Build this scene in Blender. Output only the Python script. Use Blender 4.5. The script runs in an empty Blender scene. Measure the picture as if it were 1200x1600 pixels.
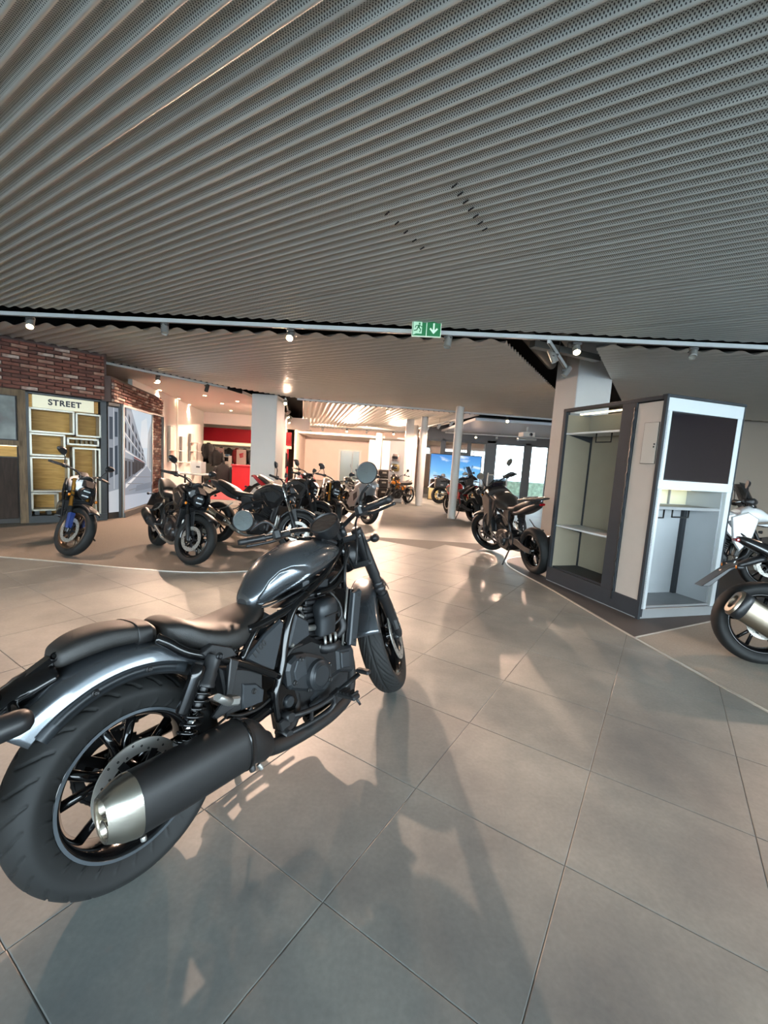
# Motorcycle showroom: procedural Blender scene, world in metres (x right, y into the room, z up)
import bpy, math, random
from mathutils import Vector as V, Matrix as MX
R = math.radians
PI = math.pi
random.seed(7)
SC = bpy.context.scene
COL = SC.collection

# ---------------------------------------------------------------- camera
def setup_camera():
    pitch, roll, h = R(6.55), R(3.7), 1.36
    fwd = V((0, math.cos(pitch), -math.sin(pitch)))
    up0 = V((0, math.sin(pitch), math.cos(pitch)))
    r0 = V((1, 0, 0))
    up = up0 * math.cos(roll) - r0 * math.sin(roll)
    rt = r0 * math.cos(roll) + up0 * math.sin(roll)
    cd = bpy.data.cameras.new('camera')
    cd.sensor_fit = 'HORIZONTAL'
    cd.sensor_width = 36.0
    cd.lens = 680.0 / 1200.0 * 36.0
    cd.clip_start = 0.05
    cd.clip_end = 300
    ob = bpy.data.objects.new('camera', cd)
    m = MX((rt, up, -fwd)).transposed().to_4x4()
    m.translation = V((0, 0, h))
    ob.matrix_world = m
    COL.objects.link(ob)
    SC.camera = ob
setup_camera()

# ---------------------------------------------------------------- world and exposure
SC.view_settings.view_transform = 'Standard'
SC.view_settings.look = 'None'
SC.view_settings.gamma = 1.0
SC.view_settings.use_curve_mapping = False
SC.view_settings.exposure = 0.36
SC.cycles.caustics_reflective = False
SC.cycles.caustics_refractive = False
def setup_world():
    w = bpy.data.worlds.new('daylight')
    SC.world = w
    w.use_nodes = True
    nt = w.node_tree
    bg = nt.nodes['Background']
    tc = nt.nodes.new('ShaderNodeTexCoord')
    sep = nt.nodes.new('ShaderNodeSeparateXYZ')
    cr = nt.nodes.new('ShaderNodeValToRGB')
    nt.links.new(tc.outputs['Generated'], sep.inputs[0])
    nt.links.new(sep.outputs['Z'], cr.inputs[0])
    e = cr.color_ramp.elements
    e[0].position = 0.0
    e[0].color = (0.78, 0.92, 0.98, 1)
    e[1].position = 0.9
    e[1].color = (0.48, 0.72, 1.0, 1)
    nt.links.new(cr.outputs[0], bg.inputs[0])
    bg.inputs[1].default_value = 15.0
setup_world()
# ---------------------------------------------------------------- helpers
def hexc(s, a=1.0):
    s = s.lstrip('#')
    c = [int(s[i:i+2], 16) / 255.0 for i in (0, 2, 4)]
    return tuple((x / 12.92 if x <= 0.04045 else ((x + 0.055) / 1.055) ** 2.4) for x in c) + (a,)

MATS = {}
def mat(name, col='#808080', rough=0.5, metal=0.0, coat=0.0, spec=0.5, var=0.0, vscale=8.0, bump=0.0, bscale=60.0,
        emit=0.0, alpha=1.0, trans=0.0, rvar=0.0, col2=None, stretch=None, flake=0.0):
    if name in MATS:
        return MATS[name]
    m = bpy.data.materials.new(name)
    m.use_nodes = True
    nt = m.node_tree
    b = nt.nodes['Principled BSDF']
    c = hexc(col) if isinstance(col, str) else tuple(col)
    b.inputs['Base Color'].default_value = c
    b.inputs['Roughness'].default_value = rough
    b.inputs['Metallic'].default_value = metal
    b.inputs['Coat Weight'].default_value = coat
    b.inputs['Coat Roughness'].default_value = 0.06
    b.inputs['Specular IOR Level'].default_value = spec
    b.inputs['Transmission Weight'].default_value = trans
    b.inputs['Alpha'].default_value = alpha
    if emit > 0:
        b.inputs['Emission Color'].default_value = c
        b.inputs['Emission Strength'].default_value = emit
    if var > 0 or bump > 0 or rvar > 0 or col2 or flake > 0:
        tc = nt.nodes.new('ShaderNodeTexCoord')
        src = tc.outputs['Object']
        if stretch:
            mp = nt.nodes.new('ShaderNodeMapping')
            mp.inputs['Scale'].default_value = stretch
            nt.links.new(src, mp.inputs[0])
            src = mp.outputs[0]
        nz = nt.nodes.new('ShaderNodeTexNoise')
        nz.inputs['Scale'].default_value = vscale
        nz.inputs['Detail'].default_value = 5
        nt.links.new(src, nz.inputs['Vector'])
        if var > 0 or col2:
            cr = nt.nodes.new('ShaderNodeValToRGB')
            cr.color_ramp.elements[0].position = 0.3
            cr.color_ramp.elements[1].position = 0.7
            if col2:
                c2 = hexc(col2)
                cr.color_ramp.elements[0].color = c2
                cr.color_ramp.elements[1].color = c
            else:
                cr.color_ramp.elements[0].color = tuple(x * (1 - var) for x in c[:3]) + (1,)
                cr.color_ramp.elements[1].color = tuple(min(1, x * (1 + var)) for x in c[:3]) + (1,)
            nt.links.new(nz.outputs['Fac'], cr.inputs[0])
            nt.links.new(cr.outputs[0], b.inputs['Base Color'])
            if emit > 0:
                nt.links.new(cr.outputs[0], b.inputs['Emission Color'])
        if rvar > 0:
            mr = nt.nodes.new('ShaderNodeMapRange')
            mr.inputs['To Min'].default_value = max(0.02, rough - rvar)
            mr.inputs['To Max'].default_value = min(1, rough + rvar)
            nt.links.new(nz.outputs['Fac'], mr.inputs['Value'])
            nt.links.new(mr.outputs[0], b.inputs['Roughness'])
        if bump > 0:
            n2 = nt.nodes.new('ShaderNodeTexNoise')
            n2.inputs['Scale'].default_value = bscale
            n2.inputs['Detail'].default_value = 4
            nt.links.new(src, n2.inputs['Vector'])
            bp = nt.nodes.new('ShaderNodeBump')
            bp.inputs['Strength'].default_value = bump
            bp.inputs['Distance'].default_value = 0.004
            nt.links.new(n2.outputs['Fac'], bp.inputs['Height'])
            nt.links.new(bp.outputs[0], b.inputs['Normal'])
    MATS[name] = m
    return m

def smoothcurve(pts, k=6, closed=False):
    """Catmull-Rom through points (tuples of any length)."""
    n = len(pts)
    out = []
    segs = n if closed else n - 1
    for i in range(segs):
        if closed:
            p0, p1, p2, p3 = pts[(i-1) % n], pts[i], pts[(i+1) % n], pts[(i+2) % n]
        else:
            p0 = pts[i-1] if i > 0 else tuple(2*a-b for a, b in zip(pts[0], pts[1]))
            p1, p2 = pts[i], pts[i+1]
            p3 = pts[i+2] if i + 2 < n else tuple(2*a-b for a, b in zip(pts[-1], pts[-2]))
        for j in range(k):
            t = j / k
            t2, t3 = t*t, t*t*t
            out.append(tuple(0.5*((2*b) + (-a+c)*t + (2*a-5*b+4*c-d)*t2 + (-a+3*b-3*c+d)*t3) for a, b, c, d in zip(p0, p1, p2, p3)))
    if not closed:
        out.append(tuple(pts[-1]))
    return out

class MB:
    """Collects shapes into one mesh object."""
    def __init__(s):
        s.v, s.f, s.sm, s.mi = [], [], [], []
        s.cm = 0
    def add(s, vs, fs, smooth=False):
        o = len(s.v)
        s.v += [tuple(v) for v in vs]
        for f in fs:
            s.f.append(tuple(i + o for i in f))
            s.sm.append(smooth)
            s.mi.append(s.cm)
        return s
    def box(s, c, size, rot=None, bev=0.0):
        hx, hy, hz = size[0]/2, size[1]/2, size[2]/2
        c = V(c)
        m = rot if rot is not None else MX.Identity(3)
        if bev <= 0 or bev >= min(hx, hy, hz):
            vs = [c + m @ V((x*hx, y*hy, z*hz)) for x in (-1, 1) for y in (-1, 1) for z in (-1, 1)]
            return s.add(vs, [(0,1,3,2),(4,6,7,5),(0,4,5,1),(2,3,7,6),(0,2,6,4),(1,5,7,3)])
        b = bev
        vs, idx = [], {}
        for x in (-1, 1):
            for y in (-1, 1):
                for z in (-1, 1):
                    for a in range(3):
                        p = [x*hx, y*hy, z*hz]
                        q = [x, y, z]
                        for k in range(3):
                            if k != a:
                                p[k] -= q[k]*b
                        idx[(x, y, z, a)] = len(vs)
                        vs.append(c + m @ V(p))
        fs = []
        for a in range(3):
            o1, o2 = [k for k in range(3) if k != a]
            for sg in (-1, 1):
                quad = []
                for (p, q) in ((-1,-1),(1,-1),(1,1),(-1,1)):
                    k = [0,0,0]; k[a] = sg; k[o1] = p; k[o2] = q
                    quad.append(idx[tuple(k)+(a,)])
                flip = (sg > 0) != (a == 1)
                fs.append(tuple(quad) if flip else tuple(quad[::-1]))
        for a in range(3):
            o1, o2 = [k for k in range(3) if k != a]
            for p in (-1, 1):
                for q in (-1, 1):
                    k0 = [0,0,0]; k0[a] = -1; k0[o1] = p; k0[o2] = q
                    k1 = list(k0); k1[a] = 1
                    fs.append((idx[tuple(k0)+(o1,)], idx[tuple(k1)+(o1,)], idx[tuple(k1)+(o2,)], idx[tuple(k0)+(o2,)]))
        for x in (-1, 1):
            for y in (-1, 1):
                for z in (-1, 1):
                    fs.append(tuple(idx[(x, y, z, a)] for a in range(3)))
        return s.add(vs, fs)
    def loft(s, rings, closed=True, cap=True, smooth=True, loop=False):
        n = len(rings[0])
        vs = [p for r in rings for p in r]
        fs = []
        m = len(rings)
        for i in range(m if loop else m-1):
            j2 = (i+1) % m
            for j in range(n if closed else n-1):
                k = (j+1) % n
                fs.append((i*n+j, i*n+k, j2*n+k, j2*n+j))
        s.add(vs, fs, smooth)
        if cap and closed and not loop:
            o = len(s.v) - len(vs)
            s.f.append(tuple(o + j for j in range(n))[::-1]); s.sm.append(False); s.mi.append(s.cm)
            s.f.append(tuple(o + (m-1)*n + j for j in range(n))); s.sm.append(False); s.mi.append(s.cm)
        return s
    def tube(s, pts, r, n=10, closed=False, cap=True, flat=1.0, upv=None):
        P = [V(p) for p in pts]
        m = len(P)
        rs = r if isinstance(r, (list, tuple)) else [r]*m
        T = []
        for i in range(m):
            if closed:
                t = P[(i+1) % m] - P[i-1]
            else:
                t = P[min(i+1, m-1)] - P[max(i-1, 0)]
            if t.length < 1e-9:
                t = V((0, 0, 1))
            T.append(t.normalized())
        a = V(upv) if upv else (V((0, 0, 1)) if abs(T[0].z) < 0.9 else V((1, 0, 0)))
        nrm = (a - T[0]*a.dot(T[0])).normalized()
        rings = []
        for i in range(m):
            nrm = nrm - T[i]*nrm.dot(T[i])
            nrm.normalize()
            b = T[i].cross(nrm)
            rings.append([P[i] + nrm*(rs[i]*math.cos(2*PI*k/n)) + b*(rs[i]*flat*math.sin(2*PI*k/n)) for k in range(n)])
        return s.loft(rings, True, cap, True, closed)
    def cyl(s, p0, p1, r0, r1=None, n=16, cap=True):
        return s.tube([p0, p1], [r0, r0 if r1 is None else r1], n, False, cap)
    def lathe(s, prof, o=(0,0,0), ax=(0,1,0), n=32, a0=0.0, a1=2*PI, smooth=True, closed=False):
        """prof: list of (radius, height along ax)."""
        o = V(o); ax = V(ax).normalized()
        u = ax.orthogonal().normalized()
        if abs(ax.y) > 0.9:
            u = V((1, 0, 0)); u = (u - ax*u.dot(ax)).normalized()
        w = ax.cross(u)
        full = abs(a1 - a0 - 2*PI) < 1e-6
        cnt = n if full else n+1
        rings = []
        for i in range(cnt):
            a = a0 + (a1-a0)*i/n
            d = u*math.cos(a) + w*math.sin(a)
            rings.append([o + d*r + ax*h for r, h in prof])
        return s.loft(rings, closed, False, smooth, full)
    def prism(s, poly, y0, y1, bev=0.0, plane='xz', smooth=False):
        """polygon in a plane, extruded along the third axis, edges chamfered by bev."""
        n = len(poly)
        cx = sum(p[0] for p in poly)/n; cy = sum(p[1] for p in poly)/n
        def P(p, y):
            return {'xz': (p[0], y, p[1]), 'xy': (p[0], p[1], y), 'yz': (y, p[0], p[1])}[plane]
        def ins(b):
            out = []
            for i in range(n):
                a, q, d = V(poly[i-1]), V(poly[i]), V(poly[(i+1) % n])
                e1 = (q-a).normalized(); e2 = (d-q).normalized()
                n1 = V((-e1.y, e1.x)); n2 = V((-e2.y, e2.x))
                bis = n1+n2
                if bis.length < 1e-6: bis = n1
                bis.normalize()
                k = b/max(0.35, bis.dot(n1))
                out.append(q + bis*(k if area > 0 else -k))
            return out
        area = sum(poly[i-1][0]*poly[i][1] - poly[i][0]*poly[i-1][1] for i in range(n))
        if bev > 0:
            sg = 1 if y1 > y0 else -1
            rings = [[P(p, y0) for p in ins(bev)], [P(p, y0+sg*bev) for p in poly], [P(p, y1-sg*bev) for p in poly], [P(p, y1) for p in ins(bev)]]
        else:
            rings = [[P(p, y0) for p in poly], [P(p, y1) for p in poly]]
        return s.loft(rings, True, True, smooth)
    def sphere(s, c, r, n=16, m=10, sc=(1,1,1)):
        c = V(c)
        prof = []
        rings = []
        for i in range(m+1):
            t = PI*i/m
            rr = max(1e-4, math.sin(t))
            rings.append([c + V((r*sc[0]*rr*math.cos(2*PI*k/n), r*sc[1]*rr*math.sin(2*PI*k/n), -r*sc[2]*math.cos(t))) for k in range(n)])
        return s.loft(rings, True, True, True)
    def xf(s, m):
        s.v = [tuple(m @ V(p)) for p in s.v]
        return s
    def mirror_y(s):
        s.v = [(p[0], -p[1], p[2]) for p in s.v]
        s.f = [f[::-1] for f in s.f]
        return s
    def mesh(s, name):
        me = bpy.data.meshes.new(name)
        me.from_pydata(s.v, [], s.f)
        me.polygons.foreach_set('use_smooth', s.sm)
        if any(s.mi):
            me.polygons.foreach_set('material_index', s.mi)
        me.update()
        return me
    def build(s, name, material, parent=None, sub=0, solid=0.0, bevel=0.0, fix=True, sharp=None):
        me = s.mesh(name)
        if fix:
            import bmesh
            bm = bmesh.new(); bm.from_mesh(me)
            bmesh.ops.remove_doubles(bm, verts=bm.verts, dist=1e-5)
            bmesh.ops.recalc_face_normals(bm, faces=bm.faces)
            bm.to_mesh(me); bm.free()
        if sharp:
            me.set_sharp_from_angle(angle=R(sharp))
        ms = material if isinstance(material, (list, tuple)) else [material]
        for m in ms:
            me.materials.append(m)
        ob = bpy.data.objects.new(name, me)
        COL.objects.link(ob)
        if parent is not None:
            ob.parent = parent
        if solid:
            md = ob.modifiers.new('solid', 'SOLIDIFY'); md.thickness = solid; md.offset = -1
        if bevel:
            md = ob.modifiers.new('bevel', 'BEVEL'); md.width = bevel; md.segments = 2; md.limit_method = 'ANGLE'
        if sub:
            md = ob.modifiers.new('sub', 'SUBSURF'); md.levels = sub; md.render_levels = sub
        return ob

def tag(o, label=None, cat=None, group=None, kind=None):
    if label: o['label'] = label
    if cat: o['category'] = cat
    if group: o['group'] = group
    if kind: o['kind'] = kind
    return o
def thing(name, label, cat, loc=(0,0,0), rotz=0.0, group=None, lean=0.0):
    o = bpy.data.objects.new(name, None)
    o.empty_display_size = 0.1
    COL.objects.link(o)
    o.location = loc
    o.rotation_euler = (-lean, 0, rotz)
    return tag(o, label, cat, group)
def structure(name, label=None, loc=(0,0,0), rotz=0.0):
    o = bpy.data.objects.new(name, None)
    COL.objects.link(o)
    o.location = loc
    o.rotation_euler = (0, 0, rotz)
    o['kind'] = 'structure'
    if label: o['label'] = label
    return o
def copy_tree(o, parent=None):
    c = o.copy()
    COL.objects.link(c)
    c.parent = parent
    for ch in list(o.children):
        copy_tree(ch, c)
    return c
def rotz3(a): return MX.Rotation(a, 3, 'Z')
def eul(x=0, y=0, z=0):
    return (MX.Rotation(z, 3, 'Z') @ MX.Rotation(y, 3, 'Y') @ MX.Rotation(x, 3, 'X'))
def rot_about(p, axis, ang):
    p = V(p)
    return MX.Translation(p) @ MX.Rotation(ang, 4, V(axis)) @ MX.Translation(-p)
def text_mesh(name, body, size, material, parent, m4, extrude=0.001, offset=0.0, spacing=1.0, align='CENTER'):
    cu = bpy.data.curves.new(name, 'FONT')
    cu.body = body
    cu.size = size
    cu.extrude = extrude
    cu.offset = offset
    cu.space_character = spacing
    cu.align_x = align
    cu.align_y = 'CENTER'
    tmp = bpy.data.objects.new(name + '_c', cu)
    COL.objects.link(tmp)
    bpy.context.view_layer.update()
    me = bpy.data.meshes.new_from_object(tmp.evaluated_get(bpy.context.evaluated_depsgraph_get()))
    bpy.data.objects.remove(tmp)
    bpy.data.curves.remove(cu)
    me.transform(m4)
    me.materials.clear()
    me.materials.append(material)
    me.name = name
    ob = bpy.data.objects.new(name, me)
    COL.objects.link(ob)
    ob.parent = parent
    return ob
def frame_m(o, x, z):
    """4x4 matrix whose local x runs along x, local y along z cross x ... text lies in the x/z plane facing -y."""
    x = V(x).normalized(); z = V(z).normalized(); y = z
    nrm = x.cross(y).normalized()
    m = MX((x, y, nrm)).transposed().to_4x4()
    m.translation = V(o)
    return m
# ---------------------------------------------------------------- materials of the room
D1 = V((0.541, 0.841, 0)); D2 = V((-0.843, 0.538, 0))
def grid_floor_material():
    m = bpy.data.materials.new('stone_floor')
    m.use_nodes = True
    nt = m.node_tree; L = nt.links.new
    b = nt.nodes['Principled BSDF']
    geo = nt.nodes.new('ShaderNodeNewGeometry')
    n1 = nt.nodes.new('ShaderNodeTexNoise'); n1.inputs['Scale'].default_value = 1.7; n1.inputs['Detail'].default_value = 6; n1.inputs['Roughness'].default_value = 0.6
    L(geo.outputs['Position'], n1.inputs['Vector'])
    cr = nt.nodes.new('ShaderNodeValToRGB')
    cr.color_ramp.elements[0].position = 0.32; cr.color_ramp.elements[0].color = hexc('#5f6362')
    cr.color_ramp.elements[1].position = 0.68; cr.color_ramp.elements[1].color = hexc('#82847f')
    L(n1.outputs['Fac'], cr.inputs[0])
    n2 = nt.nodes.new('ShaderNodeTexNoise'); n2.inputs['Scale'].default_value = 60; n2.inputs['Detail'].default_value = 4
    L(geo.outputs['Position'], n2.inputs['Vector'])
    mix = nt.nodes.new('ShaderNodeMixRGB'); mix.blend_type = 'OVERLAY'; mix.inputs['Fac'].default_value = 0.18
    L(cr.outputs[0], mix.inputs[1]); L(n2.outputs['Fac'], mix.inputs[2])
    # tint of each tile
    oi = nt.nodes.new('ShaderNodeObjectInfo')
    mr = nt.nodes.new('ShaderNodeMapRange'); mr.inputs['To Min'].default_value = 0.95; mr.inputs['To Max'].default_value = 1.04
    L(oi.outputs['Random'], mr.inputs['Value'])
    mul = nt.nodes.new('ShaderNodeMixRGB'); mul.blend_type = 'MULTIPLY'; mul.inputs['Fac'].default_value = 1
    L(mix.outputs[0], mul.inputs[1]); L(mr.outputs[0], mul.inputs[2])
    L(mul.outputs[0], b.inputs['Base Color'])
    r = nt.nodes.new('ShaderNodeMapRange'); r.inputs['To Min'].default_value = 0.38; r.inputs['To Max'].default_value = 0.54
    L(n1.outputs['Fac'], r.inputs['Value']); L(r.outputs[0], b.inputs['Roughness'])
    bp = nt.nodes.new('ShaderNodeBump'); bp.inputs['Strength'].default_value = 0.04; bp.inputs['Distance'].default_value = 0.002
    L(n2.outputs['Fac'], bp.inputs['Height']); L(bp.outputs[0], b.inputs['Normal'])
    return m
M_FLOOR = grid_floor_material()
M_JOINT = mat('tile_joint', '#4e4d4a', 0.8)
M_CARPET_L = mat('brown_carpet', '#7b7267', 0.75, var=0.12, vscale=90, bump=0.5, bscale=350)
M_CARPET_R = mat('grey_carpet', '#8b867c', 0.75, var=0.10, vscale=90, bump=0.5, bscale=350)
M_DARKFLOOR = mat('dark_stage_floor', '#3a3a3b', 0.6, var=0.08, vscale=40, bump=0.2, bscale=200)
M_TRIMW = mat('edge_strip', '#d4d0c6', 0.3, metal=0.6)
M_WHITE = mat('white_paint', '#d9d4cd', 0.6, var=0.02, vscale=3)
M_PLASTER = mat('white_plaster', '#dbd6d0', 0.7)
M_PINK = mat('blush_wall', '#dccabf', 0.7, var=0.03, vscale=2)
M_BEIGE = mat('beige_wall', '#b3a596', 0.7)
M_VOID = mat('void_black', '#1c1b1b', 0.85, var=0.2, vscale=3)
M_DUCT = mat('duct_grey', '#77756f', 0.5, metal=0.3)
M_RED = mat('red_paint', '#b8202c', 0.45)
M_REDCARPET = mat('red_carpet', '#b42a34', 0.85, var=0.1, vscale=60)
M_MORTAR = mat('mortar', '#5d4a44', 0.9, bump=0.4)
M_GREYFRAME = mat('grey_window_frame', '#6a6a6a', 0.5)
M_DARKFRAME = mat('dark_frame', '#37393a', 0.45, var=0.06, vscale=12)

def perforated_material():
    m = bpy.data.materials.new('perforated_sheet')
    m.use_nodes = True
    nt = m.node_tree; L = nt.links.new
    b = nt.nodes['Principled BSDF']
    uv = nt.nodes.new('ShaderNodeUVMap'); uv.uv_map = 'sheet'
    p = 0.0125
    def dots(off):
        mp = nt.nodes.new('ShaderNodeMapping')
        mp.inputs['Scale'].default_value = (1/p, 1/(p*1.25), 1)
        mp.inputs['Location'].default_value = (off, off, 0)
        L(uv.outputs[0], mp.inputs[0])
        fr = nt.nodes.new('ShaderNodeVectorMath'); fr.operation = 'FRACTION'
        L(mp.outputs[0], fr.inputs[0])
        sb = nt.nodes.new('ShaderNodeVectorMath'); sb.operation = 'SUBTRACT'; sb.inputs[1].default_value = (0.5, 0.5, 0)
        L(fr.outputs[0], sb.inputs[0])
        ln = nt.nodes.new('ShaderNodeVectorMath'); ln.operation = 'LENGTH'
        L(sb.outputs[0], ln.inputs[0])
        return ln.outputs['Value']
    mn = nt.nodes.new('ShaderNodeMath'); mn.operation = 'MINIMUM'
    L(dots(0.0), mn.inputs[0]); L(dots(0.5), mn.inputs[1])
    lt = nt.nodes.new('ShaderNodeMapRange')
    lt.inputs['From Min'].default_value = 0.18; lt.inputs['From Max'].default_value = 0.25
    L(mn.outputs[0], lt.inputs['Value'])
    # the holes stop short of the outer crest of each wave
    sep = nt.nodes.new('ShaderNodeSeparateXYZ'); L(uv.outputs[0], sep.inputs[0])
    ml = nt.nodes.new('ShaderNodeMath'); ml.operation = 'MULTIPLY'; ml.inputs[1].default_value = 2*PI/0.076
    L(sep.outputs['Y'], ml.inputs[0])
    cs = nt.nodes.new('ShaderNodeMath'); cs.operation = 'COSINE'; L(ml.outputs[0], cs.inputs[0])
    gt = nt.nodes.new('ShaderNodeMath'); gt.operation = 'GREATER_THAN'; gt.inputs[1].default_value = 0.72
    L(cs.outputs[0], gt.inputs[0])
    mx = nt.nodes.new('ShaderNodeMath'); mx.operation = 'MAXIMUM'
    L(lt.outputs[0], mx.inputs[0]); L(gt.outputs[0], mx.inputs[1])
    col = nt.nodes.new('ShaderNodeMixRGB')
    col.inputs[1].default_value = (0.03, 0.03, 0.03, 1)
    col.inputs[2].default_value = hexc('#c9cbc4')
    L(mx.outputs[0], col.inputs['Fac'])
    L(col.outputs[0], b.inputs['Base Color'])
    mt = nt.nodes.new('ShaderNodeMath'); mt.operation = 'MULTIPLY'; mt.inputs[1].default_value = 0.3
    L(mx.outputs[0], mt.inputs[0]); L(mt.outputs[0], b.inputs['Metallic'])
    b.inputs['Roughness'].default_value = 0.5
    return m
M_SHEET = perforated_material()
M_SHEET_LIT = mat('brightened_sheet', '#d3cfc6', 0.36, metal=0.35)  # same metal sheet in a lighter colour, standing in for brighter light farther in

# ---------------------------------------------------------------- floor
def flat(name, poly, z0, z1, m, **k):
    return MB().prism(poly, z0, z1, plane='xy').build(name, m, **k)
def make_floor():
    fl = flat('floor', [(-16, -7), (12, -7), (12, 30), (-16, 30)], -0.2, -0.003, [M_FLOOR])
    tag(fl, kind='structure'); fl['label'] = 'large grey stone tile floor of the showroom'
    P = 0.594; a0 = 1.543; b0 = -0.147
    t = MB()
    hx = P/2 - 0.0012
    c = 0.0025
    vs = [(-hx,-hx,-0.003),(hx,-hx,-0.003),(hx,hx,-0.003),(-hx,hx,-0.003),
          (-hx,-hx,-c*0.4),(hx,-hx,-c*0.4),(hx,hx,-c*0.4),(-hx,hx,-c*0.4),
          (-hx+c,-hx+c,0),(hx-c,-hx+c,0),(hx-c,hx-c,0),(-hx+c,hx-c,0)]
    fs = [(8,9,10,11)]
    for k in range(4):
        j = (k+1) % 4
        fs += [(k, j, j+4, k+4), (k+4, j+4, j+8, k+8)]
    t.add(vs, fs)
    me = t.mesh('tile'); me.materials.append(M_FLOOR)
    joint = flat('joint_bed', [(-5.5, -0.2), (3.2, -0.2), (3.2, 7.8), (-5.5, 7.8)], -0.0029, -0.0022, [M_JOINT], parent=fl)
    n = 0
    cand = []
    ang = math.atan2(D1.y, D1.x)
    for i in range(-6, 16):
        for j in range(-16, 8):
            cpt = D1*(a0 + (i+0.5)*P) + (-D2)*(b0 + (j+0.5)*P)
            x, y = cpt.x, cpt.y
            if y < 0.25 or y > 7.3 or abs(x) > 1.05*y + 0.5: continue
            if y > 5.3 and x < -1.4: continue
            if x < -4.9 or x > 2.75: continue
            cand.append((y, cpt))
    cand.sort(key=lambda q: q[0])
    for y, cpt in cand[:300]:
        o = bpy.data.objects.new('tile', me)
        COL.objects.link(o); o.parent = fl
        o.location = (cpt.x, cpt.y, 0); o.rotation_euler = (0, 0, ang)
    return fl
FLOOR = make_floor()

def strip(name, pts, w, z0, z1, m, label):
    P = [V((p[0], p[1], 0)) for p in pts]
    L, Rr = [], []
    for i in range(len(P)):
        t = (P[min(i+1, len(P)-1)] - P[max(i-1, 0)]).normalized()
        nn = V((-t.y, t.x, 0))
        L.append(P[i] + nn*w/2); Rr.append(P[i] - nn*w/2)
    rings = [[(l.x, l.y, z0), (l.x, l.y, z1), (r.x, r.y, z1), (r.x, r.y, z0)] for l, r in zip(L, Rr)]
    o = MB().loft(rings, True, True, False).build(name, m)
    tag(o, kind='structure'); o['label'] = label
    return o
EDGE_L = smoothcurve([(-6.2, 4.85), (-5.2, 4.88), (-4.36, 4.86), (-3.59, 4.81), (-2.81, 4.73), (-2.1, 4.74), (-1.52, 4.95), (-1.05, 5.4), (-0.82, 6.1), (-0.75, 7.2), (-0.9, 8.8), (-1.6, 10.6)], 5)
EDGE_R = smoothcurve([(2.62, 6.95), (2.2, 6.8), (1.93, 6.55), (1.83, 6.2), (1.86, 5.75), (1.99, 5.15), (2.11, 4.3), (2.21, 3.6), (2.41, 2.51), (2.62, 1.5), (2.9, 0.4)], 5)
c1 = flat('floor_carpet_left', [(x, y) for x, y in EDGE_L] + [(-3.1, 11.4), (-5.6, 10.9), (-5.6, 8.0), (-7.6, 6.0)], 0.0, 0.004, M_CARPET_L)
tag(c1, 'brown carpet zone under the street bikes', kind='structure')
c2 = flat('floor_carpet_right', [(2.21, 3.6)] + [(x, y) for x, y in EDGE_R if y < 3.59] + [(8, 0.4), (8, 6.7), (3.23, 4.14)], 0.0, 0.004, M_CARPET_R)
tag(c2, 'grey carpet zone under the bikes at the right', kind='structure')
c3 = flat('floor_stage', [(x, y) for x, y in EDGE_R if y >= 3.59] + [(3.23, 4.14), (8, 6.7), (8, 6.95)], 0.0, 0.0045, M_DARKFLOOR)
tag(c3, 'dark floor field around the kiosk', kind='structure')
strip('trim_1', EDGE_L, 0.022, 0.0, 0.007, M_TRIMW, 'pale edge strip of the brown carpet')
strip('trim_2', EDGE_R, 0.022, 0.0, 0.007, M_TRIMW, 'pale edge strip of the dark field')
strip('trim_3', [(2.21, 3.6), (3.23, 4.14), (8, 6.7)], 0.018, 0.0, 0.007, M_TRIMW, 'pale strip between dark field and grey carpet')

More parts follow.
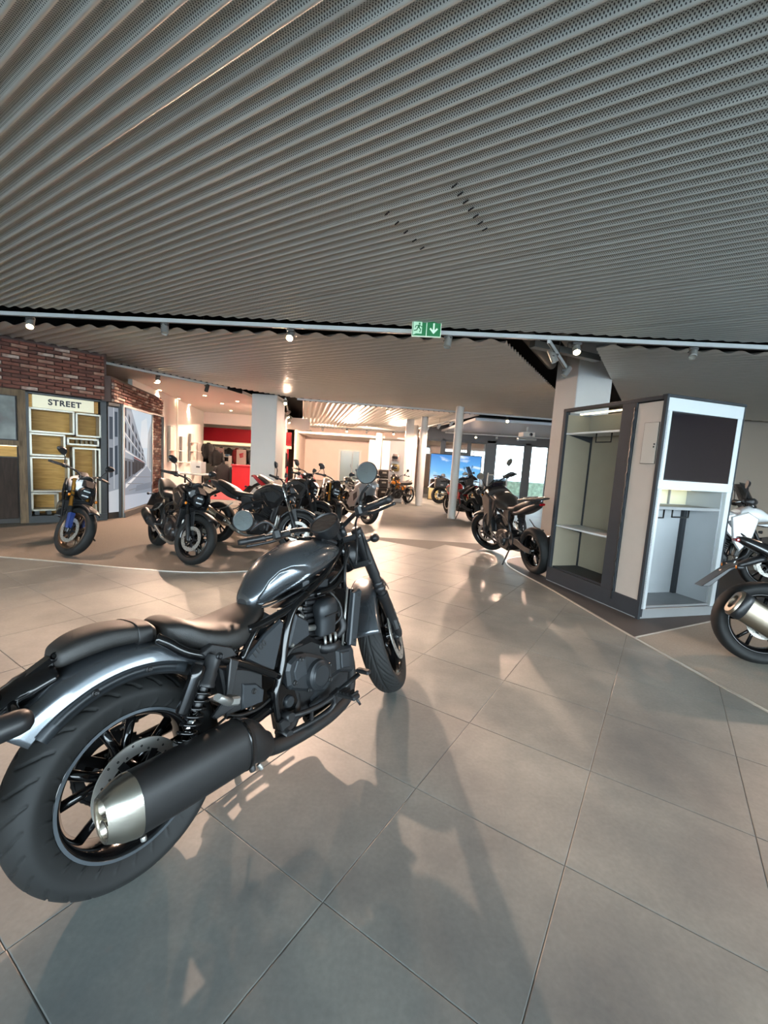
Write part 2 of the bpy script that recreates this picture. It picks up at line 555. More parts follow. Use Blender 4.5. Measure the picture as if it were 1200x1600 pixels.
# ---------------------------------------------------------------- ceilings of perforated corrugated sheet
def clip_range(poly, o, d):
    """parameter range of the line o + t d inside a convex polygon."""
    t0, t1 = -1e9, 1e9
    n = len(poly)
    cx = sum(p[0] for p in poly)/n; cy = sum(p[1] for p in poly)/n
    for i in range(n):
        a, b = poly[i], poly[(i+1) % n]
        nx, ny = b[1]-a[1], a[0]-b[0]
        if (cx-a[0])*nx + (cy-a[1])*ny > 0: nx, ny = -nx, -ny
        den = d.x*nx + d.y*ny
        num = (a[0]-o.x)*nx + (a[1]-o.y)*ny
        if abs(den) < 1e-9:
            if num < 0: return None
            continue
        t = num/den
        if den > 0: t1 = min(t1, t)
        else: t0 = max(t0, t)
    return (t0, t1) if t1 > t0 + 0.01 else None
def corrugated(label, poly, rib, z, pitch=0.076, depth=0.021, ribs=13, phase=0.0, seg=8, m=None):
    root = structure('ceiling', label)
    rib = V((rib[0], rib[1], 0)).normalized()
    acr = V((rib.y, -rib.x, 0))
    ss = [acr.x*p[0] + acr.y*p[1] for p in poly]
    s0 = math.floor((min(ss)-phase)/(pitch*ribs))*pitch*ribs + phase
    while s0 < max(ss):
        mb = MB(); uvs = []
        prev = None
        N = ribs*seg
        for k in range(N+2):
            s = s0 + k*pitch/seg
            zz = z + depth*0.5*math.cos(2*PI*(s)/pitch) * -1 + (0.0035 if k < seg*0.6 else 0)
            r = clip_range(poly, acr*s, rib)
            cur = None
            if r:
                cur = ((acr*s + rib*r[0]) + V((0,0,zz)), (acr*s + rib*r[1]) + V((0,0,zz)), r, s)
            if prev and cur:
                o = len(mb.v)
                mb.add([prev[0], prev[1], cur[1], cur[0]], [(0,1,2,3)], True)
                uvs += [(prev[2][0], prev[3]), (prev[2][1], prev[3]), (cur[2][1], cur[3]), (cur[2][0], cur[3])]
            prev = cur
        s0 += ribs*pitch
        if len(mb.f) < 3: continue
        me = mb.mesh('sheet')
        ul = me.uv_layers.new(name='sheet')
        for i, lp in enumerate(me.loops):
            ul.data[i].uv = uvs[lp.vertex_index]
        import bmesh
        bm = bmesh.new(); bm.from_mesh(me)
        bmesh.ops.remove_doubles(bm, verts=bm.verts, dist=1e-5)
        bm.to_mesh(me); bm.free()
        me.materials.append(m or M_SHEET)
        o = bpy.data.objects.new('sheet', me)
        COL.objects.link(o); o.parent = root
    return root
ZC = 2.9
P1 = [(-8, -4.6), (9.5, -4.6), (9.5, 4.6), (-8, 5.55)]
P2 = [(-6.25, 6.22), (1.33, 5.47), (5.55, 12.6), (5.6, 12.95), (2.0, 12.4), (-2.4, 11.85), (-3.94, 10.47), (-5.43, 8.26)]
P3 = [(2.39, 5.41), (9.5, 4.95), (9.5, 10.5), (5.57, 10.5)]
P4 = [(-2.45, 12.3), (2.6, 12.9), (2.2, 16.0), (0.8, 23.0), (-4.5, 23.0)]
CE1 = corrugated('near corrugated perforated metal ceiling field overhead', P1, D2, ZC, phase=0.28)
CE2 = corrugated('corrugated metal ceiling field beyond the first track rail', P2, D2, ZC, pitch=0.14, depth=0.048, ribs=7, m=M_SHEET_LIT)
CE3 = corrugated('corrugated metal ceiling field above the kiosk', P3, D2, ZC, pitch=0.14, depth=0.04, ribs=7, m=M_SHEET_LIT)
CE4 = corrugated('far corrugated ceiling field with ribs running away', P4, (-0.19, 0.98, 0), ZC, pitch=0.152, depth=0.04, ribs=7, m=M_SHEET_LIT)
# gaps where two sheet lengths meet, one for each rib
def lap_gaps(p0, p1, n):
    for k in range(n):
        t = k/(n-1)
        c = V(p0).lerp(V(p1), t)
        q = c.dot(D1)
        MB().box((c.x, c.y, ZC-0.012), (0.007, 0.044, 0.006), rotz3(math.atan2(D2.y, D2.x) + PI/2 - 0.45)).build('lap_gap', M_VOID, CE1)
lap_gaps((0.27, 2.58, 0), (0.53, 3.0, 0), 7)
lap_gaps((-0.10, 2.89, 0), (0.15, 3.3, 0), 5)

def slab(name, poly, z0, z1, m, label):
    o = flat(name, poly, z0, z1, m)
    tag(o, label, kind='structure'); return o
slab('ceiling_void', [(-16, -7), (12, -7), (12, 30), (-16, 30)], 3.45, 3.6, M_VOID, 'dark slab above the open ceiling joints')
slab('ceiling_left', [(-6.35, 6.25), (-5.53, 8.3), (-4.05, 10.55), (-3.85, 11.4), (-3.7, 14), (-4.7, 27), (-16, 27), (-16, 6.25)], 2.88, 2.95, M_PLASTER, 'smooth white plaster ceiling of the left shop area')
slab('ceiling_right', [(2.5, 13.0), (5.6, 13.1), (12, 13.1), (12, 18.4), (2.1, 18.4)], 2.74, 2.82, mat('cool_white', '#cfd4dc', 0.6), 'smooth white ceiling by the far windows')
slab('ceiling_far', [(-4.7, 22.6), (1.2, 22.6), (2.1, 18.4), (4, 18.4), (4, 27), (-4.7, 27)], 2.55, 2.65, M_PLASTER, 'lower smooth ceiling at the far wall')
slab('trim_4', [(-6.3, 6.3), (-5.5, 8.28), (-4.0, 10.52), (-3.82, 11.4), (-3.86, 11.4), (-4.05, 10.55), (-5.55, 8.3), (-6.35, 6.3)], 2.86, 3.45, M_VOID, 'dark edge board beside the left track')
# ducts showing in the ceiling joint
def duct(label, p0, p1, r):
    o = MB().cyl(p0, p1, r, n=14).build('air_duct', M_DUCT); return tag(o, label, 'duct')
duct('grey round duct in the ceiling joint, left of two', (1.62, 5.72, 3.10), (2.55, 7.3, 3.10), 0.08)
duct('grey round duct in the ceiling joint, right of two', (2.02, 5.68, 3.2), (2.75, 6.9, 3.2), 0.07)
tag(MB().box((2.3, 6.05, 2.98), (1.2, 0.10, 0.08), rotz3(R(25))).build('roof_beam', M_DUCT), 'grey steel beam crossing the ceiling joint', 'beam')
tag(MB().box((-1.5, 5.62, 3.3), (9, 0.1, 0.2), rotz3(R(-3.5))).build('roof_beam', M_VOID), 'dark beam above the first track rail', 'beam')

# ---------------------------------------------------------------- walls
def wall(name, p0, p1, z0, z1, th, m, label=None):
    """wall from p0 to p1; the room side is on the right of the direction."""
    d = V((p1[0]-p0[0], p1[1]-p0[1], 0)); L = d.length
    o = MB().box((L/2, th/2, (z0+z1)/2), (L, th, z1-z0)).build(name, m)
    o.location = (p0[0], p0[1], 0); o.rotation_euler = (0, 0, math.atan2(d.y, d.x))
    tag(o, label, kind='structure')
    return o
A0 = V((-7.046, 5.626, 0)); AU = math.atan2(0.712, 0.702)
B0 = V((-4.93, 8.1, 0)); BU = math.atan2(0.978, -0.2085)
BRICKM = [mat('brick_a', '#7d4a3c', 0.85, col2='#5d352c', vscale=9, bump=0.6, bscale=40),
          mat('brick_b', '#6e4033', 0.85, col2='#8a5443', vscale=7, bump=0.6, bscale=40),
          mat('brick_c', '#8d5a48', 0.85, col2='#a98a78', vscale=6, bump=0.6, bscale=40),
          mat('brick_d', '#55332b', 0.85, col2='#6d4437', vscale=8, bump=0.6, bscale=40),
          mat('brick_limed', '#c4b0a2', 0.85, col2='#8a5d4c', vscale=14, bump=0.6, bscale=40)]
BRICKMESH = {}
def brick_mesh(L, mi):
    key = (round(L, 3), mi)
    if key not in BRICKMESH:
        b = MB().box((0, 0, 0), (L, 0.05, 0.046), bev=0.006)
        me = b.mesh('brick'); me.materials.append(BRICKM[mi]); BRICKMESH[key] = me
    return BRICKMESH[key]
NBRICK = [0]
def bricks(parent, x0, x1, z0, z1, y=0.0, rough=0.006):
    row = 0
    z = z0 + 0.03
    L = 0.215
    while z < z1 - 0.02:
        x = x0 - (0.5*L if row % 2 else 0) 
        while x < x1:
            a = max(x, x0); b = min(x + L, x1)
            if b - a > 0.05:
                w = b - a - 0.010
                mi = random.choices(range(5), (5, 4, 3, 4, 2.6))[0]
                o = bpy.data.objects.new('brick', brick_mesh(w if w < L-0.012 else L-0.010, mi))
                COL.objects.link(o); o.parent = parent
                o.location = ((a+b)/2, y + random.uniform(-rough, rough), z)
                o.rotation_euler = (random.uniform(-0.02, 0.02), random.uniform(-0.008, 0.008), random.uniform(-0.03, 0.03))
                NBRICK[0] += 1
            x += L
        z += 0.056
        row += 1
def make_left_walls():
    w = MB()
    w.box((1.31, 0.42, 1.45), (3.32, 0.1, 2.9))
    w.box((1.6, 0.21, 2.51), (2.75, 0.34, 0.78))
    wa = w.build('wall_left', M_MORTAR); wa.location = A0; wa.rotation_euler = (0, 0, AU)
    tag(wa, 'red brick wall above the display units', kind='structure')
    bricks(wa, 0.95, 2.94, 2.12, 2.88, 0.02)
    w = MB().box((1.32, 0.12, 1.27), (2.68, 0.14, 2.54)); w.box((-0.17, 0.12, 2.32), (0.30, 0.14, 0.44))
    wb = w.build('wall_left', M_MORTAR); wb.location = B0; wb.rotation_euler = (0, 0, BU)
    tag(wb, 'lower red brick partition behind the street picture', kind='structure')
    bricks(wb, -0.3, 2.66, 2.1, 2.54, 0.025)
    bricks(wb, 1.76, 2.66, 0.06, 2.08, 0.045)
make_left_walls()
wall('wall_left', (-6.35, 12.45), (-7.45, 17.7), 0, 2.88, 0.12, M_WHITE, 'white wall with slatted shelf panels')
wall('wall_left', (-6.0, 10.3), (-6.35, 12.45), 0, 2.88, 0.1, M_WHITE, 'white wall beside the brick partition')
wall('wall_partition', (-7.45, 17.7), (-3.2, 17.7), 2.42, 2.88, 0.12, mat('header_white', '#dccfc7', 0.6), 'white header above the clothing shop opening')
wall('wall_back', (-12, 21.2), (-4.9, 21.2), 0, 2.88, 0.1, M_WHITE, 'back wall of the clothing shop')
wall('wall_far', (-15, 27), (4, 27), 0, 3.45, 0.12, M_PINK, 'pale blush far wall')
wall('wall_side', (-4.6, 22), (-5.1, 27), 0, 2.88, 0.1, M_PINK, 'short blush return wall beside the red portal')
wall('wall_far', (-1.05, 24.2), (1.2, 24.2), 0, 2.55, 0.1, mat('bright_panel_white', '#e8ecec', 0.5), 'white partition left of the helmet board')
wall('wall_right', (6.6, 10.8), (12, 10.8), 0, 3.45, 0.12, M_BEIGE, 'beige wall right of the kiosk')
wall('wall_right', (6.6, 18.3), (6.6, 10.8), 0, 3.45, 0.12, M_BEIGE, 'beige return wall at the window end')
wall('wall_end', (4, 27), (4, 18.4), 0, 3.45, 0.1, M_PINK, 'end wall beyond the sky picture')
wall('wall_left', (-8.3, -7), (-8.3, 6.0), 0, 3.45, 0.1, M_BEIGE, 'beige wall left of the camera')
wall('wall_left', (-14, 5.0), (-14, 28), 0, 3.45, 0.1, M_WHITE, 'outer left wall')
wall('wall_left', (-14, 6.2), (-7.3, 6.2), 0, 3.45, 0.1, M_WHITE, 'cross wall behind the brick units')
# open glass fronts behind and to the right of the viewer: slim mullions and a header
def facade(p0, p1, n, label):
    root = structure('window_front', label)
    a, b = V(p0), V(p1)
    for k in range(n+1):
        p = a.lerp(b, k/n)
        MB().box((p.x, p.y, 1.6), (0.07, 0.07, 3.2)).build('mullion', M_GREYFRAME, root)
    d = (b-a); c = (a+b)/2; ang = math.atan2(d.y, d.x)
    MB().box((c.x, c.y, 3.2), (d.length, 0.1, 0.55), rotz3(ang)).build('header', M_GREYFRAME, root)
facade((-8.3, -4.7, 0), (10, -4.7, 0), 9, 'glass shop front behind the viewer')
facade((10, -4.7, 0), (10, 0.5, 0), 3, 'glass shop front on the right side')
wall('wall_right', (10, 10.8), (10, 0.5), 0, 3.45, 0.12, M_BEIGE, 'beige side wall right of the viewer')
slab('ground_outside', [(-60, -60), (60, -60), (60, 90), (-60, 90)], -0.4, -0.21, mat('pavement', '#8d8f90', 0.9), 'pale pavement outside')

# pillars and posts
def pillar(label, c, sx, sy, z1, m=M_WHITE, rot=0.0, bev=0.012):
    o = MB().box((0, 0, z1/2), (sx, sy, z1), bev=bev).build('pillar', m)
    o.location = (c[0], c[1], 0); o.rotation_euler = (0, 0, rot)
    return tag(o, label, kind='structure')
pillar('wide white pillar left of the far bikes', (-3.28, 11.95), 0.66, 0.85, 2.9)
pillar('narrow white pillar behind the wide one', (-4.0, 16.3), 0.3, 0.5, 2.9)
pillar('square white pillar behind the kiosk', (3.12, 7.35), 0.62, 0.6, 3.45, rot=R(12))
pillar('square white pillar beside the helmet board', (0.72, 15.6), 0.28, 0.3, 2.9)
def column(label, x, y, r, z1):
    o = MB().lathe([(0.001, 0), (r*1.06, 0), (r*1.06, 0.03), (r, 0.034), (r, z1), (0.001, z1)], ax=(0,0,1), n=24).build('column', M_WHITE, sharp=40)
    o.location = (x, y, 0); return tag(o, label, kind='structure')
column('round white column in front of the red bike', 1.78, 11.4, 0.105, 2.9)
column('round white column left of the sky picture', 1.13, 14.4, 0.115, 2.9)
column('round white column farthest from the viewer', -0.44, 21.2, 0.16, 2.7)
column('round white column next to the square helmet pillar', 0.98, 16.6, 0.1, 2.8)

# far windows
def far_window(name, x0, x1, z0, z1, y, label):
    root = structure(name, label)
    f = 0.05
    for (cx, cz, sx, sz) in (((x0+x1)/2, z1-f/2, x1-x0, f), ((x0+x1)/2, z0+f/2, x1-x0, f), (x0+f/2, (z0+z1)/2, f, z1-z0), (x1-f/2, (z0+z1)/2, f, z1-z0)):
        MB().box((cx, y, cz), (sx, 0.08, sz)).build('window_frame', M_GREYFRAME, root)
    MB().box(((x0+x1)/2, y, (z0+z1)/2), (x1-x0-2*f, 0.012, z1-z0-2*f)).build('pane', M_GLASS, root)
    return root
def pane_material():
    m = bpy.data.materials.new('window_glass'); m.use_nodes = True
    nt = m.node_tree; out = nt.nodes['Material Output']
    tr = nt.nodes.new('ShaderNodeBsdfTransparent'); tr.inputs[0].default_value = (0.93, 0.97, 0.98, 1)
    gl = nt.nodes.new('ShaderNodeBsdfGlossy'); gl.inputs['Roughness'].default_value = 0.03
    mx = nt.nodes.new('ShaderNodeMixShader'); mx.inputs[0].default_value = 0.07
    nt.links.new(tr.outputs[0], mx.inputs[1]); nt.links.new(gl.outputs[0], mx.inputs[2]); nt.links.new(mx.outputs[0], out.inputs[0])
    return m
M_GLASS = pane_material()
far_window('window_1', 3.35, 4.05, 0.1, 2.4, 18.1, 'tall far window right of the sky picture')
far_window('window_2', 4.4, 5.62, 0.1, 2.4, 18.1, 'wide far window beside the grey mullion')
far_window('window_3', 5.85, 6.6, 0.1, 2.4, 18.1, 'far window next to the beige wall')
far_window('window_4', 1.3, 2.2, 0.1, 2.4, 18.1, 'far window left behind the sky picture')
far_window('window_5', 2.3, 3.3, 1.9, 2.4, 18.1, 'low strip window above the sky picture')
w = MB()
w.box((3.95, 18.12, 2.93), (5.4, 0.14, 1.05)); w.box((3.95, 18.12, 0.05), (5.4, 0.14, 0.1))
for x0, x1 in ((4.05, 4.4), (5.62, 5.85), (3.3, 3.35), (2.2, 2.3)): w.box(((x0+x1)/2, 18.12, 1.25), (x1-x0, 0.14, 2.5))
w.box((2.8, 18.12, 0.95), (1.0, 0.14, 1.9))
tag(w.build('wall_window', M_GREYFRAME), 'grey wall piers between the far windows', kind='structure')
slab('wall_outside', [(2.5, 24), (12, 24), (12, 24.3), (2.5, 24.3)], 0, 0.75, mat('hedge_green', '#93a088', 0.9, var=0.4, vscale=6), 'low green hedge outside the far windows')
# far doors
def far_door():
    root = structure('door_1', 'grey glazed double door in the far wall')
    g = mat('door_glass_grey', '#7f9396', 0.15, spec=0.6)
    MB().box((-2.95, 26.96, 0.95), (0.10, 0.1, 1.9)).build('door_frame', mat('door_white', '#dcd6d0', 0.5), root)
    MB().box((-1.68, 26.96, 0.95), (0.08, 0.1, 1.9)).build('door_frame', MATS['door_white'], root)
    MB().box((-2.3, 26.96, 1.93), (1.4, 0.1, 0.08)).build('door_frame', MATS['door_white'], root)
    for x, wd in ((-2.52, 0.72), (-1.94, 0.40)):
        l = MB().box((x, 26.93, 0.96), (wd, 0.06, 1.86)).build('door_leaf', g, root)
        MB().box((x+wd/2-0.08, 26.88, 1.0), (0.03, 0.03, 0.2)).build('handle', M_DARKFRAME, l)
far_door()
# ---------------------------------------------------------------- display units
M_STEELG = mat('unit_steel', '#8b8c88', 0.38, metal=0.7, var=0.05, vscale=20)
M_FRAMEW = mat('kiosk_white', '#c9cfd1', 0.4)
M_KPANEL = mat('kiosk_panel', '#988f7d', 0.55, var=0.04, vscale=5, bump=0.1, bscale=300)
M_KGREY = mat('kiosk_grey', '#8b8d8e', 0.5, var=0.03, vscale=5)
M_KBLUE = mat('kiosk_niche', '#a9aeb1', 0.5, var=0.03, vscale=4)
M_KDARK = mat('kiosk_dark', '#33363a', 0.5, spec=0.2, var=0.05, vscale=9)
M_SCREEN = mat('screen_black', '#17131a', 0.06, spec=0.8)
M_BLACKMETAL = mat('black_metal', '#161616', 0.4, metal=0.3)
M_OAK = mat('oak_board', '#cc9f5a', 0.5, spec=0.2, col2='#ab7f42', vscale=5, stretch=(1, 1, 9), bump=0.1)
M_LEDSTRIP = mat('led_strip', '#fff3c8', 0.4, emit=2.0)
M_SIGNBOARD = mat('sign_board', '#e6dfc2', 0.5, emit=0.25)
M_INK = mat('ink_dark', '#23262b', 0.6)

def hanger_bar(parent, a, b, drop, out):
    """black U-shaped clothes bar under a shelf."""
    a, b = V(a), V(b)
    pts = [a, a - V((0, 0, drop)), b - V((0, 0, drop)), b]
    return MB().tube(pts, 0.008, 6).build('clothes_bar', M_BLACKMETAL, parent)

def kiosk():
    t = thing('display_kiosk', 'tall grey display kiosk with screen, shelves and clothes niches', 'kiosk', (2.52, 4.1, 0.0), math.atan2(0.292, 0.956))
    LX, LY, H = 1.0, 1.40, 2.14
    # plinth
    MB().box((LX/2, LY/2, 0.05), (LX-0.01, LY-0.01, 0.1), bev=0.006).build('plinth', M_KGREY, t)
    # core between the niches
    MB().box((LX/2+0.2, 0.46, 1.1), (LX-0.42, 0.06, 2.0)).build('partition', M_KGREY, t)
    # side with open shelves (plane x = 0)
    y0, y1 = 0.50, 1.40
    post = lambda y, w, nm='post': MB().box((0.03, y, H/2+0.01), (0.06, w, H-0.02), bev=0.005).build(nm, M_KDARK, t)
    post(0.016, 0.032); post(0.41, 0.185); post(1.372, 0.056)
    MB().box((0.03, 0.70, H-0.02), (0.062, 1.40, 0.04), bev=0.004).build('top_rail', M_KDARK, t)
    MB().box((0.012, 0.70, 0.10), (0.03, 1.38, 0.17), bev=0.004).build('kick_board', M_KDARK, t)
    # ragged rubber seal along the joint of the two modules
    zz = [0.1 + 0.025*i for i in range(79)]
    MB().tube([(-0.001, 0.338 + 0.005*math.sin(i*2.1) + 0.004*math.sin(i*0.9), z) for i, z in enumerate(zz)], 0.009, 5).build('seal', M_BLACKMETAL, t)
    p = MB().box((0.022, 0.168, 1.10), (0.03, 0.285, 1.98), bev=0.003).build('side_panel', mat('kiosk_side', '#b3a99f', 0.55, var=0.03, vscale=5), t)
    h = MB().box((0.0035, 0.124, 1.70), (0.009, 0.156, 0.385), bev=0.002).build('hatch', mat('hatch_panel', '#b4aea5', 0.5), p)
    MB().box((0.005, 0.124, 1.70), (0.006, 0.162, 0.391)).build('hatch_gap', M_BLACKMETAL, p)
    MB().box((-0.003, 0.066, 1.69), (0.01, 0.016, 0.012), bev=0.002).build('lock', M_BLACKMETAL, p)
    MB().box((-0.003, 0.070, 1.665), (0.01, 0.010, 0.018), bev=0.002).build('lock', M_BLACKMETAL, p)
    D = 0.42
    MB().box((D, 0.935, 1.12), (0.02, 0.87, 1.9)).build('back_panel', M_KPANEL, t)
    for y in (0.508, 1.350):
        MB().box((D/2+0.02, y, 1.12), (D-0.03, 0.014, 1.9)).build('cheek', M_KPANEL, t)
    MB().box((D-0.014, 1.335, 1.12), (0.02, 0.02, 1.9)).build('corner_strip', M_KDARK, t)
    MB().box((D-0.014, 0.525, 1.12), (0.02, 0.02, 1.9)).build('corner_strip', M_KDARK, t)
    MB().box((D/2+0.02, 0.93, 0.19), (D-0.04, 0.84, 0.02)).build('niche_floor', M_KDARK, t)
    for z in (1.84, 0.715):
        s = MB().box((0.20, 0.93, z), (0.34, 0.835, 0.022), bev=0.003).build('shelf', M_FRAMEW, t)
        for y in (0.54, 1.32):
            MB().prism([(0.05, z-0.012), (0.40, z-0.012), (0.40, z-0.09)], y-0.004, y+0.004).build('shelf_bracket', M_KDARK, s)
    hanger_bar(t, (0.06, 0.66, 1.83), (0.06, 0.88, 1.83), 0.10, 0)
    # perforated screen above the top shelf
    ps = MB().box((0.36, 0.93, 1.97), (0.008, 0.82, 0.23)).build('perforated_panel', mat('perf_panel', '#a9a496', 0.4, metal=0.4, bump=0.8, bscale=240), t)
    MB().box((0.2, 0.93, 2.085), (0.03, 0.8, 0.016)).build('light_strip', M_LEDSTRIP, t)
    # front with the screen (plane y = 0)
    def front(nm, x0, x1, z0, z1, m=M_FRAMEW, y=0.0, th=0.05):
        return MB().box(((x0+x1)/2, y+th/2, (z0+z1)/2), (x1-x0, th, z1-z0), bev=0.004).build(nm, m, t)
    front('corner_post', -0.004, 0.024, 0.0, H, M_KDARK, -0.012, 0.04)
    front('front_frame', 0.024, 0.09, 0.10, H-0.02)
    front('front_frame', 0.935, 1.0, 0.10, H-0.02)
    front('front_frame', 0.024, 1.0, 2.0, H-0.02, y=-0.002)
    front('front_frame', 0.024, 1.0, 1.275, 1.36, y=-0.002)
    front('cap_strip', -0.004, 1.004, H-0.02, H+0.006, M_KDARK, -0.014, 0.06)
    front('corner_post', 0.992, 1.006, 0.0, H, M_KDARK, -0.008, 0.04)
    s = front('screen_bezel', 0.085, 0.94, 1.352, 2.006, mat('bezel', '#0d0d0f', 0.25), 0.006, 0.04)
    MB().box((0.5125, 0.003, 1.68), (0.82, 0.006, 0.62)).build('screen_glass', M_SCREEN, s)
    front('screen_housing', 0.08, 0.94, 1.3, 2.08, M_KGREY, 0.05, 0.12)
    # lower niche
    MB().box((0.51, 0.42, 0.69), (0.86, 0.02, 1.18)).build('niche_back', M_KBLUE, t)
    MB().box((0.93, 0.23, 0.69), (0.014, 0.38, 1.18)).build('niche_cheek', M_KBLUE, t)
    MB().box((0.094, 0.23, 0.69), (0.014, 0.38, 1.18)).build('niche_cheek', M_KBLUE, t)
    MB().box((0.90, 0.395, 0.6), (0.05, 0.045, 0.98)).build('corner_strip', M_KDARK, t)
    MB().box((0.51, 0.22, 0.115), (0.84, 0.40, 0.02)).build('niche_floor', M_KGREY, t)
    MB().box((0.51, 0.20, 1.287), (0.84, 0.38, 0.016)).build('niche_top', M_FRAMEW, t)
    sh = MB().box((0.51, 0.22, 1.092), (0.828, 0.36, 0.03), bev=0.003).build('shelf', M_KGREY, t)
    MB().box((0.51, 0.412, 1.19), (0.82, 0.01, 0.16)).build('shelf_back', mat('cream_panel', '#d8d2b4', 0.5), sh)
    MB().box((0.51, 0.36, 1.27), (0.78, 0.02, 0.012)).build('light_strip', M_LEDSTRIP, t)
    MB().box((0.66, 0.40, 1.19), (0.012, 0.03, 0.16)).build('divider', M_KGREY, sh)
    hanger_bar(t, (0.13, 0.10, 1.08), (0.27, 0.10, 1.08), 0.09, 0)
    hanger_bar(t, (0.50, 0.20, 1.08), (0.72, 0.20, 1.08), 0.09, 0)
    MB().box((0.03+0.47, 1.385, 1.1), (0.93, 0.03, 2.0)).build('rear_panel', M_KGREY, t)
    MB().box((0.985, 0.72, 1.1), (0.03, 1.3, 2.0)).build('outer_panel', M_KGREY, t)
kiosk()

def open_box(parent, x0, x1, z0, z1, depth=0.26, f=0.028, back=M_OAK, y=0.0):
    """steel framed box shelf: four frame bars with an oak back."""
    root = MB()
    root.box(((x0+x1)/2, y+depth/2, z1-f/2), (x1-x0, depth, f)); root.box(((x0+x1)/2, y+depth/2, z0+f/2), (x1-x0, depth, f))
    root.box((x0+f/2, y+depth/2, (z0+z1)/2), (f, depth, z1-z0)); root.box((x1-f/2, y+depth/2, (z0+z1)/2), (f, depth, z1-z0))
    o = root.build('box_shelf', mat('box_frame', '#b9b4a6', 0.4, metal=0.5), parent)
    return o
def street_unit():
    t = thing('street_display_unit', 'tall display unit with oak boxes under a STREET sign', 'display unit', A0, AU)
    x0, x1, H = 1.868, 2.965, 2.1
    MB().box((x0+0.01, 0.17, H/2), (0.05, 0.34, H)).build('side_post', M_DARKFRAME, t)
    MB().box((x1-0.045, 0.17, H/2), (0.09, 0.34, H)).build('side_post', M_DARKFRAME, t)
    MB().box(((x0+x1)/2, 0.17, 0.06), (x1-x0, 0.36, 0.12)).build('plinth', M_DARKFRAME, t)
    MB().box(((x0+x1)/2, 0.17, H-0.012), (x1-x0, 0.34, 0.024)).build('top_board', M_DARKFRAME, t)
    MB().box(((x0+x1)/2, 0.33, 1.05), (x1-x0-0.05, 0.02, 1.95)).build('oak_back', M_OAK, t)
    s = MB().box((2.36, 0.0, 1.967), (0.83, 0.05, 0.2), bev=0.004).build('sign_board', M_SIGNBOARD, t)
    text_mesh('lettering', 'STREET', 0.125, M_INK, s, frame_m((2.368, -0.028, 1.967), (1, 0, 0), (0, 0, 1)), 0.002, 0.0042, 1.12)
    MB().box((1.925, 0.1, 1.967), (0.05, 0.15, 0.2)).build('oak_block', M_OAK, t)
    MB().box((2.81, 0.1, 1.967), (0.07, 0.15, 0.2)).build('oak_block', M_OAK, t)
    for b in ((1.9, 2.50, 1.475, 1.865), (2.515, 2.885, 1.455, 1.852), (1.9, 2.37, 1.10, 1.465), (2.39, 2.85, 1.305, 1.43), (1.9, 2.42, 0.51, 1.085), (2.465, 2.87, 0.12, 1.27), (1.9, 2.265, 0.20, 0.50)):
        open_box(t, *b)
    MB().box((2.80, 0.12, 0.7), (0.018, 0.2, 1.1)).build('inner_bar', MATS['box_frame'], t)
    for k in range(4):
        MB().box((2.56+0.07*k, 0.24, 1.365), (0.03, 0.1, 0.075)).build('block', mat('small_block', '#8e7c5c', 0.5), t)
    for xx in (1.98, 2.14):
        MB().box((xx, 0.16, 0.16), (0.06, 0.2, 0.06)).build('foot_block', M_DARKFRAME, t)
    MB().box((2.35, 0.2, 1.855), (0.8, 0.02, 0.01)).build('light_strip', M_LEDSTRIP, t)
street_unit()
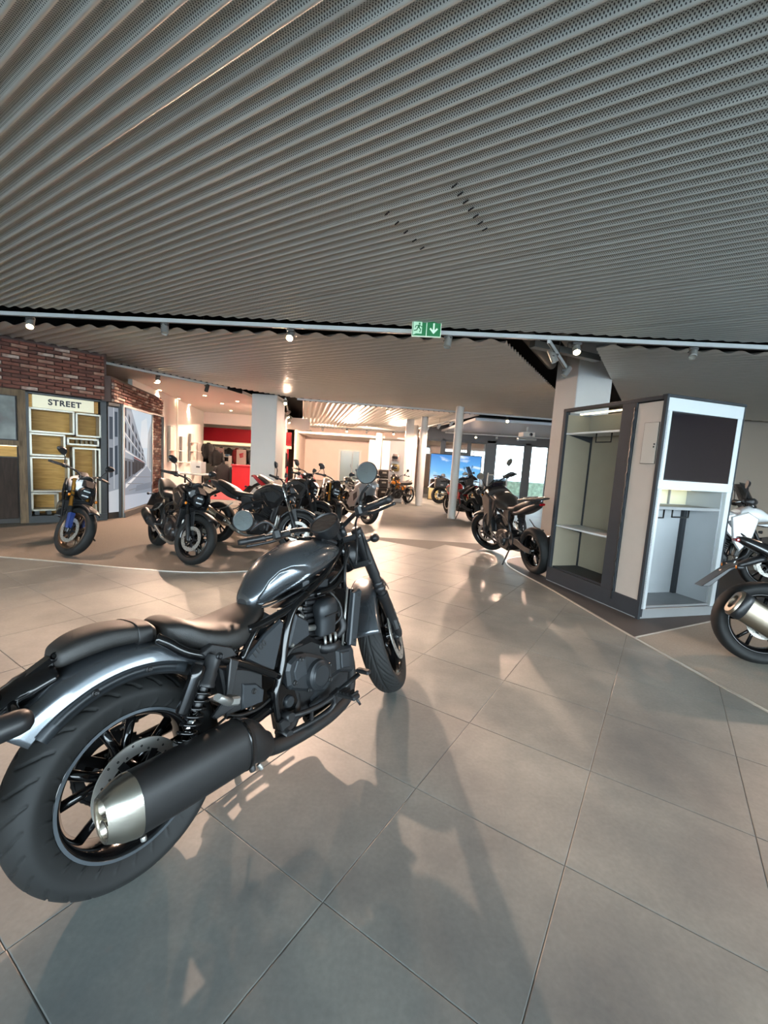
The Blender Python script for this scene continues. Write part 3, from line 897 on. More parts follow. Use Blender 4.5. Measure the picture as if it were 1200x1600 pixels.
def tv_unit():
    t = thing('screen_cabinet', 'brown wood cabinet with a wall screen left of the STREET unit', 'cabinet', A0, AU)
    mw = mat('smoked_wood', '#7d6850', 0.6, spec=0.15, col2='#57493c', vscale=4, stretch=(9, 1, 1))
    x0, x1 = 0.75, 1.862
    MB().box(((x0+x1)/2, 0.2, 1.06), (x1-x0, 0.3, 2.1)).build('carcass', mat('cab_dark', '#2c2622', 0.5), t)
    MB().box((x1-0.05, 0.03, 1.06), (0.10, 0.1, 2.1)).build('stile', mw, t)
    MB().box(((x0+x1)/2, 0.03, 2.06), (x1-x0-0.1, 0.1, 0.1)).build('rail', mw, t)
    MB().box(((x0+x1)/2, 0.03, 1.28), (x1-x0-0.1, 0.1, 0.08)).build('rail', mw, t)
    b = MB().box(((x0+x1)/2-0.05, 0.04, 1.67), (0.98, 0.06, 0.68), bev=0.005).build('screen', mat('cab_bezel', '#0c0c0c', 0.3), t)
    m = bpy.data.materials.new('hazy_screen_picture'); m.use_nodes = True
    nt = m.node_tree; bs = nt.nodes['Principled BSDF']
    tc = nt.nodes.new('ShaderNodeTexCoord'); nz = nt.nodes.new('ShaderNodeTexNoise'); nz.inputs['Scale'].default_value = 2.6; nz.inputs['Detail'].default_value = 3
    nt.links.new(tc.outputs['Object'], nz.inputs['Vector'])
    cr = nt.nodes.new('ShaderNodeValToRGB'); nt.links.new(nz.outputs['Fac'], cr.inputs[0])
    e = cr.color_ramp.elements
    e[0].position = 0.3; e[0].color = hexc('#4a2b30'); e[1].position = 0.75; e[1].color = hexc('#9aa9a8')
    k = e.new(0.5); k.color = hexc('#5f6a68')
    nt.links.new(cr.outputs[0], bs.inputs['Emission Color']); bs.inputs['Emission Strength'].default_value = 0.55
    bs.inputs['Base Color'].default_value = (0.02, 0.02, 0.02, 1); bs.inputs['Roughness'].default_value = 0.3; bs.inputs['Specular IOR Level'].default_value = 0.2
    MB().box(((x0+x1)/2-0.05, 0.008, 1.67), (0.95, 0.006, 0.65)).build('picture', m, b)
    MB().box(((x0+x1)/2-0.05, 0.03, 1.15), (0.97, 0.06, 0.16)).build('lit_panel', M_OAK, t)
    MB().box(((x0+x1)/2-0.05, -0.005, 1.236), (0.97, 0.02, 0.008)).build('light_strip', M_LEDSTRIP, t)
    for k in range(2):
        MB().box((x0+0.27+0.5*k-0.02, 0.03, 0.57), (0.485, 0.06, 0.96), bev=0.004).build('door', mat('dark_wood', '#3d3029', 0.6, spec=0.15, col2='#2b231e', vscale=4, stretch=(9, 1, 1)), t)
tv_unit()

def clip_poly(pts, W, H):
    for ax_, lim, sg in ((0, 0, 1), (0, W, -1), (1, 0, 1), (1, H, -1)):
        out = []
        for i in range(len(pts)):
            a, b = pts[i-1], pts[i]
            da, db = (a[ax_]-lim)*sg, (b[ax_]-lim)*sg
            if (da >= 0) != (db >= 0):
                k = da/(da-db)
                out.append((a[0]+(b[0]-a[0])*k, a[1]+(b[1]-a[1])*k))
            if db >= 0: out.append(b)
        pts = out
        if len(pts) < 3: return None
    return pts
def poly_picture(name, parent, polys, y, strength, step=0.0007, clip=None):
    """a printed, backlit picture made of flat coloured areas, each a hair in front of the last."""
    mb = MB(); ms = []
    for i, (c, pts) in enumerate(polys):
        if clip: pts = clip_poly(pts, *clip)
        if not pts: continue
        key = 'print_%s_%s' % (c.strip('#'), int(strength*10))
        m = mat(key, c, 0.8, spec=0.1, emit=strength)
        hc = hexc(c); m.node_tree.nodes['Principled BSDF'].inputs['Base Color'].default_value = (hc[0]*0.12, hc[1]*0.12, hc[2]*0.12, 1)
        if m not in ms: ms.append(m)
        mb.cm = ms.index(m)
        yy = y - i*step
        mb.add([(p[0], yy, p[1]) for p in pts], [tuple(range(len(pts)))])
    return mb.build(name, ms, parent, fix=False)
def street_picture_polys(W, H):
    P = [('#dcebf7', [(0, 0), (W, 0), (W, H), (0, H)])]
    P.append(('#eef5fb', [(0.55*W, 0.62*H), (0.9*W, 0.62*H), (0.8*W, 0.95*H), (0.6*W, 0.9*H)]))
    # right far houses
    P.append(('#c3c8cc', [(0.80*W, 0.42*H), (W, 0.36*H), (W, 0.93*H), (0.86*W, 0.78*H)]))
    P.append(('#a8adb2', [(0.9*W, 0.4*H), (W, 0.36*H), (W, 0.8*H), (0.92*W, 0.7*H)]))
    # street surface
    P.append(('#98a2b0', [(0, 0), (W, 0), (W, 0.34*H), (0.82*W, 0.42*H), (0.7*W, 0.42*H), (0, 0.30*H)]))
    P.append(('#bfc9d8', [(0, 0.0), (W, 0.0), (W, 0.12*H), (0, 0.15*H)]))
    # left row of houses in perspective
    vx, vz = 0.80*W, 0.44*H
    def q(x, z): return (x, vz + (z - vz)*(vx - x)/vx)
    def band(x0, x1, z0, z1, c): P.append((c, [q(x0*W, z0*H), q(x1*W, z0*H), q(x1*W, z1*H), q(x0*W, z1*H)]))
    band(0, 0.95, 0.30, 1.08, '#b8bfc6') if False else None
    band(0, 0.78, 0.26, 1.25, '#9fabb8')
    band(0.28, 0.55, 0.26, 1.10, '#8996a5')
    band(0.0, 0.30, 0.26, 0.52, '#6d7783')
    band(0.32, 0.72, 0.27, 0.55, '#3a4049')
    band(0.33, 0.70, 0.56, 0.60, '#8a4a4a')
    for i in range(6):
        x = 0.03 + 0.105*i
        for z in (0.62, 0.78, 0.94):
            band(x, x+0.05, z, z+0.11, '#55606d')
            band(x+0.01, x+0.04, z+0.01, z+0.10, '#333c47')
        band(x, x+0.055, 0.30, 0.49, '#2a3038')
    band(0, 0.78, 0.575, 0.595, '#e3e7ea'); band(0, 0.78, 0.74, 0.755, '#e3e7ea'); band(0, 0.78, 0.905, 0.92, '#e3e7ea')
    band(0, 0.8, 0.22, 0.26, '#e6eaee')
    # cracks and setts in the street
    for (a, b, c, d) in ((0.05, 0.27, 0.6, 0.24), (0.1, 0.2, 0.95, 0.22), (0.2, 0.33, 0.9, 0.30)):
        P.append(('#8b8f97', [(a*W, b*H), (c*W, d*H), (c*W, (d-0.008)*H), (a*W, (b-0.01)*H)]))
    P.append(('#848e9c', [(0.35*W, 0.23*H), (0.97*W, 0.24*H), (0.9*W, 0.17*H), (0.3*W, 0.17*H)]))
    for k in range(9):
        x = 0.1*k
        P.append(('#c5c9cf', [((x+0.02)*W, 0.02*H), ((x+0.03)*W, 0.02*H), ((x+0.07)*W, 0.13*H), ((x+0.063)*W, 0.13*H)]))
    return P
def light_box():
    t = thing('street_light_box', 'backlit street photograph in a grey frame on the brick partition', 'light box', B0, BU)
    W, H = 1.72, 2.10
    MB().box((W/2, 0.025, H/2), (W, 0.09, H)).build('case', M_DARKFRAME, t)
    MB().box((W/2, -0.02, 0.045), (W, 0.09, 0.09)).build('plinth', M_DARKFRAME, t)
    f = mat('box_rim', '#8f8d88', 0.4, metal=0.5)
    for (cx, cz, sx, sz) in ((W/2, H-0.02, W, 0.04), (W/2, 0.11, W, 0.03), (0.02, H/2, 0.04, H), (W-0.02, H/2, 0.04, H)):
        MB().box((cx, -0.03, cz), (sx, 0.03, sz)).build('frame_bar', f, t)
    p = poly_picture('street_photograph', t, street_picture_polys(W-0.08, H-0.17), 0, 0.6, clip=(W-0.08, H-0.17))
    p.location = (0.04, -0.022, 0.13)
    # narrow return face towards the STREET unit
    MB().box((-0.02, 0.05, H/2), (0.04, 0.12, H)).build('corner_post', M_DARKFRAME, t)
    # bracket round the brick bay to the right
    MB().box((W+0.44, -0.0, H), (0.92, 0.06, 0.03)).build('bracket', f, t)
    MB().box((W+0.89, -0.0, H/2), (0.03, 0.06, H)).build('bracket', f, t)
    r = thing('street_light_box', 'narrow side face of the backlit street photograph next to the STREET unit', 'light box', (-5.005, 7.84, 0), math.atan2(0.26, 0.075))
    MB().box((0.135, 0.04, H/2), (0.27, 0.06, H)).build('case', M_DARKFRAME, r)
    poly_picture('street_photograph', r, [('#a9b2bd', [(0.01, 0.12), (0.25, 0.12), (0.25, 2.02), (0.01, 2.02)]), ('#dfe6ee', [(0.01, 0.12), (0.25, 0.12), (0.25, 0.55), (0.01, 0.5)]),
        ('#4f5964', [(0.03, 0.75), (0.1, 0.78), (0.1, 1.3), (0.03, 1.3)]), ('#4f5964', [(0.14, 0.8), (0.2, 0.82), (0.2, 1.35), (0.14, 1.33)]), ('#55606c', [(0.03, 1.45), (0.1, 1.45), (0.1, 1.85), (0.03, 1.85)]), ('#55606c', [(0.14, 1.5), (0.2, 1.5), (0.2, 1.95), (0.14, 1.95)]),
        ('#e9eef4', [(0.115, 0.55), (0.128, 0.55), (0.128, 2.02), (0.115, 2.02)])], 0.008, 0.5)
    MB().box((0.262, 0.0, H/2), (0.02, 0.05, H)).build('frame_bar', f, r)
    MB().box((0.135, 0.0, H-0.03), (0.27, 0.04, 0.05)).build('frame_bar', f, r)
light_box()

# ---------------------------------------------------------------- exit sign
def exit_sign():
    t = thing('exit_sign', 'green emergency exit sign with running figure and arrow under the track rail', 'exit sign', (0.335, 4.96, 2.83), R(-3))
    g = mat('sign_green', '#14773f', 0.45, emit=0.12); w = mat('sign_white', '#d8f0d8', 0.45, emit=0.25); gl = mat('sign_pale', '#bfe3c4', 0.45, emit=0.2)
    MB().box((0, 0.0, 0), (0.318, 0.03, 0.17), bev=0.004).build('sign_body', w, t)
    def poly(nm, pts, m, y=-0.0165, th=0.002):
        return MB().prism(pts, y, y-th).build(nm, m, t)
    poly('sign_panel', [(0.004, -0.077), (0.152, -0.077), (0.152, 0.077), (0.004, 0.077)], g)
    poly('sign_panel', [(-0.152, -0.077), (-0.004, -0.077), (-0.004, 0.077), (-0.152, 0.077)], g)
    y2 = -0.019
    poly('arrow', [(0.069, 0.058), (0.087, 0.058), (0.087, -0.015), (0.112, 0.010), (0.124, -0.004), (0.078, -0.054), (0.032, -0.004), (0.044, 0.010), (0.069, -0.015)], w, y2)
    poly('door_shape', [(-0.145, -0.072), (-0.112, -0.055), (-0.05, -0.055), (-0.05, 0.068), (-0.145, 0.068)], gl, y2)
    y3 = -0.0215
    hd = MB(); hd.lathe([(0.001, 0), (0.011, 0), (0.011, 0.002), (0.001, 0.002)], (-0.078, y3, 0.048), (0, -1, 0), 12); hd.build('figure_head', g, t)
    MB().prism([(-0.095, 0.034), (-0.070, 0.036), (-0.076, 0.004), (-0.100, 0.000)], y3, y3-0.002).build('figure_body', g, t)
    limb = lambda pts, w_: [MB().box(((pts[i][0]+pts[i+1][0])/2, y3-0.001, (pts[i][1]+pts[i+1][1])/2), (math.dist(pts[i], pts[i+1])+w_*0.6, 0.002, w_), MX.Rotation(-math.atan2(pts[i+1][1]-pts[i][1], pts[i+1][0]-pts[i][0]), 3, 'Y')).build('figure_limb', g, t) for i in range(len(pts)-1)]
    limb([(-0.075, 0.030), (-0.056, 0.016), (-0.042, 0.024)], 0.008)
    limb([(-0.094, 0.030), (-0.118, 0.024), (-0.124, 0.006)], 0.008)
    limb([(-0.082, 0.004), (-0.064, -0.012), (-0.072, -0.040)], 0.010)
    limb([(-0.096, 0.004), (-0.106, -0.020), (-0.134, -0.026)], 0.010)
    MB().cyl((-0.11, 0, 0.085), (-0.11, 0, 0.2), 0.004, n=6).build('hanger', M_BLACKMETAL, t)
    MB().cyl((0.11, 0, 0.085), (0.11, 0, 0.2), 0.004, n=6).build('hanger', M_BLACKMETAL, t)
exit_sign()

# ---------------------------------------------------------------- track rails and spotlights
M_RAIL = mat('rail_white', '#c9cbc9', 0.4)
M_CAN = mat('can_grey', '#a5a39d', 0.35, metal=0.4)
M_CANDARK = mat('can_dark', '#4d4b48', 0.4, metal=0.3)
M_LAMP_ON = mat('lamp_on', '#ffdca8', 0.3, emit=60.0)
M_LAMP_OFF = mat('lamp_off', '#b9b4a8', 0.25)
def rail(label, p0, p1, z, w=0.05):
    a, b = V((p0[0], p0[1], z)), V((p1[0], p1[1], z))
    d = b-a
    root = thing('track_rail', label, 'track rail', (a.x, a.y, z), math.atan2(d.y, d.x))
    L = d.length
    MB().box((L/2, 0, 0), (L, w, 0.045), bev=0.004).build('profile', M_RAIL, root)
    MB().box((L/2, 0, -0.0225), (L, w*0.4, 0.004)).build('slot', M_BLACKMETAL, root)
    n = max(2, int(L/1.6))
    for k in range(n+1):
        x = 0.1 + (L-0.2)*k/n
        MB().cyl((x, 0, 0.02), (x, 0, 3.45-z), 0.004, n=6).build('suspension_wire', M_CANDARK, root)
    return root
RAIL1 = ((-5.6, 5.57), (7.5, 4.72))
rail('long white track rail carrying the exit sign', *RAIL1, 2.86)
rail('white track rail along the left ceiling edge, near half', (-6.2, 6.35), (-5.43, 8.28), 2.86, 0.035)
rail('white track rail along the left ceiling edge, far half', (-5.43, 8.28), (-3.9, 10.55), 2.86, 0.035)
rail('white track rail at the far edge of the second ceiling field', (-2.45, 11.6), (5.4, 12.55), 2.84, 0.04)
rail('short dark-edged spur rail beside the square pillar', (1.72, 5.08), (2.42, 6.3), 2.82, 0.035)
rail('track rail in the gap behind the wide pillar', (-2.70, 11.36), (-5.0, 22.4), 2.8, 0.04)
rail('track rail crossing before the blush far wall', (-4.2, 20.0), (1.4, 19.5), 2.75, 0.04)
rail('track rail near the far windows', (2.0, 12.6), (0.9, 18.2), 2.72, 0.04)
rail('track rail before the far window wall', (2.2, 17.4), (6.4, 17.0), 2.66, 0.04)

def spot(label, pos, aim, lit=False, energy=0, size=70, color=(1.0, 0.67, 0.49), can=M_CAN, railz=2.84, r=0.042, L=0.13, blend=0.6, rad=0.03, group=None):
    pos = V(pos); d = (V(aim)-pos).normalized()
    t = thing('track_spotlight', label, 'spotlight', (pos.x, pos.y, pos.z), 0, group)
    q = d.to_track_quat('Y', 'Z').to_matrix().to_4x4()
    c = MB().lathe([(0.001, -L), (r*0.9, -L), (r, -L+0.01), (r, L*0.25), (r*0.9, L*0.25+0.004), (r*0.9, L*0.2), (r*0.86, L*0.12)], ax=(0, 1, 0), n=18).xf(q).build('can', can, t, sharp=40)
    MB().lathe([(0.001, L*0.13), (r*0.87, L*0.13)], ax=(0, 1, 0), n=18).xf(q).build('lens', M_LAMP_ON if lit else M_LAMP_OFF, t)
    side = d.cross(V((0, 0, 1)))
    side = side.normalized() if side.length > 0.01 else V((1, 0, 0))
    k = V((0, 0, 0))
    top = V((0, 0, railz - pos.z - 0.03))
    MB().tube([side*(r+0.004) - d*L*0.3, side*(r+0.006) + top*0.55, V((0, 0, top.z))], 0.006, 6).build('arm', M_CANDARK, t)
    MB().box((k.x, k.y, top.z+0.004), (0.09, 0.03, 0.022), rotz3(R(-4))).build('adapter', M_CANDARK, t)
    if lit and energy > 0:
        ld = bpy.data.lights.new('spot_beam', 'SPOT')
        ld.energy = energy; ld.color = color; ld.spot_size = R(size); ld.spot_blend = blend; ld.shadow_soft_size = rad
        lo = bpy.data.objects.new('spot_beam', ld)
        COL.objects.link(lo); lo.parent = t
        lo.location = d*(L*0.16 + 0.02)
        lo.rotation_euler = d.to_track_quat('-Z', 'Y').to_euler()
    return t
R1 = lambda x: 5.57 - (x+5.6)*0.0649
spot('blazing spotlight on the long rail left of the exit sign', (-1.23, R1(-1.23), 2.74), (-1.2, 1.9, 0.0), True, 640, 85)
spot('lit spotlight on the long rail in front of the square pillar', (2.04, R1(2.04), 2.74), (1.7, 3.3, 0.3), True, 60, 75)
spot('lit spotlight at the left end of the long rail', (-4.45, R1(-4.45), 2.74), (-3.4, 3.6, 0), True, 240, 85)
spot('grey unlit spotlight between the left end and the blazing lamp', (-2.75, R1(-2.75), 2.74), (-2.4, 4.6, 0.6))
spot('grey unlit spotlight right of the exit sign', (0.6, R1(0.6), 2.74), (0.3, 4.4, 0.5))
spot('grey unlit spotlight above the kiosk front', (3.29, R1(3.29), 2.75), (2.6, 3.9, 0.9))
spot('lit spotlight on the long rail right of the kiosk, outside the picture', (5.4, R1(5.4), 2.74), (3.6, 2.9, 0.0), True, 180, 80)
spot('upper grey spotlight on the spur rail by the pillar', (1.93, 5.446, 2.72), (2.7, 5.1, 1.0), railz=2.8)
spot('lower grey spotlight on the spur rail by the pillar', (2.37, 6.21, 2.72), (1.6, 5.8, 1.6), railz=2.8)
spot('white unlit spotlight before the brick wall', (-5.74, 7.5, 2.72), (-5.2, 8.2, 0.9), can=M_RAIL)
spot('lit spotlight on the left rail above the street photograph', (-4.82, 9.18, 2.72), (-3.4, 6.5, 0), True, 330, 80)
spot('dark spotlight on the left rail before the wide pillar', (-4.2, 10.1, 2.72), (-4.5, 9.6, 0.6), can=M_CANDARK)
spot('blazing spotlight at the far edge above the centre aisle', (-0.06, 11.89, 2.70), (0.0, 4.2, 0.0), True, 780, 60)
spot('blazing spotlight at the far edge above the red bike', (3.25, 12.29, 2.70), (1.5, 5.4, 0.0), True, 900, 60)
spot('blazing spotlight beside the top of the wide pillar', (-2.72, 11.46, 2.70), (-2.3, 6.6, 0.0), True, 1100, 95, railz=2.78)
spot('lit spotlight deep in the gap behind the wide pillar', (-4.58, 20.4, 2.65), (-3.0, 12.0, 0.0), True, 1800, 110, railz=2.78)
ORD = ['nearest', 'second', 'third', 'farthest']
for k, y in enumerate((14.0, 15.2, 16.4, 17.6)):
    x = -2.75 - 2.25*(y-11.6)/10.8
    spot('small grey spotlight on the rail running away behind the wide pillar, %s of four' % ORD[k], (x, y, 2.68), (x+1.2, y-2.0, 0.0) if k % 2 else (x-2.5, y+1.5, 1.0), lit=True, energy=260, size=110, group='spotlights on the rail behind the pillar', railz=2.78)
for k, x in enumerate((-3.0, -1.9, -1.0, 0.2)):
    y = 20 - 0.0893*(x+4.2)
    spot('small white spotlight on the rail before the far wall, %s from the left' % ['first', 'second', 'third', 'fourth'][k], (x, y, 2.62), (x+0.5, y-3, 0.0) if k % 2 else (x-0.2, 26.5, 1.0), lit=True, energy=1000, size=120, group='spotlights before the far wall', railz=2.73, can=M_RAIL)
for k, y in enumerate((13.4, 14.6, 15.9)):
    x = 2.0 - 0.1964*(y-12.6)
    spot('small white spotlight on the rail left of the sky picture, %s of three' % ORD[k], (x, y, 2.6), (x-0.9, y+0.4, 0.8), lit=True, energy=260, size=120, group='spotlights left of the sky picture', railz=2.7, can=M_RAIL)
for k, x in enumerate((2.6, 3.4, 4.2, 5.0)):
    y = 17.4 - 0.0952*(x-2.2)
    spot('small white spotlight on the rail before the far windows, %s from the left' % ['first', 'second', 'third', 'fourth'][k], (x, y, 2.56), (x-0.2, y-1.4, 0.8), lit=(k == 1), energy=260, size=120, group='spotlights before the far windows', railz=2.64, can=M_RAIL)

# ceiling downlights of the left area
dl = sorted([(-5.6, 10.6), (-6.2, 11.9), (-5.2, 12.4), (-6.5, 13.6), (-5.4, 14.2), (-6.9, 15.2), (-4.9, 15.8), (-5.9, 16.4), (-6.4, 11.0), (-4.6, 13.3)], key=lambda q: math.hypot(*q))
for k, (x, y) in enumerate(dl):
    o = thing('downlight', 'small round downlight in the white plaster ceiling, %s nearest to the viewer' % ['very', 'second', 'third', 'fourth', 'fifth', 'sixth', 'seventh', 'eighth', 'ninth', 'tenth'][k], 'downlight', (x, y, 2.876), 0, 'downlights in the plaster ceiling')
    MB().lathe([(0.045, -0.004), (0.062, -0.004), (0.062, 0.0), (0.045, 0.0)], ax=(0, 0, 1), n=16, closed=True).build('ring', M_RAIL, o)
    MB().lathe([(0.001, -0.002), (0.046, -0.002)], ax=(0, 0, 1), n=16).build('lamp', M_LAMP_ON, o)
    if k % 2 == 0:
        ld = bpy.data.lights.new('downlight_beam', 'SPOT'); ld.energy = 190; ld.color = (1, 0.76, 0.58); ld.spot_size = R(125); ld.spot_blend = 0.7; ld.shadow_soft_size = 0.05
        lo = bpy.data.objects.new('downlight_beam', ld); COL.objects.link(lo); lo.parent = o; lo.location = (0, 0, -0.02)
# ---------------------------------------------------------------- clothing shop and far furniture
M_CLOTHB = mat('black_cloth', '#1d1b1c', 0.85, var=0.2, vscale=12)
M_CLOTHG = mat('grey_cloth', '#4a4846', 0.85, var=0.2, vscale=12)
M_CLOTHR = mat('red_cloth', '#8d2b2e', 0.85, var=0.2, vscale=12)
M_SHELFW = mat('shelf_white', '#e2dcd4', 0.5)
M_PANELP = mat('panel_blush', '#cdb6aa', 0.6)
def garment(label, loc, rz, m, h=0.75, w=0.5, group=None):
    t = thing('jacket', label, 'jacket', loc, rz, group)
    rings = []
    for z, a, b in ((0, 0.46, 0.10), (0.25, 0.44, 0.11), (0.55, 0.48, 0.12), (0.8, 0.52, 0.11), (0.92, 0.40, 0.09), (0.98, 0.16, 0.07), (1.0, 0.12, 0.06)):
        rings.append([(w*a*math.cos(2*PI*k/14), b*math.sin(2*PI*k/14)*(1+0.2*math.sin(5*k)), z*h) for k in range(14)])
    MB().loft(rings).build('body', m, t)
    for s in (-1, 1):
        MB().tube(smoothcurve([(s*w*0.44, 0, h*0.88), (s*w*0.58, 0.01, h*0.6), (s*w*0.6, -0.03, h*0.32), (s*w*0.57, -0.06, h*0.12)], 4), [0.075]*9+[0.06]*3+[0.05], 9).build('sleeve', m, t)
    MB().tube([(0.05*math.cos(a), 0.05*math.sin(a), h*1.0) for a in [2*PI*k/10 for k in range(10)]], 0.022, 6, closed=True).build('collar', m, t)
    return t
# slat panels and shelves on the white wall
WC0, WC1 = V((-6.35, 12.45, 0)), V((-7.45, 17.7, 0))
WCU = (WC1-WC0).normalized(); WCN = V((WCU.y, -WCU.x, 0)); WCA = math.atan2(WCU.y, WCU.x)
for k, (s, w, z0, z1) in enumerate(((0.55, 0.5, 0.95, 2.0), (1.9, 0.55, 0.9, 1.75), (3.1, 0.5, 0.95, 1.9))):
    t = thing('slat_panel', ['pale slatted wall panel nearest the brick partition', 'middle pale slatted wall panel', 'pale slatted wall panel nearest the shop opening'][k], 'wall panel', WC0 + WCU*s, WCA)
    MB().box((0, -0.05, (z0+z1)/2), (w, 0.05, z1-z0), bev=0.006).build('board', M_PANELP, t)
    MB().box((-w/2, -0.055, (z0+z1)/2), (0.03, 0.07, z1-z0)).build('edge', M_STEELG, t)
    for j, z in enumerate((z0+0.02, z0+0.35, z0+0.65)[:(2, 1, 3)[k]]):
        MB().box((0, -0.2, z), (w*1.1, 0.28, 0.02)).build('shelf', M_SHELFW, t)
MB_cable = MB().tube([tuple(WC0 + WCU*1.25 + WCN*0.03 + V((0, 0, z))) for z in (0.9, 1.6, 2.85)], 0.02, 6)
tag(MB_cable.build('cable_conduit', M_SHELFW), 'white cable conduit rising between the wall panels', 'conduit')
def demo_table():
    t = thing('demo_table', 'slim pale table with dark legs behind the black naked bike', 'table', (-5.15, 11.3, 0), R(-8))
    MB().box((0, 0, 0.74), (1.25, 0.6, 0.03), bev=0.005).build('table_top', M_SHELFW, t)
    for sx in (-0.55, -0.2, 0.3, 0.55):
        MB().box((sx, 0.2 if sx in (-0.2, 0.3) else -0.22, 0.365), (0.035, 0.035, 0.73)).build('leg', M_BLACKMETAL, t)
    b = thing('carton', 'white carton standing on the slim pale table', 'box', (-4.9, 11.35, 0.756), R(-8))
    MB().box((0, 0, 0.15), (0.3, 0.22, 0.3), bev=0.004).build('carton_body', M_SHELFW, b)
    MB().box((0.06, -0.112, 0.17), (0.1, 0.004, 0.04)).build('print_mark', M_CLOTHG, b)
    k = thing('keyboard', 'flat dark keyboard on the slim pale table', 'keyboard', (-5.55, 11.2, 0.756), R(-8))
    MB().box((0, 0, 0.012), (0.34, 0.14, 0.024), bev=0.004).build('keyboard_body', M_CLOTHB, k)
demo_table()
# red fascia, counter, back shelves
def red_shop():
    o = MB().box((-7.0, 20.4, 2.13), (5.0, 0.12, 0.6)).build('wall_fascia', M_RED); tag(o, 'long red fascia band inside the clothing shop', kind='structure')
    o = MB().box((-7.0, 20.38, 1.74), (5.0, 0.2, 0.12)).build('trim_5', mat('cream_lit', '#f2dfb0', 0.5, emit=0.9)); tag(o, 'cream lit band under the red fascia', kind='structure')
    flat_ = flat('floor_red_carpet', [(-5.1, 12.2), (-3.95, 12.5), (-4.1, 15.2), (-5.6, 15.2)], 0.0, 0.006, M_REDCARPET); tag(flat_, 'red carpet before the counter', kind='structure')
    c = thing('red_counter', 'red sales counter before the clothing shop', 'counter', (-4.86, 14.9, 0), 0)
    MB().box((0, 0, 0.46), (0.62, 0.6, 0.92), bev=0.01).build('counter_body', M_RED, c)
    MB().box((0, 0, 0.935), (0.68, 0.66, 0.03), bev=0.004).build('counter_top', mat('counter_red_top', '#cf3a45', 0.35), c)
    for k, (x, y) in enumerate(((-8.05, 19.4), (-7.0, 19.2), (-5.75, 19.0))):
        p = thing('brand_post', ['blush post at the left of the clothing rails', 'blush post in the middle of the clothing rails', 'blush post beside the counter'][k], 'post', (x+0.6, y, 0), 0)
        MB().box((0, 0, 0.75), (0.4, 0.1, 1.5), bev=0.006).build('post_board', M_PANELP, p)
        # wing emblem
        for j in range(4):
            MB().prism([(-0.10+0.012*j, 1.30-0.045*j), (0.10, 1.36-0.05*j), (0.11, 1.33-0.05*j), (-0.06+0.01*j, 1.265-0.045*j)], -0.052, -0.056).build('emblem_feather', M_RED, p)
    r = thing('clothes_rack', 'chrome clothes rack along the shop back wall', 'clothes rack', (-7.0, 20.0, 0), 0)
    MB().cyl((-2.0, 0, 1.6), (2.2, 0, 1.6), 0.02, n=8).build('rail', M_STEELG, r)
    for x in (-2.0, -0.6, 0.9, 2.2):
        MB().cyl((x, 0, 0), (x, 0, 1.6), 0.02, n=8).build('upright', M_STEELG, r)
    ms = [M_CLOTHB, M_CLOTHG, M_CLOTHB, M_CLOTHB, M_CLOTHR, M_CLOTHB, M_CLOTHG, M_CLOTHB]
    for k in range(11):
        x = -8.3 + 0.36*k
        mm = ms[k % 8]
        nm = {M_CLOTHB: 'black', M_CLOTHG: 'grey', M_CLOTHR: 'red'}[mm]
        garment('%s riding jacket, %s from the left on the shop back rail' % (nm, ['first', 'second', 'third', 'fourth', 'fifth', 'sixth', 'seventh', 'eighth', 'ninth', 'tenth', 'eleventh'][k]), (x, 19.95, 0.78), R(75 + 8*(k % 3)), mm, group='jackets on the back rail')
    garment('black jacket on a stand before the shop opening, left of the counter', (-5.62, 15.0, 0.0), R(10), M_CLOTHB, 0.95, 0.46)
    garment('black riding suit hung at the left edge of the shop opening, upper one', (-6.95, 17.0, 1.05), R(60), M_CLOTHB, 0.6, 0.42)
    garment('black riding suit hung at the left edge of the shop opening, lower one', (-6.6, 16.9, 0.78), R(50), M_CLOTHB, 0.6, 0.42)
    s = thing('goods_shelf', 'low white shelf unit with four boards beside the clothing rails', 'shelf', (-6.95, 18.6, 0), 0)
    for k in range(4):
        MB().box((0, 0, 0.25+0.3*k), (0.55, 0.35, 0.025)).build('board', M_SHELFW, s)
    for x in (-0.27, 0.27):
        MB().box((x, 0, 0.6), (0.02, 0.35, 1.2)).build('side_board', M_SHELFW, s)
    for k in range(4):
        for j in range(3):
            c = [('grey', M_CLOTHG), ('white', M_SHELFW), ('blue', mat('blue_goods', '#5a7c9a', 0.7))][(j+k) % 3]
            g = MB().box((0, 0, 0.045), (0.13, 0.24, 0.09), bev=0.012).build('folded_goods', c[1])
            g.location = (-6.95-0.17+0.17*j, 18.58, 0.265+0.3*k)
            tag(g, '%s folded garment, %s on the %s board of the shelf unit' % (c[0], ['left', 'middle', 'right'][j], ['lowest', 'second', 'third', 'top'][k]), 'garment', 'folded garments on the shelf unit')
    for k, x in enumerate((-8.2, -7.3, -6.3, -5.5)):
        s = tag(MB().box((x, 20.9, 1.55), (0.7, 0.3, 0.03), bev=0.004).build('wall_shelf', M_SHELFW), 'empty white shelf high on the shop back wall, %s from the left' % ['first', 'second', 'third', 'fourth'][k], 'shelf')
red_shop()
def red_portal():
    root = structure('trim_6', 'red portal frame beside the blush far wall')
    MB().box((-5.75, 21.8, 2.12), (1.3, 0.2, 0.42)).build('lintel', M_RED, root)
    MB().box((-5.08, 21.8, 1.1), (0.26, 0.2, 2.2)).build('jamb', M_RED, root)
    MB().box((-5.75, 21.95, 1.0), (1.3, 0.05, 1.9)).build('door_panel', mat('cream_door', '#e6d9c8', 0.5), root)
    MB().box((-5.75, 21.9, 1.88), (1.2, 0.1, 0.06)).build('lit_edge', MATS['cream_lit'], root)
    MB().box((-5.45, 21.86, 1.7), (0.3, 0.1, 0.05)).build('door_closer', M_CLOTHB, root)
red_portal()
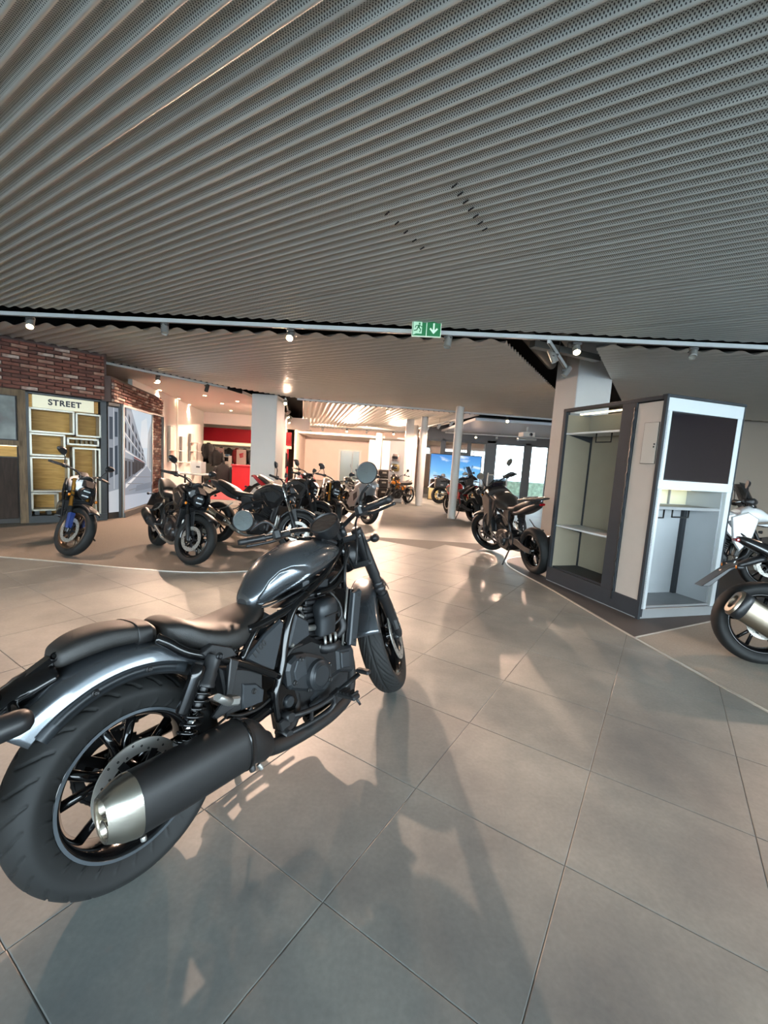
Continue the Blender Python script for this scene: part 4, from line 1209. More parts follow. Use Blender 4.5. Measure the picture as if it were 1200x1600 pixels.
def helmet(label, loc, rz, m, m2):
    t = thing('helmet', label, 'helmet', loc, rz, 'helmets on the white board')
    rings = []
    for z, rx, ry in ((-0.12, 0.105, 0.085), (-0.08, 0.135, 0.105), (0.0, 0.145, 0.118), (0.07, 0.13, 0.108), (0.115, 0.085, 0.075), (0.135, 0.03, 0.03)):
        rings.append([(rx*math.cos(2*PI*k/18)*(1.06 if math.cos(2*PI*k/18) > 0 else 1), ry*math.sin(2*PI*k/18), z) for k in range(18)])
    s = MB().loft(rings).build('shell', m, t)
    MB().lathe([(0.001, -0.04), (0.128, -0.035), (0.140, 0.01), (0.128, 0.05), (0.001, 0.052)], (0.012, 0, 0.0), (0, 0, 1), 16, -1.1, 1.1).build('visor', mat('visor_dark', '#1b1b20', 0.1), t)
    MB().box((0.02, 0, 0.10), (0.2, 0.05, 0.06), bev=0.012).build('stripe', m2, t)
    MB().tube([(0.06, -0.09, -0.09), (0.155, 0, -0.10), (0.06, 0.09, -0.09)], 0.022, 8).build('chin_bar', m, t)
def helmet_board():
    t = thing('helmet_board', 'tall white display board with four helmet brackets', 'display board', (0.32, 15.1, 0), R(-10))
    MB().box((0, 0.05, 1.05), (0.52, 0.05, 2.1), bev=0.005).build('board', M_WHITE, t)
    for k in range(4):
        MB().box((0, -0.12, 0.36+0.34*k), (0.2, 0.3, 0.02)).build('bracket', M_STEELG, t)
    cs = ['#7a6f66', '#3a3634', '#6a5f3a', '#857a74']; c2 = ['#a84a3a', '#c0b8b0', '#b59a3a', '#5a3a3a']
    for k in range(4):
        helmet('%s helmet on the white board' % ['brown lowest', 'charcoal second lowest', 'olive second highest', 'grey highest'][k], (0.32-0.025, 14.92, 0.502+0.34*k), R(190), mat('helmet_%d' % k, cs[k], 0.3, coat=0.5), mat('helmet_s%d' % k, c2[k], 0.3))
helmet_board()
def luggage():
    for k in range(3):
        t = thing('luggage_case', 'black hard luggage case left of the helmet board, %s of the stack' % ['bottom', 'middle', 'top'][k], 'luggage', (-0.12, 16.4, 0.0+0.36*k), R(15), 'stacked luggage cases')
        MB().box((0, 0, 0.18), (0.42, 0.36, 0.34), bev=0.05).build('case_shell', M_CLOTHB, t)
        MB().box((0, -0.185, 0.24), (0.16, 0.02, 0.06), bev=0.008).build('latch', M_STEELG, t)
        MB().tube([(-0.1, -0.18, 0.1), (-0.08, -0.21, 0.1), (0.08, -0.21, 0.1), (0.1, -0.18, 0.1)], 0.01, 6).build('handle', M_BLACKMETAL, t)
luggage()
def sky_picture():
    t = thing('sky_picture', 'large backlit picture of blue sky over yellow desert', 'light box', (1.79, 18.0, 0), R(-1.5))
    t.location = (1.68, 17.2, 0)
    W, H = 2.0, 1.82
    MB().box((W/2, 0.05, H/2), (W, 0.08, H)).build('case', M_BLACKMETAL, t)
    m = bpy.data.materials.new('sky_print'); m.use_nodes = True
    nt = m.node_tree; L = nt.links.new; b = nt.nodes['Principled BSDF']
    tc = nt.nodes.new('ShaderNodeTexCoord'); sp = nt.nodes.new('ShaderNodeSeparateXYZ'); L(tc.outputs['Object'], sp.inputs[0])
    mr = nt.nodes.new('ShaderNodeMapRange'); mr.inputs['From Max'].default_value = H; L(sp.outputs['Z'], mr.inputs['Value'])
    cr = nt.nodes.new('ShaderNodeValToRGB'); L(mr.outputs[0], cr.inputs[0])
    e = cr.color_ramp.elements
    e[0].position = 0.0; e[0].color = hexc('#b98a4a'); e[1].position = 1.0; e[1].color = hexc('#1e78c8')
    for p, c in ((0.2, '#d9b268'), (0.30, '#e8cf9a'), (0.33, '#d9ecf8'), (0.6, '#62b2ec')):
        k = e.new(p); k.color = hexc(c)
    nz = nt.nodes.new('ShaderNodeTexNoise'); nz.inputs['Scale'].default_value = 1.8; nz.inputs['Detail'].default_value = 8
    mp = nt.nodes.new('ShaderNodeMapping'); mp.inputs['Scale'].default_value = (1, 1, 2.4); mp.inputs['Rotation'].default_value = (0, 0.5, 0)
    L(tc.outputs['Object'], mp.inputs[0]); L(mp.outputs[0], nz.inputs['Vector'])
    c2 = nt.nodes.new('ShaderNodeValToRGB'); c2.color_ramp.elements[0].position = 0.55; c2.color_ramp.elements[1].position = 0.75; L(nz.outputs['Fac'], c2.inputs[0])
    mx = nt.nodes.new('ShaderNodeMixRGB'); mx.inputs[2].default_value = (0.9, 0.95, 1, 1)
    L(c2.outputs[0], mx.inputs['Fac']); L(cr.outputs[0], mx.inputs[1])
    L(mx.outputs[0], b.inputs['Emission Color']); b.inputs['Emission Strength'].default_value = 0.95
    b.inputs['Base Color'].default_value = (0.05, 0.05, 0.05, 1)
    MB().box((W/2, 0.004, H/2), (W-0.05, 0.008, H-0.05)).build('print', m, t)
sky_picture()
def ceiling_projector():
    t = thing('ceiling_projector', 'white box projector hung below the ceiling near the far windows', 'projector', (4.35, 14.0, 2.72), R(10))
    MB().box((0, 0, -0.22), (0.4, 0.34, 0.14), bev=0.015).build('projector_body', M_SHELFW, t)
    MB().lathe([(0.001, 0), (0.05, 0), (0.05, 0.04), (0.04, 0.045), (0.001, 0.04)], (0.05, -0.17, -0.22), (0, -1, 0), 16).build('lens', M_SCREEN, t)
    MB().cyl((0, 0, -0.15), (0, 0, 0.02), 0.025, n=10).build('mount', M_RAIL, t)
    MB().box((0.0, -0.03, -0.36), (0.62, 0.12, 0.06), bev=0.01).build('bracket_arm', M_CAN, t)
ceiling_projector()
def white_rack():
    t = thing('tube_rack', 'white bent tube rack before the far windows', 'rack', (3.35, 13.2, 0), R(-15))
    for x in (-0.28, 0.28):
        MB().tube(smoothcurve([(x, -0.25, 0.0), (x, -0.22, 0.6), (x, -0.15, 1.05), (x, 0.0, 1.18), (x, 0.12, 1.1), (x, 0.15, 0.0)], 5), 0.02, 8).build('side_tube', M_RAIL, t)
    for z, y in ((1.18, 0.0), (0.85, -0.19), (0.5, -0.225)):
        MB().cyl((-0.28, y, z), (0.28, y, z), 0.016, n=8).build('cross_tube', M_RAIL, t)
white_rack()
# ---------------------------------------------------------------- motorcycle materials and shared pieces
M_GUN = mat('gunmetal_paint', '#565b60', 0.26, metal=0.75, coat=1.0)
M_GLOSSB = mat('gloss_black', '#0a0a0b', 0.14, spec=0.35, coat=0.25)
M_SATINB = mat('satin_black', '#17181a', 0.42, var=0.1, vscale=30)
M_MATTB = mat('matt_black', '#141415', 0.5, bump=0.05, bscale=400)
M_ENG = mat('engine_grey', '#26292c', 0.42, metal=0.35, var=0.08, vscale=25)
M_ENG2 = mat('engine_dark', '#121315', 0.45, metal=0.2, var=0.15, vscale=30)
M_COVER = mat('side_cover_grey', '#2b2f33', 0.42, metal=0.2)
M_RUBBER = mat('tyre_rubber', '#151616', 0.68, spec=0.35, var=0.12, vscale=14, rvar=0.08)
M_LEATHER = mat('seat_leather', '#1b1a19', 0.50, bump=0.25, bscale=420)
M_STEEL = mat('brushed_steel', '#cfc9bd', 0.24, metal=1.0, rvar=0.06, vscale=40, stretch=(1, 1, 12))
M_CHROME = mat('chrome', '#d9d9d9', 0.08, metal=1.0)
M_DISC = mat('brake_disc_steel', '#aaa7a1', 0.36, metal=0.7)
M_ALLOY = mat('cast_alloy', '#8d8c88', 0.4, metal=0.7, var=0.1, vscale=30)
M_GOLD = mat('gold_fork', '#c08a3e', 0.28, metal=0.85)
M_RIMGLINT = mat('rim_reflection_grey', '#5a6066', 0.3, metal=0.7)  # grey ring colour paints the reflection along the edge of the black rim
M_AMBER = mat('amber_lens', '#d97a12', 0.2, coat=0.5)
M_REDLENS = mat('red_lens', '#7c0d12', 0.15, coat=0.5)
M_CLEAR = mat('clear_lens', '#c9ced2', 0.08, spec=0.8)
M_MIRROR = mat('mirror_glass', '#dfe5e8', 0.02, metal=1.0)
M_HOLE = mat('drill_hole', '#090909', 0.9)

def tyre_mesh(Ro, Rb, hw, bh, na, groove=None, nc=6):
    prof = [(-bh, Rb), (-hw*0.90, Rb+0.22*(Ro-Rb)), (-hw, Rb+0.52*(Ro-Rb)), (-hw*0.88, Ro-0.27*(Ro-Rb)), (-hw*0.62, Ro-0.11*(Ro-Rb)), (-hw*0.3, Ro-0.022*(Ro-Rb)), (0, Ro)]
    prof = prof + [(-y, r) for y, r in prof[-2::-1]]
    pc = smoothcurve(prof, nc)
    mb = MB(); rings = []
    for i in range(na):
        a = 2*PI*i/na
        ring = []
        for y, r in pc:
            rr = r
            if groove: rr -= groove(a, y/hw)
            ring.append((rr*math.cos(a), y, rr*math.sin(a)))
        rings.append(ring)
    mb.loft(rings, closed=False, cap=False, smooth=True, loop=True)
    return mb
def annulus(mb, r0, r1, y0, y1, n=40, c=(0, 0, 0)):
    return mb.lathe([(r0, y0), (r1, y0), (r1, y1), (r0, y1)], c, (0, 1, 0), n, smooth=False, closed=True)
def wheel(root, pref, c, Ro, Rb, hw, xf=None, groove=None, na=64, spokes=5, spread=13, m_rim=None, stripe=None, disc=(), disc_r=0.14, wire=False, rim_hw=None, m_tyre=None, hub_w=0.07, spk_r=0.014):
    """tyre, cast rim with spokes, brake discs, around axle at c (wheel plane x/z)."""
    T = MX.Translation(V(c))
    if xf is not None: T = xf @ T
    m_rim = m_rim or M_GLOSSB
    bh = rim_hw or hw*0.76
    tyre_mesh(Ro, Rb, hw, bh, na, groove, 6 if groove else 3).xf(T).build(pref + '_tyre', m_tyre or M_RUBBER, root, fix=False)
    rm = MB()
    rb = Rb
    rm.lathe([(rb+0.004, -bh-0.004), (rb-0.006, -bh-0.004), (rb-0.016, -bh*0.9), (rb-0.026, -bh*0.6), (rb-0.030, 0), (rb-0.026, bh*0.6), (rb-0.016, bh*0.9), (rb-0.006, bh+0.004), (rb+0.004, bh+0.004), (rb+0.006, bh*0.9), (rb+0.002, bh*0.6), (rb-0.012, bh*0.4), (rb-0.012, -bh*0.4), (rb+0.002, -bh*0.6), (rb+0.006, -bh*0.9)], (0,0,0), (0,1,0), max(48, na//3), closed=True)
    rim = rm.xf(T).build(pref + '_rim', m_rim, root)
    hub = MB().lathe([(0.001, -hub_w), (0.028, -hub_w), (0.032, -hub_w*0.8), (0.045, -hub_w*0.55), (0.045, hub_w*0.55), (0.032, hub_w*0.8), (0.028, hub_w), (0.001, hub_w)], (0,0,0), (0,1,0), 24).xf(T).build(pref + '_hub', m_rim, root, sharp=35)
    MB().cyl((0, -hub_w-0.02, 0), (0, hub_w+0.02, 0), 0.013, n=10).xf(T).build('axle', M_ALLOY, root)
    if wire:
        for k in range(18):
            a = 2*PI*k/18
            s = 1 if k % 2 else -1
            MB().cyl((0.04*math.cos(a+0.5*s), s*hub_w*0.5, 0.04*math.sin(a+0.5*s)), ((rb-0.02)*math.cos(a), 0, (rb-0.02)*math.sin(a)), 0.0028, n=5).xf(T).build('spoke', M_ALLOY, rim)
    else:
        for k in range(spokes):
            a = 2*PI*(k+0.3)/spokes
            for s in (-1, 1):
                b = a + s*R(spread); aa = a + s*0.10
                P = [((0.038)*math.cos(aa), 0, 0.038*math.sin(aa)), (((0.5*rb))*math.cos((aa+b)/2), 0, (0.5*rb)*math.sin((aa+b)/2)), ((rb-0.024)*math.cos(b), 0, (rb-0.024)*math.sin(b))]
                MB().tube(P, [spk_r*1.25, spk_r*0.9, spk_r*0.95], 8, flat=1.0, upv=(0, 1, 0)).xf(T).build('spoke', m_rim, rim)
    if stripe:
        annulus(MB(), rb-0.006, rb+0.003, -bh-0.0065, -bh-0.003, 72).xf(T).build('rim_edge_glint', stripe, rim)
        annulus(MB(), rb-0.006, rb+0.003, bh+0.003, bh+0.0065, 72).xf(T).build('rim_edge_glint', stripe, rim)
    for y in disc:
        d = annulus(MB(), disc_r*0.70, disc_r, y-0.0025, y+0.0025, 48).xf(T).build('brake_disc', M_DISC, root)
        hh = MB()
        for k in range(30):
            a = 2*PI*k/30; r = disc_r*(0.76 if k % 3 == 0 else 0.85 if k % 3 == 1 else 0.93)
            hh.lathe([(0.001, -0.0031), (disc_r*0.027, -0.0031), (disc_r*0.027, 0.0031), (0.001, 0.0031)], (r*math.cos(a), y, r*math.sin(a)), (0,1,0), 8, smooth=False)
        tag(hh.xf(T).build('drill_holes', M_HOLE, d), kind='stuff')
        cr = MB()
        for k in range(6):
            a = 2*PI*k/6
            cr.box((disc_r*0.52*math.cos(a), y, disc_r*0.52*math.sin(a)), (disc_r*0.46, 0.006, 0.022), MX.Rotation(-a, 3, 'Y'))
        cr.lathe([(0.03, y-0.004), (disc_r*0.36, y-0.004), (disc_r*0.36, y+0.004), (0.03, y+0.004)], (0,0,0), (0,1,0), 24, smooth=False, closed=True)
        cr.xf(T).build('disc_carrier', M_ENG2, d)
    return rim
def coil(p0, p1, r, wire, turns, n=9):
    p0, p1 = V(p0), V(p1); d = (p1-p0); u = d.normalized().orthogonal().normalized(); w = d.normalized().cross(u)
    pts = []
    N = int(turns*n)
    for i in range(N+1):
        t = i/N; a = 2*PI*turns*t
        pts.append(p0 + d*t + u*r*math.cos(a) + w*r*math.sin(a))
    return MB().tube(pts, wire, 6)
def fender_shell(c, prof, a0, a1, n=24, xf=None, taper=None):
    """prof: list of (y, r); swept about the axle from angle a0 to a1 (degrees, 0 = forward, 90 = up)."""
    mb = MB(); rings = []
    for i in range(n+1):
        t = i/n; a = R(a0 + (a1-a0)*t)
        k = taper(t) if taper else 1.0
        rings.append([(c[0] + r*math.cos(a), c[1] + y*k, c[2] + r*math.sin(a)) for y, r in prof])
    mb.loft(rings, closed=False, cap=False)
    if xf is not None: mb.xf(xf)
    return mb
def sering(x, zc, hw, zt, zb, e=2.4, n=24, yo=0.0):
    """superellipse cross-section at x: half-width hw, top zt, bottom zb."""
    out = []
    for k in range(n):
        a = 2*PI*k/n
        c, s = math.cos(a), math.sin(a)
        y = hw*math.copysign(abs(c)**(2/e), c)
        h = (zt-zc) if s >= 0 else (zc-zb)
        z = zc + h*math.copysign(abs(s)**(2/e), s)
        out.append((x, y+yo, z))
    return out
def body_loft(rows, e=2.4, n=24, k=4):
    """rows: (x, zc, hw, zt, zb) smoothly interpolated."""
    rr = smoothcurve(rows, k) if k > 1 else rows
    return MB().loft([sering(*r, e, n) for r in rr])
def bolt(parent, c, ax, r=0.008, h=0.006, m=None, nm='bolt'):
    return MB().lathe([(0.001, h), (r*0.45, h), (r*0.5, h*0.5), (r*0.8, h), (r, h*0.7), (r, 0), (0.001, 0)], c, ax, 12).build(nm, m or M_SATINB, parent, sharp=40)
# ---------------------------------------------------------------- the big cruiser in front
def cruiser():
    t = thing('cruiser_motorcycle', 'gunmetal and black cruiser motorcycle with big side muffler in the foreground', 'motorcycle', (-0.7389, 1.2597, 0.0), R(55.94), lean=R(8.18))
    AX = V((-math.sin(R(28)), 0, math.cos(R(28))))
    S = rot_about((1.13, 0, 0.88), AX, R(29))
    # ---- wheels
    def g_rear(a, v):
        s = 1 if v > 0 else -1
        w = abs(v)
        if w < 0.10 or w > 0.93: return 0.0
        p = 2*PI/28
        ph = (a + (0.25*p if s > 0 else 0) + 0.30*(w-0.1)**1.6) % p
        d = abs(ph - p/2)*0.32
        return 0.0065*max(0, min(1, (0.0052-d)/0.002))
    wheel(t, 'rear', (0, 0, 0.318), 0.320, 0.214, 0.089, groove=g_rear, na=448, spokes=5, spread=15, stripe=M_RIMGLINT, disc=(-0.098,), disc_r=0.135, rim_hw=0.068, hub_w=0.085, spk_r=0.016)
    def g_front(a, v):
        w = abs(v)
        if w < 0.05: return 0.0055
        if w > 0.95: return 0.0
        p = 2*PI/20
        s = 1 if v > 0 else -1
        ph = (a + (0.5*p if s > 0 else 0) - 0.55*w) % p
        d = abs(ph - p/2)
        L = 0.020 if 0.12 < w < 0.9 else 0
        ph2 = (a + (0.2*p if s > 0 else 0.7*p) - 0.65*w) % p
        d2 = abs(ph2 - p/2)
        if d < L: return 0.0055
        if 0.35 < w < 0.9 and d2 < 0.016: return 0.004
        return 0.0
    wheel(t, 'front', (1.5, 0, 0.325), 0.325, 0.240, 0.069, xf=S, groove=g_front, na=400, spokes=5, spread=15, disc=(-0.088,), disc_r=0.155, rim_hw=0.05, hub_w=0.07)
    # sprocket and chain on the left
    sp = MB()
    ring = [(0.105 + (0.008 if k % 2 else 0), 2*PI*k/84) for k in range(84)]
    outer0 = [(r*math.cos(a), 0.094, 0.318 + r*math.sin(a)) for r, a in ring]; outer1 = [(x, 0.101, z) for x, y, z in outer0]
    inn0 = [(0.08*math.cos(a), 0.094, 0.318+0.08*math.sin(a)) for r, a in ring]; inn1 = [(x, 0.101, z) for x, y, z in inn0]
    sp.loft([outer0, outer1, inn1, inn0], True, False, False, True)
    for k in range(5):
        a = 2*PI*k/5; sp.box((0.06*math.cos(a), 0.0975, 0.318+0.06*math.sin(a)), (0.07, 0.006, 0.03), MX.Rotation(-a, 3, 'Y'))
    sp.build('sprocket', M_ENG2, t)
    ch = smoothcurve([(0.0, 0.0975, 0.428), (0.3, 0.0975, 0.43), (0.52, 0.0975, 0.40), (0.575, 0.0975, 0.35), (0.52, 0.0975, 0.305), (0.3, 0.0975, 0.24), (0.0, 0.0975, 0.208), (-0.08, 0.0975, 0.24), (-0.11, 0.0975, 0.318), (-0.08, 0.0975, 0.395)], 8, True)
    MB().tube(ch, [0.0075 if i % 2 else 0.0055 for i in range(len(ch))], 6, closed=True).build('chain', M_ENG2, t)
    # ---- swingarm and shocks
    sw = MB()
    for s in (-1, 1):
        sw.tube(smoothcurve([(0.60, s*0.105, 0.355), (0.42, s*0.13, 0.345), (0.2, s*0.145, 0.33), (0.0, s*0.15, 0.318)], 4), 0.024, 12)
        sw.box((-0.02, s*0.15, 0.318), (0.11, 0.02, 0.06), bev=0.008)
    sw.cyl((0.40, -0.13, 0.345), (0.40, 0.13, 0.345), 0.026, n=12)
    sw.build('swingarm', M_GLOSSB, t)
    for s in (-1, 1):
        top, bot = V((0.235, s*0.172, 0.655)), V((0.085, s*0.172, 0.375))
        d = (bot-top)
        P = lambda k, dy=0: tuple(top + d*k + V((0, dy, 0)))
        sh = MB()
        sh.lathe([(0.001, 0), (0.024, 0.0), (0.026, 0.012), (0.026, 0.05), (0.030, 0.056), (0.030, 0.085), (0.034, 0.09), (0.034, 0.10), (0.017, 0.104), (0.017, 0.17), (0.011, 0.172), (0.011, 0.27), (0.032, 0.275), (0.032, 0.285), (0.02, 0.29), (0.02, 0.317), (0.001, 0.318)], top, d, 18)
        so = sh.build('shock_absorber', M_SATINB, t, sharp=40)
        coil(P(0.31), P(0.88), 0.029, 0.0055, 7.5, 12).build('spring', M_GLOSSB, so)
        MB().cyl(P(0.56), P(0.84), 0.0125, n=12).build('damper_rod', M_CHROME, so)
        q = top + V((-0.062, 0, -0.025))
        MB().lathe([(0.001, -0.012), (0.019, -0.012), (0.0245, -0.004), (0.0245, 0.03), (0.0225, 0.034), (0.0225, 0.135), (0.018, 0.142), (0.001, 0.142)], q, d, 18).build('reservoir', M_GLOSSB, so, sharp=40)
        MB().cyl(tuple(q + d.normalized()*0.02), P(0.1), 0.012, n=8).build('reservoir_arm', M_SATINB, so)
        bolt(so, (top.x, s*0.196, top.z), (0, s, 0), 0.012, 0.01)
        # upper bracket of the frame
        MB().prism([(0.19, 0.672), (0.235, 0.69), (0.31, 0.655), (0.33, 0.62), (0.27, 0.625), (0.225, 0.635)], s*0.135, s*0.165, 0.003).build('shock_bracket', M_SATINB, t)
    # ---- rear fender, stays, tail
    fprof = smoothcurve([(-0.111, 0.360), (-0.1095, 0.368), (-0.106, 0.386), (-0.101, 0.402), (-0.088, 0.414), (-0.062, 0.4225), (-0.03, 0.427), (0, 0.4285), (0.03, 0.427), (0.062, 0.4225), (0.088, 0.414), (0.101, 0.402), (0.106, 0.386), (0.1095, 0.368), (0.111, 0.360)], 4)
    tp = lambda k: 1.0 - 0.10*max(0, k-0.75)/0.25
    fender_shell((0.0, 0, 0.318), fprof, 48, 137, 40, taper=tp).build('rear_fender', M_GUN, t, solid=0.004, fix=False)
    for s in (-1, 1):
        st = fender_shell((0, s*0.112, 0.318), [(-0.004, 0.334), (0.004*1, 0.334), (0.004, 0.366), (-0.004, 0.366), (-0.004, 0.334)], 62, 133, 30).build('fender_stay', M_COVER, t)
        rim = [(s*0.1135, 0.3555), (s*0.1135, 0.3665)]
        fender_shell((0, 0, 0.318), [(s*0.1155, 0.340), (s*0.1175, 0.340), (s*0.1175, 0.3595), (s*0.1155, 0.3595), (s*0.1155, 0.340)], 68, 126, 30).build('stay_inlay', M_ENG, st)
        for a in (83, 108):
            bolt(st, (0.350*math.cos(R(a)), s*0.1175, 0.318+0.350*math.sin(R(a))), (0, s, 0), 0.010, 0.005, M_MATTB)
        # inner mudguard web
        fender_shell((0, 0, 0.318), [(s*0.104, 0.325), (s*0.104, 0.362)], 40, 130, 24).build('inner_guard', M_MATTB, t, solid=0.004, fix=False)
    # tail arm with light and indicators
    arm = smoothcurve([(-0.17, 0, 0.712), (-0.24, 0, 0.690), (-0.32, 0, 0.655), (-0.40, 0, 0.60)], 5)
    MB().tube(arm, [0.034]*6 + [0.03]*5 + [0.026]*5, 12, flat=1.9).build('tail_arm', M_GLOSSB, t)
    MB().box((-0.21, 0, 0.722), (0.12, 0.06, 0.03), eul(y=-0.5), 0.012).build('grab_bracket', M_GLOSSB, t)
    bolt(t, (-0.165, -0.03, 0.757), (-0.5, -0.6, 0.6), 0.014, 0.014, M_GLOSSB, 'tail_bolt')
    tl = MB().lathe([(0.001, 0.0), (0.05, 0.0), (0.055, -0.02), (0.04, -0.05), (0.001, -0.055)], (-0.34, 0, 0.675), (-1, 0, -0.1), 20).build('tail_light', M_GLOSSB, t)
    MB().lathe([(0.001, 0.006), (0.045, 0.004), (0.049, 0.0)], (-0.34, 0, 0.675), (-1, 0, -0.1), 20).build('tail_lens', M_REDLENS, tl)
    MB().box((-0.43, 0, 0.50), (0.012, 0.2, 0.16), eul(y=0.25), 0.003).build('plate_holder', M_SATINB, t)
    for s in (-1, 1):
        MB().tube([(-0.26, 0, 0.675), (-0.28, s*0.08, 0.668), (-0.29, s*0.16, 0.66)], [0.016, 0.014, 0.013], 8).build('indicator_stem', M_GLOSSB, t)
        b = MB().lathe([(0.001, 0.030), (0.016, 0.028), (0.026, 0.018), (0.030, 0.0), (0.031, -0.034), (0.030, -0.044), (0.027, -0.044), (0.027, -0.038), (0.001, -0.038)], (-0.300, s*0.185, 0.672), (1, 0, 0.05), 20).build('rear_indicator', M_SATINB, t, sharp=40)
        MB().lathe([(0.001, -0.042), (0.020, -0.041), (0.0268, -0.039)], (-0.300, s*0.185, 0.672), (1, 0, 0.05), 20).build('indicator_lens', M_CLEAR, b)
    # ---- seats
    pil = body_loft([(-0.172, 0.748, 0.040, 0.764, 0.73), (-0.158, 0.752, 0.060, 0.784, 0.726), (-0.11, 0.765, 0.073, 0.806, 0.735), (-0.04, 0.773, 0.078, 0.814, 0.742), (0.03, 0.768, 0.080, 0.806, 0.738), (0.075, 0.760, 0.080, 0.795, 0.730), (0.095, 0.756, 0.075, 0.785, 0.728)], 3.2, 32, 5).build('pillion_seat', M_LEATHER, t)
    MB().loft([sering(x, 0.762, 0.0835, 0.8075-(x-0.035)*0.22, 0.728, 3.2, 32) for x in (0.036, 0.040, 0.078, 0.082)]).build('seat_strap', M_MATTB, pil)
    body_loft([(0.118, 0.745, 0.060, 0.772, 0.72), (0.135, 0.745, 0.098, 0.783, 0.705), (0.18, 0.735, 0.128, 0.784, 0.675), (0.24, 0.70, 0.145, 0.752, 0.645), (0.31, 0.68, 0.153, 0.728, 0.62), (0.38, 0.678, 0.150, 0.728, 0.612), (0.44, 0.69, 0.132, 0.742, 0.622), (0.495, 0.71, 0.103, 0.755, 0.655), (0.535, 0.72, 0.075, 0.752, 0.69)], 2.9, 36, 5).build('rider_seat', M_LEATHER, t)
    MB().tube([(x, y, z) for x, y, z in smoothcurve([(0.13, -0.105, 0.713), (0.2, -0.135, 0.672), (0.31, -0.15, 0.632), (0.39, -0.143, 0.628), (0.46, -0.118, 0.655)], 5)], 0.004, 6).build('seat_piping', M_GLOSSB, t)
    # ---- fuel tank: dense loft with a pressed recess on both flanks
    rows = smoothcurve([(0.486, 0.755, 0.030, 0.775, 0.735), (0.498, 0.765, 0.052, 0.800, 0.728), (0.53, 0.785, 0.074, 0.842, 0.724), (0.575, 0.812, 0.092, 0.890, 0.733), (0.64, 0.842, 0.110, 0.935, 0.752), (0.74, 0.863, 0.128, 0.970, 0.775), (0.85, 0.879, 0.127, 0.980, 0.803), (0.94, 0.891, 0.110, 0.967, 0.835), (1.01, 0.902, 0.087, 0.946, 0.865), (1.042, 0.902, 0.060, 0.926, 0.88)], 10)
    rec = [(0.512, 0.742), (0.518, 0.778), (0.565, 0.838), (0.615, 0.872), (0.67, 0.882), (0.74, 0.868), (0.768, 0.838), (0.71, 0.808), (0.64, 0.778), (0.57, 0.748)]
    def indist(x, z):
        d = 1e9; n = len(rec); inside = False
        for i in range(n):
            (ax, az), (bx, bz) = rec[i-1], rec[i]
            if (az > z) != (bz > z) and x < (bx-ax)*(z-az)/(bz-az) + ax: inside = not inside
            L2 = (bx-ax)**2 + (bz-az)**2
            u = max(0, min(1, ((x-ax)*(bx-ax)+(z-az)*(bz-az))/L2))
            d = min(d, math.hypot(x-ax-u*(bx-ax), z-az-u*(bz-az)))
        return d if inside else -d
    rings = []
    for r in rows:
        ring = sering(*r, 2.25, 96)
        out = []
        for (x, y, z) in ring:
            if abs(y) > 0.04 and z < 0.93:
                d = indist(x, z)
                k = max(0, min(1, (d+0.003)/0.010)); k = k*k*(3-2*k)
                y -= math.copysign(0.010*k, y)
            out.append((x, y, z))
        rings.append(out)
    tank = MB().loft(rings).build('fuel_tank', M_GUN, t)
    MB().lathe([(0.001, 0.012), (0.03, 0.012), (0.036, 0.006), (0.036, -0.005)], (0.86, 0, 0.978), (0.05, 0, 1), 24).build('fuel_cap', M_GLOSSB, tank)
    MB().tube(smoothcurve([(0.51, -0.070, 0.738), (0.56, -0.092, 0.744), (0.66, -0.118, 0.770), (0.80, -0.128, 0.806), (0.95, -0.104, 0.852)], 6), 0.0045, 6).build('tank_seam', M_GLOSSB, tank)
    MB().box((1.0, 0, 0.955), (0.12, 0.09, 0.03), eul(y=0.35), 0.01).build('key_cover', M_SATINB, t)
    # ---- frame tubes
    def ft(nm, pts, r=0.0165, m=None, k=5):
        return MB().tube(smoothcurve(pts, k), r, 12).build(nm, m or M_GLOSSB, t)
    for s in (-1, 1):
        ft('upper_frame_tube', [(0.40, s*0.135, 0.690), (0.45, s*0.135, 0.690), (0.535, s*0.138, 0.704), (0.637, s*0.138, 0.724), (0.74, s*0.132, 0.765), (0.87, s*0.115, 0.818), (0.97, s*0.09, 0.872), (1.07, s*0.05, 0.93)])
        ft('down_frame_tube', [(0.72, s*0.14, 0.758), (0.655, s*0.148, 0.735), (0.605, s*0.15, 0.69), (0.570, s*0.15, 0.60), (0.552, s*0.15, 0.524), (0.525, s*0.15, 0.456), (0.503, s*0.15, 0.40), (0.507, s*0.15, 0.31), (0.525, s*0.15, 0.275)])
        ft('seat_rail', [(0.075, s*0.11, 0.752), (0.105, s*0.125, 0.728), (0.157, s*0.14, 0.682), (0.261, s*0.148, 0.632), (0.377, s*0.15, 0.566), (0.524, s*0.15, 0.469)])
        ft('seat_post', [(0.36, s*0.142, 0.585), (0.41, s*0.142, 0.655), (0.45, s*0.138, 0.690)], 0.013)
        ft('front_down_tube', [(1.09, s*0.03, 0.80), (1.06, s*0.06, 0.70), (1.01, s*0.09, 0.50), (0.97, s*0.10, 0.30), (0.90, s*0.10, 0.22), (0.70, s*0.10, 0.20)], 0.015)
        ft('head_brace', [(1.09, s*0.04, 0.86), (1.03, s*0.09, 0.80), (0.93, s*0.11, 0.745), (0.80, s*0.11, 0.735)], 0.014)
        MB().prism([(0.48, 0.42), (0.53, 0.44), (0.60, 0.40), (0.62, 0.33), (0.56, 0.26), (0.50, 0.26)], s*0.12, s*0.155, 0.006).build('pivot_plate', M_GLOSSB, t)
        pc = MB().lathe([(0.001, 0.012), (0.020, 0.012), (0.024, 0.008), (0.026, 0.0)], (0.562, s*0.156, 0.352), (0, s, 0), 20).build('pivot_cap', M_ENG, t, sharp=40)
